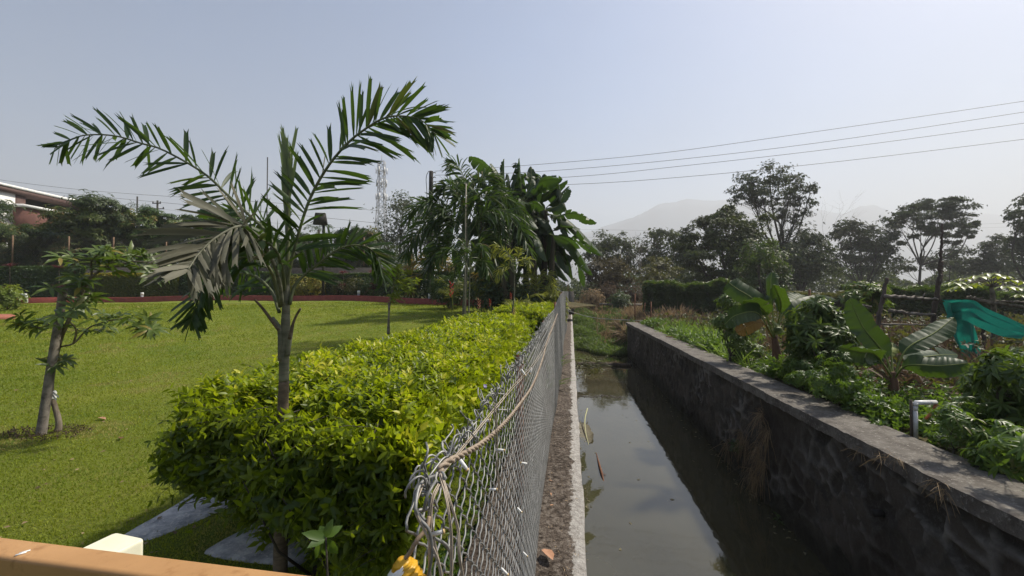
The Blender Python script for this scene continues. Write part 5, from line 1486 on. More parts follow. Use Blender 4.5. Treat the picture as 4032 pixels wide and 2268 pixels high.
# the light green patch near the wall end
m = MB()
tips = np.repeat(np.stack([x, y, np.zeros(n)], 1), 5, 0); hh = np.repeat(ht, 5) * rng.uniform(.3, 1.1, n * 5)
tips += rng.normal(0, .09, tips.shape) * [1, 1, 0]; tips[:, 2] = .03 + hh
whorl(m, LEAF, tips, rdir(len(tips), 1.2), 5, .075, .5, 1.15, np.repeat(np.clip(.45 + .2 * cl, .1, .85), 5), .12, .1)
tag(m.build('weeds', M['weed']), 'mixed low leafy green weeds along the back of the canal wall', 'undergrowth', kind='stuff')
n = 3800; pts = area(n, (2620, 4400), (4.5, 27), pw=1.3); pts = pts[pts[:, 0] > XR1 + .1]
m = MB(); whorl(m, LEAF, pts + [0, 0, .06] + rng.random((len(pts), 1)) * [0, 0, .18], rdir(len(pts), 1), 5, .085, .45, 1.2, np.clip(.4 + .3 * np.sin(pts[:, 0] * 1.4) * np.sin(pts[:, 1]), 0, .8), .15, .1)
tag(m.build('weeds', M['weed']), 'patchy green ground cover of the field beyond the canal wall', 'undergrowth', kind='stuff')
# soft light-green grass by the wall end
c = P(2760, 1330, 15.5)
n = 5200; px = rng.uniform(2600, 2960, n); dd = rng.uniform(10, 23, n)
p = EYE + (RM @ np.stack([(px - 2016) / FPX, np.zeros(n), -np.ones(n)])).T * dd[:, None]; p[:, 2] = .05; p = p[(p[:, 0] > XR1 - .02) & (p[:, 0] < XR1 + 2.4)]
rgrass('tall_grass', 'fresh light green tall grass behind the far part of the canal wall', p, 'weedgrass', .62, .028, .75, 1.1, sag=.25) if 'weedgrass' in M else None
M['weedgrass'] = leafmat('fresh_grass', (.06, .12, .02), (.19, .28, .045), tr=.4, rough=.5, trc=(.3, .45, .05))
rgrass('tall_grass', 'fresh light green tall grass behind the far part of the canal wall', p, 'weedgrass', .62, .028, .75, 1.1, sag=.25)
# dry scrub of the field
n = 46000; p = area(n, (2580, 4600), (7.5, 62), pw=.9); p = p[p[:, 0] > XR1 + 1.6 * (p[:, 1] < 22)]
q = p[(np.sin(p[:, 0] * .6) * np.sin(p[:, 1] * .35 + 1) + rng.normal(0, .5, len(p))) > -.1]
rgrass('dry_scrub', 'brown dry scrub and stalks filling the field behind the pole frame', q, 'brown', .85, .055, .6, .9, sag=.2)
q = p[(np.sin(p[:, 0] * .6) * np.sin(p[:, 1] * .35 + 1) + rng.normal(0, .5, len(p))) < .25][:14000]
m = MB(); q[:, 2] = .1 + .8 * rng.random(len(q)) ** 1.5; whorl(m, CHEAP, q, rdir(len(q), .5), 5, .15, .5, 1.1, .4, .25, .1)
tag(m.build('field_weeds', M['olive']), 'olive green weeds scattered through the dry field', 'undergrowth', kind='stuff')
# straw by the canal end and on the far bank
n = 26000; p = area(n, (2290, 2700), (29, 48), .1); zz = ground_z(p[:, 0], p[:, 1]); p[:, 2] = zz
q = p[(p[:, 0] > 2.2 + .0 * p[:, 1]) | (p[:, 1] > 40)]
rgrass('straw_grass', 'tall tan dry grass beyond the end of the canal', q, 'straw', 1.0, .07, .45, 1.1, sag=.25)
for (pr, dr_, n, lab) in (((2235, 2500), (38, 62), 9000, 'tan dry grass closing the view behind the overgrown canal end'), ((2440, 2720), (28.5, 38), 6500, 'tan dry grass around the rusty iron rods at the wall end')):
    p = area(n, pr, dr_); p[:, 2] = ground_z(p[:, 0], p[:, 1]); p = p[~((p[:, 1] < YEND_R + .7) | ((p[:, 0] < XR0) & (p[:, 1] < 38)))]
    rgrass('straw_grass', lab, p, 'straw', 1.1, .085, .45, 1.3, sag=.3)
# green growth in the canal bed
n = 26000; x = rng.uniform(XL1 + .02, XR0 + 1.2, n); y = 26.8 + 19 * rng.random(n)
fr = 26.8 + 1.6 * np.sin(x * 1.5 + 1) - 1.2 * sstep(1.2, 3.4, x) + 1.0
ok = (y > fr) & ~((x > XR0 - .1) & (y < YEND_R + .3)); x, y = x[ok], y[ok]
z = np.maximum(ground_z(x, y), ZW) - .02
hmp = .35 + .3 * np.sin(x * 2.2 + y) * np.sin(y * .9) + .25 * sstep(28, 32, y)
n = len(x)
m = MB(); p = np.stack([x, y, z + np.clip(hmp, .1, 1) * rng.random(n)], 1)
whorl(m, LONG, p, rdir(n, 1.3), 3, .26, .16, .8, np.clip(.45 + .25 * np.sin(x * 3) * np.sin(y * 1.7) + rng.normal(0, .12, n), 0, 1), .15, .1)
M['canalgrass'] = leafmat('canal_grass', (.035, .070, .016), (.125, .18, .035), tr=.35, rough=.5, trc=(.22, .34, .04), c3=(.22, .18, .08))
tag(m.build('canal_plants', M['canalgrass']), 'mounds of green grass growing across the canal bed', 'undergrowth', kind='stuff')
m = MB(); a, b = P(2360, 1198, 40), P(2530, 1200, 40); tube(m, [a, b], [.13, .12], 5, n=6)
tag(m.build('fallen_log', M['wood'], origin=a), 'pale fallen trunk lying across the overgrown canal in the distance', 'log')

# ---- woodland beyond the field
g = 'woodland trees beyond the field'
def wood(name, lab, px, d, bl, n, mat='far', L=.34, **k):
    k.setdefault('r0', .28)
    return tree(name, lab, 'tree', px, d, bl, M[mat], M['darkbark'], n=n, L=L, Wd=.5, zb=.1, group=g, **k)
wood('tall_tree', 'tallest tree, airy crown on rising limbs, above the middle of the woodland', 3090, 62, [(3030, 690, 75, 50), (2960, 720, 70, 50), (2920, 770, 55, 40), (3000, 770, 80, 50), (3120, 730, 65, 50), (3160, 790, 60, 45), (3090, 800, 60, 45), (3060, 850, 40, 30), (3190, 760, 35, 35), (3140, 860, 45, 35)], 17000, 'far', .28, r0=.30, clump=.20, gaps=1.5, hubf=.55)
wood('dark_tree', 'dense dark tree directly below the tallest tree, to its right', 3150, 60, [(3150, 950, 80, 70), (3200, 1000, 70, 70), (3110, 1000, 90, 80), (3190, 1060, 90, 60), (3100, 1080, 100, 50)], 24000, 'far', .32)
wood('broad_tree', 'broad leafy dark green tree left of the tallest tree', 2880, 46, [(2840, 840, 60, 50), (2900, 860, 80, 60), (2780, 900, 70, 50), (2960, 900, 80, 60), (2720, 950, 60, 50), (2840, 940, 110, 80), (2960, 980, 100, 80), (2760, 1010, 90, 70), (2890, 1040, 130, 60), (3020, 1030, 60, 80), (2800, 1080, 110, 50), (2920, 1090, 120, 50)], 52000, 'farbroad', .26, clump=.24, tint=.35)
wood('vine_covered_tree', 'light green vine-draped tree at the right end of the vine bank', 3010, 36, [(2990, 1000, 60, 70), (3040, 1050, 60, 70), (2960, 1080, 80, 50), (3060, 1120, 50, 60), (2990, 1140, 70, 50), (2920, 1130, 50, 40)], 16000, 'vine', .20, tint=.7)
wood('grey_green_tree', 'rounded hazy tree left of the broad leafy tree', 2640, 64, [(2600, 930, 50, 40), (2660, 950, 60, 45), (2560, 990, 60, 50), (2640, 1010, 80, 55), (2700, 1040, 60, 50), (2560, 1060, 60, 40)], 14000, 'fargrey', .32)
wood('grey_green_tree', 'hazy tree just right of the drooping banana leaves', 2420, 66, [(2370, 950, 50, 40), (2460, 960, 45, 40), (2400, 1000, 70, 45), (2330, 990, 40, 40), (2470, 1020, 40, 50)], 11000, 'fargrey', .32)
wood('brown_tree', 'brownish half-dry bushy tree behind the end of the canal', 2400, 52, [(2400, 1040, 60, 40), (2340, 1070, 60, 45), (2440, 1080, 60, 45), (2380, 1110, 80, 40)], 12000, 'browngreen', .26)
wood('yellowing_bush', 'low yellowish tree left of the vine bank', 2590, 54, [(2580, 1040, 50, 30), (2620, 1070, 60, 30), (2560, 1090, 60, 30)], 6000, 'olive', .26, tint=.75, r0=.14)
wood('dark_tree', 'spreading tree left of the umbrella-shaped tree', 3400, 76, [(3340, 890, 50, 30), (3300, 925, 35, 25), (3380, 910, 45, 30), (3390, 960, 70, 45), (3340, 1000, 60, 40), (3450, 940, 60, 50), (3480, 1000, 60, 50), (3420, 1040, 80, 40), (3300, 1050, 40, 30)], 26000, 'far', .34)
wood('umbrella_tree', 'wide umbrella-shaped tree with bare forked trunk showing sky below its crown', 3615, 72, [(3540, 840, 55, 35), (3620, 815, 60, 32), (3700, 800, 70, 30), (3770, 825, 55, 35), (3830, 870, 40, 30), (3800, 920, 45, 28), (3720, 870, 70, 35), (3620, 870, 60, 35), (3540, 890, 50, 30), (3670, 910, 50, 30), (3560, 940, 40, 25), (3740, 940, 40, 25)], 27000, 'far', .32, r0=.20, clump=.2, ctj=.25, hubf=.6)
wood('dark_tree', 'dark rounded tree between the umbrella tree and the right edge', 3930, 70, [(3930, 960, 50, 30), (3970, 990, 60, 40), (3880, 1000, 50, 40), (3930, 1040, 90, 40), (3840, 1050, 50, 30)], 12000, 'far', .32, tint=.3)
wood('dark_tree', 'dark tree cut off by the right edge of the view', 4060, 58, [(4060, 800, 50, 40), (4020, 850, 40, 40), (4090, 880, 60, 50), (4030, 930, 50, 50), (4100, 980, 80, 60), (4050, 1040, 60, 50)], 14000, 'far', .32, tint=.3)
wood('low_tree', 'low tree under the right half of the umbrella tree', 3750, 78, [(3750, 1000, 60, 35), (3680, 1040, 60, 30), (3790, 1050, 60, 30), (3560, 1050, 60, 25)], 8000, 'far', .34, tint=.3, r0=.16)
# far wooded edge as one mass
m = MB(); n = 32000; px = np.concatenate([rng.uniform(2250, 4700, n // 2), rng.uniform(-900, 2250, n // 2)]); dd = np.where(px > 2250, rng.uniform(84, 110, n), rng.uniform(70, 90, n))
p = EYE + (RM @ np.stack([(px - 2016) / FPX, np.zeros(n), -np.ones(n)])).T * dd[:, None]
p[:, 2] = .3 + (2.6 + 2.8 * (px > 2250) + 2.6 * (np.sin(px * .017) * np.sin(px * .0071 + 1) + .5) + 2.0 * (px < 2000)) * rng.random(n)
whorl(m, CHEAP, p, rdir(n, .5), 6, .6, .5, 1.1, .35, .25, .1)
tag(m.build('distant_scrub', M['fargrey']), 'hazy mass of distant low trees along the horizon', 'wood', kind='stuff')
# bare branches
root = None
def twigtree(name, lab, px, y0, d, spr, zb=.1):
    b = P(px, 1160, d); b = np.array([b[0], b[1], zb]); m = MB()
    def rec(p, dr, ln, r, lv):
        e = p + dr * ln; mid = (p + e) / 2 + rng.normal(0, .06, 3) * ln
        tubes(m, np.stack([p, mid, e])[None], np.array([r, r * .8, r * .55]), 4, cap=False)
        if lv > 0:
            for _ in range(3): rec(e if _ else mid, norm(dr + rng.normal(0, .42, 3)), ln * rng.uniform(.6, .8), r * .55, lv - 1)
    top = P(px + spr, y0, d); dr = norm(top - b); rec(b, dr, np.linalg.norm(top - b) * .42, .09, 5)
    tag(m.build(name, M['bark'], origin=b), lab, 'tree')
twigtree('bare_tree', 'leafless twiggy tree showing right of the tallest tree', 3150, 790, 61, 70)
twigtree('bare_tree', 'thin bare twigs below the hazy tree left of the vine bank', 2520, 960, 55, 20)

# vine-smothered bank and hedge row
def bank(name, lab, p0, p1, h, wid, n, mat='vine', L=.16, tint=.5, top=.75, cat='vine bank'):
    root = thing(name, lab, cat, (p0 + p1) / 2 * [1, 1, 0])
    t = norm((p1 - p0) * [1, 1, 0]); nn = np.array([-t[1], t[0], 0]); nn *= np.sign(nn[1])
    u = rng.random(n); onto = rng.random(n) < .35
    hh = h * (1 + .05 * np.sin(u * 9) + .03 * np.sin(u * 23 + 1))
    z = np.where(onto, hh + rng.normal(0, .07, n), rng.random(n) ** .8 * hh)
    w = np.where(onto, rng.random(n) * wid, rng.normal(0, .12, n) + .08 * np.sin(u * 40 + z * 3) + .1 * np.sin(z * 7 + u * 17) + .3 * (z / h > .75) * -1)
    p = p0 + (p1 - p0) * u[:, None] + nn * w[:, None]; p[:, 2] = z
    ax = np.where(onto[:, None], [0, 0, 1.0], -nn + np.array([0, 0, -.1])) + rdir(n) * .45
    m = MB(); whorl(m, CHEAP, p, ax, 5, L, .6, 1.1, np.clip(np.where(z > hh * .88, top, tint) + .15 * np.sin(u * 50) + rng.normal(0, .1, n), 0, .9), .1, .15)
    k = 60; uu = rng.random(k)[:, None]; s = p0 + (p1 - p0) * uu + nn * rng.uniform(-.1, .5, (k, 1)); s[:, 2] = 0
    tubes(m, np.stack([s, s + rng.normal(0, .15, (k, 3)) + [0, 0, h * .5], s + rng.normal(0, .3, (k, 3)) + [0, 0, h * .9]], 1), np.array([.03, .02, .012]), 4, mat=1); m.build('foliage', [M[mat], M['wood']], root)
d = 33
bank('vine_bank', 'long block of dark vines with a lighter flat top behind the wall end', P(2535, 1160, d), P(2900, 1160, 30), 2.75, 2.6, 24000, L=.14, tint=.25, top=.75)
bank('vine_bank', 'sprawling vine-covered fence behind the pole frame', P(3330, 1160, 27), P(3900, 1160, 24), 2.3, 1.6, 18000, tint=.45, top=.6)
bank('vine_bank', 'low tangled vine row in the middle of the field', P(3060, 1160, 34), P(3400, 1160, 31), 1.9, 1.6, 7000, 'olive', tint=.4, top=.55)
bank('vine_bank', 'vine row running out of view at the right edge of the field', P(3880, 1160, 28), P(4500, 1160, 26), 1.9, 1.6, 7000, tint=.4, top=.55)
for (px, d, s, mt, lab, tn) in [(2330, 41, (2.6, 2, 2.6), 'straw', 'tan dry bush left of the canal end, beside the pillar', .45), (2440, 40, (2.4, 2, 2.2), 'green', 'low blue-green bush in the dry grass beyond the canal', .5), (2390, 46, (3, 2.4, 3.4), 'brown', 'reddish brown withered bush behind the overgrown canal', .5), (2490, 47, (3, 2.4, 3.2), 'brown', 'brown dry thicket right of the blue-green bush', .35)]:
    b = P(px, 1160, d); bush('dry_bush' if mt != 'green' else 'green_bush', lab, 'bush', (b[0], b[1], float(ground_z(np.array(b[0]), np.array(b[1])))), s, M[mt], 3000, .20, .35, tint=tn, shell=.6, sr=.02)

# young mango trees and bushes on the bank
def bankbush(lab, px, d, bl, n, L=.20, mat='mangonew', name='young_mango', r0=.035, z=.03, tint=.45, **k):
    return tree(name, lab, 'tree', px, d, bl, M[mat], M['darkbark'], n=n, L=L, Wd=.24, tpl=LONG, k=8, sag=.4, spread=1.2, clump=.30, r0=r0, zb=z, dj=.25, up=.9, tint=tint, **k)
bankbush('bushy young mango between the two banana plants', 3225, 8.3, [(3240, 1210, 60, 40), (3180, 1260, 60, 40), (3280, 1260, 60, 45), (3330, 1300, 50, 45), (3160, 1320, 50, 40), (3240, 1320, 80, 50), (3170, 1390, 60, 45), (3260, 1400, 70, 45), (3330, 1370, 40, 40)], 4200, .20)
bankbush('small mango sapling with shiny leaves left of the leafy banana plant', 2870, 11.0, [(2870, 1190, 35, 35), (2900, 1230, 40, 35), (2850, 1260, 35, 35), (2900, 1310, 60, 40), (2950, 1370, 60, 40)], 1900, .19)
bankbush('light green mango sapling in front of the vine-covered fence', 3420, 14.5, [(3390, 1130, 35, 20), (3440, 1150, 45, 25), (3370, 1170, 40, 25), (3440, 1190, 50, 25)], 1500, .24, tint=.65)
bankbush('large dark mango bush filling the lower right edge', 4000, 5.2, [(3970, 1440, 60, 50), (4050, 1420, 60, 50), (3900, 1470, 60, 40), (4000, 1480, 90, 60), (3880, 1540, 80, 50), (4060, 1560, 90, 70), (3940, 1600, 80, 45), (4130, 1480, 80, 70)], 5000, .16, tint=.35)
bankbush('small leafy bush at the wall just below the leafy banana plant', 3230, 7.2, [(3180, 1440, 50, 30), (3240, 1480, 50, 30), (3150, 1480, 40, 25)], 800, .10, 'weed', 'leafy_bush', .012)
bankbush('bush of round-leaved weeds before the bushy young mango', 3290, 6.6, [(3300, 1440, 50, 50), (3270, 1510, 60, 45), (3340, 1540, 50, 30)], 1700, .085, 'weed', 'leafy_bush', .012, tint=.4)
bankbush('broad-leaved weed clump right of the white pipe', 3740, 4.7, [(3760, 1650, 60, 45), (3820, 1600, 60, 40), (3700, 1740, 50, 30), (3800, 1710, 80, 45), (3880, 1750, 80, 50)], 2000, .10, 'weed', 'leafy_bush', .010, tint=.6)
bankbush('light green leafy weed clump at the far right foreground', 3960, 4.2, [(3960, 1720, 80, 50), (4020, 1780, 70, 50), (3900, 1800, 70, 40)], 1200, .13, 'weed', 'leafy_bush', .010, tint=.5)
bankbush('dense dark green shrub under the green net', 3900, 7.0, [(3930, 1490, 50, 30), (3980, 1470, 60, 30), (4060, 1450, 70, 35)], 1500, .16, 'green', 'leafy_bush', .02, tint=.6)
# papaya
d = 11.5; b = P(3905, 1160, d); b = np.array([b[0], b[1], .03])
root = thing('papaya_tree', 'papaya tree with spreading yellow-green lobed leaves at the right', 'tree', b)
top = P(3905, 1130, d); m = MB(); tube(m, [b, (b + top) / 2 + [.05, 0, 0], top], [.07, .06, .05], 8, n=10)
ml = MB()
for (x, y) in [(3760, 1110), (3800, 1095), (3850, 1085), (3900, 1075), (3940, 1085), (3980, 1100), (4010, 1130), (3830, 1120), (3870, 1110), (3960, 1125), (4020, 1160), (3790, 1125), (3930, 1105), (3760, 1135), (4040, 1110)]:
    e = P(x, y, d + rng.uniform(-.8, .8)); tubes(m, spline([top, (top + e) / 2 + [0, 0, .15], e], 6)[None], .012, 4)
    k = 7; a = np.linspace(-2.2, 2.2, k); o = norm((e - top) * [1, 1, 0]); s_ = np.array([-o[1], o[0], 0])
    dv = np.cos(a)[:, None] * o + np.sin(a)[:, None] * s_ + [0, 0, -.25]
    scatter(ml, LEAF, np.repeat(e[None], k, 0), dv, np.repeat([[0, 0, 1.0]], k, 0), .34 * (1 - .12 * np.abs(a)), .15, np.clip(.65 + rng.normal(0, .15, k), 0, 1))
m.build('trunk', M['wood'], root); ml.build('leaves', M['yellowgreen'], root)

# ---- pole frame and green shade net
def polething(lab, pts, r, name='pole'):
    m = MB(); c = spline(pts, 26); c[1:-1] += rng.normal(0, r * .25, (24, 3)); tubes(m, c[None], np.linspace(r, r * .7, 26) * (1 + .12 * np.sin(np.arange(26) * 1.3)), 8)
    for i in range(4):
        k = rng.integers(4, 22); e = c[k] + rdir(1)[0] * r * 3; tubes(m, np.stack([c[k], e])[None], np.array([r * .4, r * .2]), 5)
    return m
d = 11.2
fr = thing('pole_frame', 'rough trellis of weathered upright poles and crosswise rails in the field', 'trellis', P(3580, 1160, d) * [1, 1, 0] + [0, 0, .03])
g0 = lambda px, dd: P(px, 1160, dd) * [1, 1, 0] + [0, 0, 0]
for pts, r in [([g0(3450, d), P(3455, 1290, d), P(3475, 1170, d), P(3492, 1095, d)], .06), ([g0(3660, d + .2), P(3680, 1230, d + .2), P(3700, 1090, d + .2), P(3705, 1030, d + .2)], .068), ([P(3700, 1050, d + .2), P(3708, 950, d + .25), P(3710, 880, d + .3)], .034), ([g0(3870, d + .4), P(3868, 1220, d + .4)], .045)]:
    polething('', pts, r).build('post', M['darkwood'] if 'darkwood' in M else M.setdefault('darkwood', surf('dark_old_wood', (.045, .034, .028), (.12, .095, .08), 6, .95, vec=(1, 1, .4), bmp=.8)), fr)
for pts, r in [([P(3482, 1165, d - .1), P(3580, 1172, d), P(3690, 1180, d + .15)], .05), ([P(3500, 1222, d), P(3600, 1236, d), P(3680, 1238, d)], .045), ([P(3385, 1203, d), P(3430, 1208, d)], .035), ([P(3470, 1276, d), P(3680, 1280, d)], .025), ([P(3810, 1170, d + .3), P(3900, 1190, d + .1), P(4060, 1215, d - .2)], .055), ([P(3860, 1185, d + .5), P(4080, 1190, d + .3)], .035)]:
    polething('', pts, r).build('rail', M['wood'], fr)
# net: a gathered sheet hanging over the rail
M['net'] = leafmat('green_shade_net', (.012, .115, .092), (.035, .20, .16), tr=.35, rough=.8, trc=(.01, .30, .22), spec=.2)
rt = thing('shade_net', 'turquoise green shade net draped from the trellis rail', 'net', P(3720, 1190, d) )
nu, nv = 90, 40
def edge(pts): return spline([P(x, y, d + dz) for x, y, dz in pts], nu)
top_ = edge([(3706, 1180, 0), (3760, 1180, -.2), (3830, 1183, -.5), (3870, 1210, -.8), (3960, 1250, -1.3), (4060, 1290, -1.8), (4200, 1330, -2.2)])
bot_ = edge([(3735, 1270, -.1), (3760, 1270, -.3), (3810, 1262, -.6), (3870, 1290, -.9), (3960, 1325, -1.4), (4060, 1340, -1.9), (4200, 1370, -2.3)])
u = np.linspace(0, 1, nu); v = np.linspace(0, 1, nv)
G = top_[:, None] * (1 - v)[None, :, None] + bot_[:, None] * v[None, :, None]
depthv = RM @ np.array([0, 0, 1.0])
G += depthv * (.10 * np.sin(v[None, :] * 15 + u[:, None] * 5 + 1.2 * np.sin(u[:, None] * 7)) * (.5 + .5 * v[None, :]))[..., None] + depthv * (.10 * np.sin(v * 3.14))[None, :, None]
m = MB(); m.add(G, gridfaces(nu, nv), .45 + .3 * rng.random((nu - 1) * (nv - 1)))
m.build('draped_sheet', M['net'], rt, smooth=True)
tl = spline([P(3712, 1190, d - .12), P(3728, 1255, d - .3), P(3744, 1318, d - .35), P(3772, 1375, d - .4), P(3800, 1425, d - .4)], nu)
tr_ = spline([P(3800, 1186, d - .3), P(3828, 1250, d - .4), P(3850, 1300, d - .55), P(3864, 1380, d - .5), P(3872, 1450, d - .45)], nu)
G = tl[:, None] * (1 - v)[None, :, None] + tr_[:, None] * v[None, :, None] + depthv * (.06 * np.sin(v[None, :] * 10 + u[:, None] * 3))[..., None]
m = MB(); m.add(G, gridfaces(nu, nv), .4 + .3 * rng.random((nu - 1) * (nv - 1))); m.build('hanging_end', M['net'], rt, smooth=True)

# ---- white pipe with tap beside a post
d = 5.3; b = P(3600, 1160, d); zt = P(3600, 1588, d)[2]; c0 = P(3602, 1588, d)
rp = thing('water_pipe', 'white plastic pipe bent at the top, strapped to a dark post behind the wall', 'pipe', (c0[0], c0[1], .03))
m = MB(); tube(m, [(c0[0], c0[1], 0), (c0[0], c0[1], zt - .03)], .029, 12, n=2); e = P(3685, 1584, d)
tube(m, [c0 - [0, 0, .01], c0 * .94 + e * .06 + [0, 0, .008], e], .029, 12, n=3)
m.build('pipe', M['pvc'], rp, smooth=True)
m = MB(); tube(m, [c0 - [0, 0, .09], c0 - [0, 0, .03]], .032, 12, n=2); tube(m, [c0 - [0, 0, .03], c0 + [0, 0, .012]], .034, 12, n=2); tube(m, [c0 * .35 + e * .65, c0 * .2 + e * .8], .030, 12, n=2); m.build('elbow', M['pvc'], rp, smooth=True)
M['orange'] = surf('orange_brown_plastic', (.30, .09, .03), (.38, .13, .05), 5, .5, bmp=0)
m = MB(); tube(m, [P(3685, 1590, d), P(3672, 1620, d - .02), P(3645, 1650, d - .03)], .016, 8, n=8); m.build('hose', M['orange'], rp)
m = MB(); q = P(3587, 1575, d); tube(m, [(q[0], q[1], 0), q], .016, 7, n=3); tag(m.build('dark_post', M['darkwood'], origin=(q[0], q[1], 0)), 'short dark wooden post holding the white plastic pipe', 'post')

# ---- things on and around the right wall
for i, (px, yt, yb, d, lab) in enumerate([(2500, 1157, 1258, 30.5, 'rusty thin iron rod at the canal wall end, leftmost of the three'), (2532, 1192, 1258, 30, 'short leaning rusty iron rod, middle of the three'), (2563, 1187, 1290, 25.5, 'rusty iron rod standing on the wall cap, nearest of the three')]):
    a, b = P(px, yb, d), P(px + (8 if i == 1 else 0), yt, d); a[2] = min(a[2], .1) if i == 2 else a[2] - .3
    m = MB(); tube(m, [a, b], .042 if i != 1 else .03, 6, n=3); tag(m.build('iron_rod', M['rust'], origin=a), lab, 'rod', 'rusty iron rods at the canal end')
m = MB(); tube(m, [P(3187, 1140, 20), P(3190, 1240, 20)], .05, 6, n=3); tag(m.build('iron_rod', M['rust'], origin=P(3190, 1240, 20)), 'reddish iron rod standing in the dry field behind the leafy banana', 'rod')
m = MB(); a = P(2236, 1224, 33); b = P(2540, 1265, 26.9); pts = [a, a * .6 + b * .4 - [0, 0, .25], b + [0, 0, .02]]; b[2] = .12
tube(m, pts, .028, 6, n=24); M['rope'] = surf('pale_rope', (.30, .29, .26), (.42, .41, .38), 20, .8, bmp=0)
tag(m.build('rope', M['rope'], origin=a), 'pale rope slung across the canal to the end of the stone wall', 'rope')
a = P(2622, 1328, 17.2); b = P(2715, 1338, 16.6); a[2] = b[2] = CAP + .03; m = MB(); tube(m, [a, b], .02, 6, n=2); M['stick'] = surf('orange_stick', (.34, .17, .09), (.45, .26, .15), 8, .7, bmp=0)
tag(m.build('wooden_stick', M['stick'], origin=a), 'orange-brown stick lying on the cap of the stone wall', 'stick')
# dry grass hanging from the stone wall
b0 = onX(2985, 1800, XR0); cc = [(3000, 1640), (3020, 1700), (2990, 1760), (3010, 1820), (2980, 1880), (2940, 1730), (2920, 1700), (2960, 1850), (2870, 1740)]
m = MB()
for i, (x, y) in enumerate(cc):
    n = 95 if i < 5 else 45; o = onX(x, y, XR0 - .02)
    p0 = o + rng.normal(0, .05, (n, 3)) * [.3, 1, 1]
    d_ = norm(np.stack([-np.abs(rng.normal(.35, .25, n)), rng.normal(-.1, .5, n), rng.normal(.25 if i < 2 else -.5, .7, n)], 1))
    ribbons(m, p0, d_, rdir(n), rng.uniform(.12, .42, n), .0045, rng.uniform(.3, 1.1, n), np.clip(rng.normal(.45, .25, n), 0, 1), jag=False, rows=5)
tag(m.build('dry_grass_tuft', M['straw'], origin=b0), 'shaggy tuft of dry tan grass hanging on the stone canal wall', 'grass tuft')
m = MB()
for (x, y, k, L) in [(2890, 1760, 10, .10), (2897, 1750, 8, .11), (2905, 1765, 8, .10)]:
    o = onX(x, y, XR0 - .03); whorl(m, LONG, o + rng.normal(0, .05, (k, 3)) * [.4, 1, 1], rdir(k) + [-.6, -.2, .5], 5, L, .3, 1.0, .5, .2, .2)
tag(m.build('wall_weed', M['green'], origin=onX(2900, 1760, XR0)), 'green weed rooted in the stone wall within the dry grass', 'plant')
m = MB()
for (x, y, k, L) in [(3055, 2050, 6, .10), (3060, 2062, 7, .11), (3066, 2054, 6, .10)]:
    o = onX(x, y, XR0 - .03); whorl(m, LEAF, o + rng.normal(0, .05, (k, 3)) * [.4, 1, 1], rdir(k) + [-.8, -.2, .2], 3, L, .5, 1.1, .5, .2, .2)
tag(m.build('wall_weed', M['green'], origin=onX(3060, 2050, XR0)), 'few pale round leaves low on the stone wall near the water', 'plant')
m = MB()
for (x, y) in [(3390, 1778), (3470, 1790), (3540, 1800), (3700, 1900), (3730, 1930)]:
    o = onX(x, y, XR0 - .06); n = 12
    d_ = norm(np.stack([-np.abs(rng.normal(.3, .3, n)), rng.normal(-.3, .8, n), rng.normal(-.15, .35, n)], 1))
    ribbons(m, o + rng.normal(0, .04, (n, 3)) * [.3, 1, .5], d_, rdir(n), rng.uniform(.06, .22, n), .005, .5, .55, jag=False, rows=4)
tag(m.build('creeper', M['straw'], origin=onX(3700, 1900, XR0)), 'thin yellowed creeper stems trailing over the edge of the stone wall cap', 'creeper')
n = 2600; x = XR0 + .12 + .75 * rng.random(n) ** .6; y = 1.6 + 1.9 * rng.random(n); p = np.stack([x, y, np.full(n, CAP + .01)], 1)
x0 = rng.random(n); p = p[(x - XR0) > .35 * (y - 1.4) * .4]
rgrass('cap_litter', 'dry yellow grass litter on the near part of the stone wall cap', p, 'straw', .09, .006, .5, .1, sag=.1)

# ================================================================== IN THE WATER
n = 520; x = np.where(rng.random(n) < .6, XL1 + .01 + np.abs(rng.normal(0, .10, n)), np.where(rng.random(n) < .6, XR0 - .02 - np.abs(rng.normal(0, .15, n)), rng.uniform(XL1, XR0, n)))
y = 1.5 + 25 * rng.random(n); m = MB(); s = rng.uniform(.01, .045, n)
scatter(m, BLADE, np.stack([x, y, np.full(n, ZW + .006)], 1), rdir(n) * [1, 1, .04], np.repeat([[0, 0, 1.0]], n, 0), s * 2, s, rng.random(n))
tag(m.build('water_litter', M['silt0'] if 'silt0' in M else M.setdefault('silt0', leafmat('floating_bits', (.03, .026, .015), (.16, .14, .07), tr=0, rough=.7))), 'small leaf bits floating along the edges of the canal water', 'litter', kind='stuff')
a, b = onZ(2272, 1440, ZW), onZ(2478, 1442, ZW)
m = MB(); c = spline([a + [-.1, 0, .05], (a + b) / 2 + [0, .1, .07], b + [.1, 0, .04]], 30); tubes(m, c[None], np.linspace(.13, .10, 30) * (1 + .1 * np.sin(np.arange(30))), 10)
tag(m.build('log', M['darkwood'], smooth=True, origin=a), 'dark log floating across the canal', 'log')
m = MB(); a = onZ(2300, 1425, ZW)
for i in range(26):
    s = onZ(rng.uniform(2275, 2350), rng.uniform(1415, 1450), ZW + .12); e = s + rng.normal(0, 1, 3) * [.45, .35, .08]
    tube(m, [s, (s + e) / 2 + [0, 0, .08], e], .018, 4, n=5)
whorl(m, LONG, np.array([onZ(rng.uniform(2270, 2370), rng.uniform(1410, 1475), ZW + .1) for _ in range(60)]), rdir(60, .4), 3, .26, .2, 1.2, .5, .2)
tag(m.build('branch_debris', M['olive'], origin=a), 'tangle of leafy branches caught on the floating log', 'debris')
m = MB()
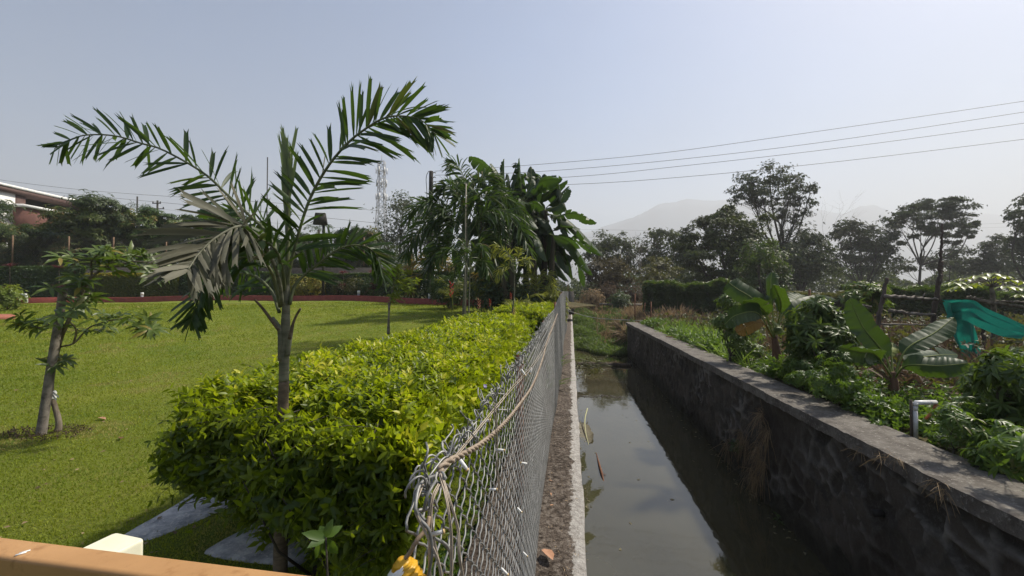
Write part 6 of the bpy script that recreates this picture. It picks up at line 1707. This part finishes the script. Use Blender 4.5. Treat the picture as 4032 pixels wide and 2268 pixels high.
for i in range(120):
    x = rng.uniform(2282, 2450); q = onZ(x, 1560 + 3 * math.sin(x * .06) + rng.normal(0, 2.0), ZW + .008); s = rng.uniform(.02, .07)
    scatter(m, BLADE, q[None], rdir(1) * [1, 1, .05], np.array([[0, 0, 1.0]]), s * 2, s, rng.random())
tag(m.build('floating_scum', M['darkleaf'] if 'darkleaf' in M else M.setdefault('darkleaf', leafmat('rotting_leaf', (.02, .017, .012), (.06, .05, .035), tr=0, rough=.7)), origin=onZ(2350, 1560, ZW)), 'thin line of dark scum and leaf bits floating across the canal', 'debris')
q = [onZ(2313, 1635, ZW) + [0, 0, .22], onZ(2303, 1670, ZW) + [0, 0, .14], onZ(2306, 1710, ZW) + [0, 0, .06], onZ(2318, 1752, ZW)]
m = MB(); tube(m, q, [.018, .017, .012, .008], 6, n=20)
M['reed'] = surf('pale_leaf_rib', (.38, .38, .20), (.50, .50, .30), 10, .5, bmp=0)
tag(m.build('leaf_rib', M['reed'], smooth=True, origin=q[-1]), 'curved pale yellow leaf rib sticking out of the water', 'leaf rib')
q = [onZ(2348, 1785, ZW + .0), onZ(2360, 1830, ZW + .03), onZ(2370, 1865, ZW + .03), onZ(2378, 1902, ZW - .02)]
m = MB(); tube(m, q, [.008, .022, .026, .012], 7, n=24); tube(m, [onZ(2366, 1860, ZW + .04), onZ(2385, 1870, ZW + .01)], .008, 5, n=3)
tag(m.build('floating_stick', M['rust'], smooth=True, origin=q[0]), 'reddish brown stick floating near the left bank', 'stick')
m = MB(); c = [onZ(2285, 1660, ZW + .004), onZ(2300, 1700, ZW + .004), onZ(2322, 1745, ZW + .004)]
M['silt'] = surf('silty_leaf', (.13, .115, .08), (.18, .16, .11), 8, .5, bmp=0)
banana_leaf(m, c, .42, lat=[1, .2, 0], tear=.1, dang=0.0, start=.05); tag(m.build('sunken_leaf', M['silt'], origin=c[0]), 'silt-covered pale leaf lying flat in the water by the left wall', 'leaf')
# ================================================================== CHAIN LINK FENCE
def fence_x(y): return -.19 - .05 * sstep(1.2, 6, y) - .03 * np.sin(y * .5)
def fence_top(y):
    return EYE[2] - np.interp(y, [.3, .5, .8, 1.3, 2.6, 4.5, 6, 8, 12, 37], [.25, .25, .272, .275, .29, .256, .21, -.0, -.10, -.28])
FY0, FY1 = .50, 36.5
def chainlink():
    root = thing('chain_link_fence', 'galvanised chain link fence on rusty iron posts along the canal wall', 'fence', (-.2, 18, CAP))
    pitch = .037       # half diamond
    ycol = []; y = FY0
    while y < FY1: ycol.append(y); y += pitch
    ycol = np.array(ycol); nw = len(ycol)
    NZ = 44
    def wires(sel, sub, r, sides, mb_):
        n = len(sel); i = sel[:, None]
        K = NZ * sub + 1
        s = np.linspace(0, NZ, K)[None, :]                  # zigzag index
        zt = fence_top(ycol[sel])[:, None]; zl = CAP + .03
        z = zt - (zt - zl) * s / NZ
        tri = np.abs(((s + 0) % 2) - 1)                      # 0..1..0 corner to corner
        sm = .5 - .5 * np.cos(math.pi * tri) if sub > 1 else tri
        tri2 = .45 * sm + .55 * tri
        yy = ycol[sel][:, None] + pitch * 1.08 * (tri2 - 0.5) + 0 * z
        # neighbours mesh corner to corner, slight depth weave
        x = fence_x(yy) + .0035 * np.cos(math.pi * s) * np.sin(math.pi * 2 * tri) + .004 * np.sin(z * 5 + yy * 3)
        x = x + .012 * np.sin(yy * 1.3) * np.sin(z * 2)
        yy = yy + .010 * np.sin(z * 6 + yy * 5) * np.exp(-(yy - .4) * .8)
        par = (sel % 2)[:, None]
        pth = np.stack([x + 0 * z, yy, z], -1)
        # odd columns are shifted half a period so that corners meet
        sh = np.where(par == 1, (zt - zl) / NZ, 0)
        pth[..., 2] -= sh
        tubes(mb_, pth, r, sides, cap=False)
    mb = MB()
    idx = np.arange(nw)
    near = idx[ycol < 1.6]; mid = idx[(ycol >= 1.6) & (ycol < 6)]; far = idx[ycol >= 6]
    wires(near, 8, .0018, 6, mb); wires(mid, 3, .0018, 4, mb); wires(far, 1, .0020, 3, mb)
    # knuckled loops along the top
    m = mb; k = ycol[ycol < 5.0]
    a = np.linspace(-.4, math.pi + .9, 12)
    for j, y in enumerate(k[::2]):
        zt = float(fence_top(y)); x = float(fence_x(y))
        w = rng.uniform(.010, .014)
        pts = np.stack([x + .010 * np.cos(a * .8 + j), y + w * np.cos(a), zt + .004 + w * 1.2 * np.sin(a)], 1)
        pts2 = pts.copy(); pts2[:, 1] = 2 * y + .016 - pts2[:, 1]; pts2[:, 0] = 2 * x - pts2[:, 0]
        tubes(m, np.stack([pts, pts2]), .0016, 6)
    for j in range(90):                       # bent and tangled ends of the top wires
        y = .52 + 4.6 * rng.random() ** 1.6; zt = float(fence_top(y)); x = float(fence_x(y))
        q = np.array([x, y, zt - .01]) + rng.normal(0, .006, 3)
        w = [q]
        for _ in range(4): w.append(w[-1] + np.array([rng.normal(0, .012), rng.normal(.004, .020), rng.normal(.001, .016)]))
        tube(m, w, .0016, 5, n=14)
    m.build('mesh', M['steel'], root, smooth=True)
    # posts
    for y in (2.05, 4.4, 7.0, 9.8, 12.6, 15.4, 18.5, 22, 26, 30, 35):
        x = float(fence_x(y)) - .022; m = MB(); zt = float(fence_top(y)) - .02 + (.9 if y > 34 else 0)
        box(m, (x, y, (zt - .0) / 2), (.004, .04, zt)); box(m, (x - .018, y - .018, (zt - .0) / 2), (.032, .004, zt))
        m.build('post', M['rust'], root)
    # line wires
    m = MB(); yy = np.linspace(.55, FY1, 260)
    for z in (.35, .8):
        tubes(m, np.stack([fence_x(yy) - .006, yy, np.full(260, CAP + z)], 1)[None], .0018, 4)
    m.build('line_wire', M['steel'], root)
    # selvage: end of the roll rolled up, loose ends
    m = MB()
    for (q, r) in [([(1734, 1866, .58), (1660, 1900, .53), (1637, 1990, .50), (1650, 2040, .50), (1690, 2090, .50), (1700, 2180, .50), (1680, 2300, .50)], .0022),
                   ([(1755, 1880, .58), (1700, 1960, .54), (1685, 2000, .53), (1640, 2012, .52)], .0026), ([(1640, 2012, .52), (1680, 2060, .52), (1700, 2110, .52), (1760, 2150, .53), (1780, 2220, .54), (1770, 2300, .54)], .0022),
                   ([(1720, 1862, .57), (1715, 1890, .56), (1735, 1905, .56), (1750, 1880, .56), (1742, 1860, .57)], .0024), ([(1668, 2010, .52), (1680, 1960, .52), (1700, 1920, .53), (1715, 1895, .55)], .0022)]:
        tube(m, [P(x, y, d) for x, y, d in q], r, 6, n=40)
    m.build('end_wire', M['steel'], root, smooth=True)
    return root
chainlink()

# two-strand twisted cable hung along the fence top
def cable():
    keyy = [(1725, 1868, .575), (1760, 1823, .60), (1893, 1749, .81), (1978, 1675, 1.07), (2036, 1606, 1.36), (2100, 1511, 1.95), (2138, 1410, 2.62), (2155, 1341, 3.1), (2175, 1290, 4.0), (2195, 1235, 5.2)]
    c = spline([P(*k) for k in keyy], 2600)
    s = np.concatenate([[0], np.cumsum(np.linalg.norm(np.diff(c, axis=0), axis=1))])
    T = norm(np.gradient(c, axis=0)); A = norm(np.cross(T, [0, 0, 1.0])); B = np.cross(T, A)
    c = c + A * .012 * 0
    m = MB()
    for ph in (0, math.pi):
        a = s / .026 * 2 * math.pi * .5 + ph
        r = .0030
        tubes(m, (c + r * (np.cos(a)[:, None] * A + np.sin(a)[:, None] * B))[None], .0030, 6, tint=.5)
    tag(m.build('twisted_cable', M['copper'], smooth=True, origin=c[0]), 'brown two-strand twisted wire sagging along the top of the chain link fence', 'wire')
cable()

# thin fairy-light string with small LED bulbs
def lights():
    root = thing('fairy_lights', 'string of small white LED bulbs on thin pale wire, hung over the fence', 'string lights', P(1750, 1900, .56))
    m = MB()
    W_ = [[(1730, 1870, .565), (1760, 1990, .53), (1775, 2130, .52), (1772, 2300, .51)], [(1735, 1865, .565), (1765, 1960, .54), (1800, 2080, .53), (1805, 2180, .52), (1825, 2300, .52)], [(1725, 1905, .55), (1700, 1960, .53), (1690, 2080, .52), (1690, 2300, .51)],
          [(1720, 1920, .55), (1695, 1990, .53), (1705, 2120, .52), (1745, 2300, .51)], [(1730, 1870, .565), (1960, 1590, 1.0), (2010, 1530, 1.25), (2100, 1430, 2.0), (2150, 1350, 2.9), (2170, 1290, 3.9), (2190, 1250, 4.9)],
          [(1946, 1585, .93), (1952, 1700, .93), (1955, 1850, .93), (1968, 1950, .95)], [(2040, 1455, 1.45), (2058, 1480, 1.5), (2070, 1500, 1.6)], [(1660, 1905, .53), (1632, 2000, .50), (1670, 2090, .50), (1720, 2200, .50), (1740, 2300, .50)]]
    for w in W_:
        tube(m, [P(*q) for q in w], .0011, 5, n=40)
        tube(m, [P(q[0] + 6, q[1] + 3, q[2]) for q in w], .0011, 5, n=40)
    m.build('wire', M['fairywire'], root, smooth=True)
    for (x0, y0, x1, y1, d) in [(1702, 2104, 1746, 2092, .52), (1812, 1812, 1838, 1848, .60), (1950, 1770, 1984, 1773, .93), (1895, 1664, 1928, 1654, .88), (1926, 1927, 1955, 1927, .93), (2075, 1826, 2052, 1822, 1.2), (2037, 2000, 2053, 2016, 1.2), (1974, 2238, 1998, 2262, .95), (2060, 2175, 2075, 2190, 1.25), (2093, 1447, 2087, 1470, 1.9), (2053, 1455, 2068, 1478, 1.5), (2035, 1395, 2045, 1385, 1.45)]:
        a, b = P(x0, y0, d), P(x1, y1, d); m = MB()
        L_ = np.linalg.norm(b - a); r = .0030 if d < 1.5 else .0035
        tube(m, [a, a * .2 + b * .8, b], [r, r, r * .7], 8)
        bo = m.build('bulb', M['white'], root, smooth=True)
        m = MB(); tube(m, [b, b + norm(b - a) * L_ * .12], [r * 1.15, r * .9], 8); m.build('bulb_tip', M['amber'], bo)
M['fairywire'] = surf('pale_plastic_wire', (.28, .23, .17), (.42, .36, .29), 12, .4, bmp=0)
M['amber'] = surf('amber_plastic', (.55, .38, .16), (.65, .48, .24), 12, .4, bmp=0)
lights()

# yellow tape round a joint, with its lead
m = MB(); tube(m, [P(1690, 2035, .52), P(1680, 2080, .51), P(1640, 2130, .50), P(1615, 2175, .50), P(1580, 2215, .50)], .0028, 7, n=30)
M['lead'] = surf('brown_lead', (.20, .14, .09), (.30, .22, .15), 12, .5, bmp=0)
rt = thing('taped_joint', 'brown lead ending in a joint wrapped with yellow tape at the fence end', 'cable joint', P(1590, 2230, .50))
m.build('lead', M['lead'], rt, smooth=True)
M['tape'] = surf('yellow_tape', (.50, .26, .015), (.66, .38, .03), 40, .4, bmp=.8, bdist=.002)
c = spline([P(1578, 2196, .5), P(1588, 2230, .5), P(1605, 2275, .5), P(1620, 2330, .5)], 26)
m = MB(); tubes(m, c[None], np.interp(np.linspace(0, 1, 26), [0, .15, .4, 1], [.004, .009, .016, .019]) * (1 + .10 * rng.normal(0, 1, 26)), 12)
m.build('tape_wrap', M['tape'], rt)
c = spline([P(1560, 2240, .495), P(1572, 2262, .495), P(1580, 2320, .495)], 8)
m = MB(); tubes(m, c[None], .013, 8); m.build('plug', M['white'], rt)

# ---- railing and cream post
A, B = P(-500, 2055, .95), P(1293 + 500, 2330, .70)
A0, B0 = P(0, 2109, .843), P(1293, 2268, .722)
z_ = (A0[2] + B0[2]) / 2
t = norm((B0 - A0) * [1, 1, 0]); nn = np.array([-t[1], t[0], 0])
if nn[1] > 0: nn = -nn                              # towards the viewer
A1, B1 = A0 - t * .8, B0 + t * .45
m = MB(); w = .052
# rounded tube section, swept
sec = []
R_ = .008
for cx, cz, a0 in ((w - R_, -R_, 0), (R_, -R_, 90), (R_, -.05 + R_, 180), (w - R_, -.05 + R_, 270)):
    for k in range(5):
        a = math.radians(a0 + k * 22.5); sec.append((cx + R_ * math.cos(a), cz + R_ * math.sin(a)))
sec = np.array(sec)
n = 60; L_ = np.linspace(0, 1, n)
V = []
for s in L_:
    c = A1 * (1 - s) + B1 * s; c = np.array([c[0], c[1], A0[2] * (1 - s) + B0[2] * s])
    V.append(c + nn * sec[:, :1] * 1.0 + np.array([0, 0, 1.0]) * sec[:, 1:2])
V = np.array(V); V = np.concatenate([V, V[:, :1]], 1)
m.add(V, gridfaces(n, len(sec) + 1)); o = thing('railing', 'ochre painted metal handrail crossing the lower left corner', 'railing', A0)
m.build('handrail', M['ochre'], o, smooth=True)
for s in (.12, .62):
    c = A1 * (1 - s) + B1 * s + nn * .026; m = MB(); box(m, (c[0], c[1], .30), (.04, .04, 1.9)); m.build('baluster', M['ochre'], o)
m = MB()
for (x, y) in ((82, 2180), (98, 2172)):
    q = onZ(x, y, A0[2] + .0012); box(m, q, (.014, .004, .0012), .9)
M['chip'] = M['white']; m.build('paint_chip', M['white'], o)

p1 = [onZ(x, y, .98) for x, y in ((310, 2142), (405, 2098), (488, 2118), (400, 2165))]
# square cream post: corner seen towards the viewer
zt = .98; c = P(415, 2135, 1.48); c[2] = zt
m = MB(); hw = .078
ring = []
for cx, cy, a0 in ((hw - .015, hw - .015, 0), (-hw + .015, hw - .015, 90), (-hw + .015, -hw + .015, 180), (hw - .015, -hw + .015, 270)):
    for k in range(5):
        a = math.radians(a0 + 22.5 * k); ring.append((cx + .015 * math.cos(a), cy + .015 * math.sin(a)))
ring = np.array(ring); ca, sa = math.cos(-.12), math.sin(-.12); ring = ring @ np.array([[ca, sa], [-sa, ca]])
lv = [(1.0, 0), (1.0, zt - .012), (.985, zt - .004), (.94, zt)]
V = np.array([[(c[0] + x * s, c[1] + y * s, z) for x, y in ring] for s, z in lv]); K = len(ring)
V = np.concatenate([V, V[:, :1]], 1); m.add(V, gridfaces(4, K + 1))
m.add(V[-1, :K], np.arange(K)[None, :])
tag(m.build('gate_post', M['cream'], smooth=False, origin=(c[0], c[1], 0)), 'square cream post with rounded corners just behind the ochre handrail', 'post')

# fallen leaves
M['deadleaf'] = surf('dead_leaf', (.26, .13, .07), (.38, .21, .13), 25, .7, bmp=.3)
def fallen(px, py, z, L, lab, wd=.55, mat='deadleaf', rot=None):
    q = onZ(px, py, z); m = MB(); d_ = rdir(1) * [1, 1, .1] if rot is None else np.array([rot])
    scatter(m, LEAF, q[None], d_, np.array([[.2, .1, 1.0]]), L, L * wd, .5)
    tag(m.build('fallen_leaf', M[mat], origin=q), lab, 'leaf')
fallen(2142, 2160, CAP + .03, .13, 'large curled brown leaf lying on the concrete cap at the fence foot', .75, rot=(.5, -.8, .12))
fallen(385, 1644, .03, .16, 'pale brown fallen leaf on the lawn right of the frangipani')
fallen(475, 1727, .03, .12, 'dark curled fallen leaf on the lawn below the pale one', mat='rust')
for k, (x, y, lab) in enumerate([(2155, 1890, 'small orange leaf scrap on the cap, topmost of the three near the fence foot'), (2163, 1940, 'small orange leaf scrap on the cap, middle of the three near the fence foot'), (2160, 1990, 'small orange leaf scrap on the cap, lowest of the three near the fence foot')]):
    fallen(x + 5, y, CAP + .01, .04, lab, .4, 'stick')
n = 900; y = .8 + 9 * rng.random(n) ** 1.5; x = rng.uniform(XL0, XL1 - .05, n)
m = MB(); scatter(m, BLADE, np.stack([x, y, np.full(n, CAP + .008)], 1), rdir(n) * [1, 1, .15], rdir(n, 2), rng.uniform(.008, .03, n), rng.uniform(.003, .008, n), rng.random(n))
tag(m.build('leaf_litter', M['straw']), 'scattered bits of dry litter on the concrete cap', 'litter', kind='stuff')
# ground between hedge and cap: low weeds
n = 1500; y = 1.0 + 16 * rng.random(n); x = rng.uniform(-1.0, XL0 - .02, n)
m = MB(); whorl(m, CHEAP, np.stack([x, y, gz(x, y) + rng.uniform(0, .18, n)], 1), rdir(n, 1), 5, .05, .45, 1.1, .3, .2)
tag(m.build('weeds', M['weed']), 'low weeds in the narrow strip between hedge and concrete cap', 'undergrowth', kind='stuff')

# bits of dry leaf and clippings on the lawn
n = 420; dd = 2.6 + 16 * rng.random(n) ** 1.4; px = rng.uniform(-300, 1500, n)
p = EYE + (RM @ np.stack([(px - 2016) / FPX, np.zeros(n), -np.ones(n)])).T * dd[:, None]; p = p[p[:, 0] < -3.0]; n = len(p)
p[:, 2] = gz(p[:, 0], p[:, 1]) + .022; s = rng.uniform(.012, .04, n)
m = MB(); scatter(m, CHEAP, p, rdir(n) * [1, 1, .25], rdir(n, 2), s * 1.6, s, rng.random(n))
tag(m.build('lawn_litter', M['straw']), 'small dry leaf bits scattered over the lawn', 'litter', kind='stuff')
# ================================================================== HAZE
def haze():
    m, nt, out = newmat('thin_haze')
    v = N_(nt, 'ShaderNodeVolumePrincipled')
    v.inputs['Color'].default_value = (.76, .782, .82, 1)
    v.inputs['Density'].default_value = HAZE_DENSITY
    v.inputs['Anisotropy'].default_value = 0.22
    nt.links.new(v.outputs[0], out.inputs['Volume'])
    b = MB(); box(b, (0, 0, 376), (7600, 7600, 760))
    tag(b.build('haze', m), kind='stuff')
haze()
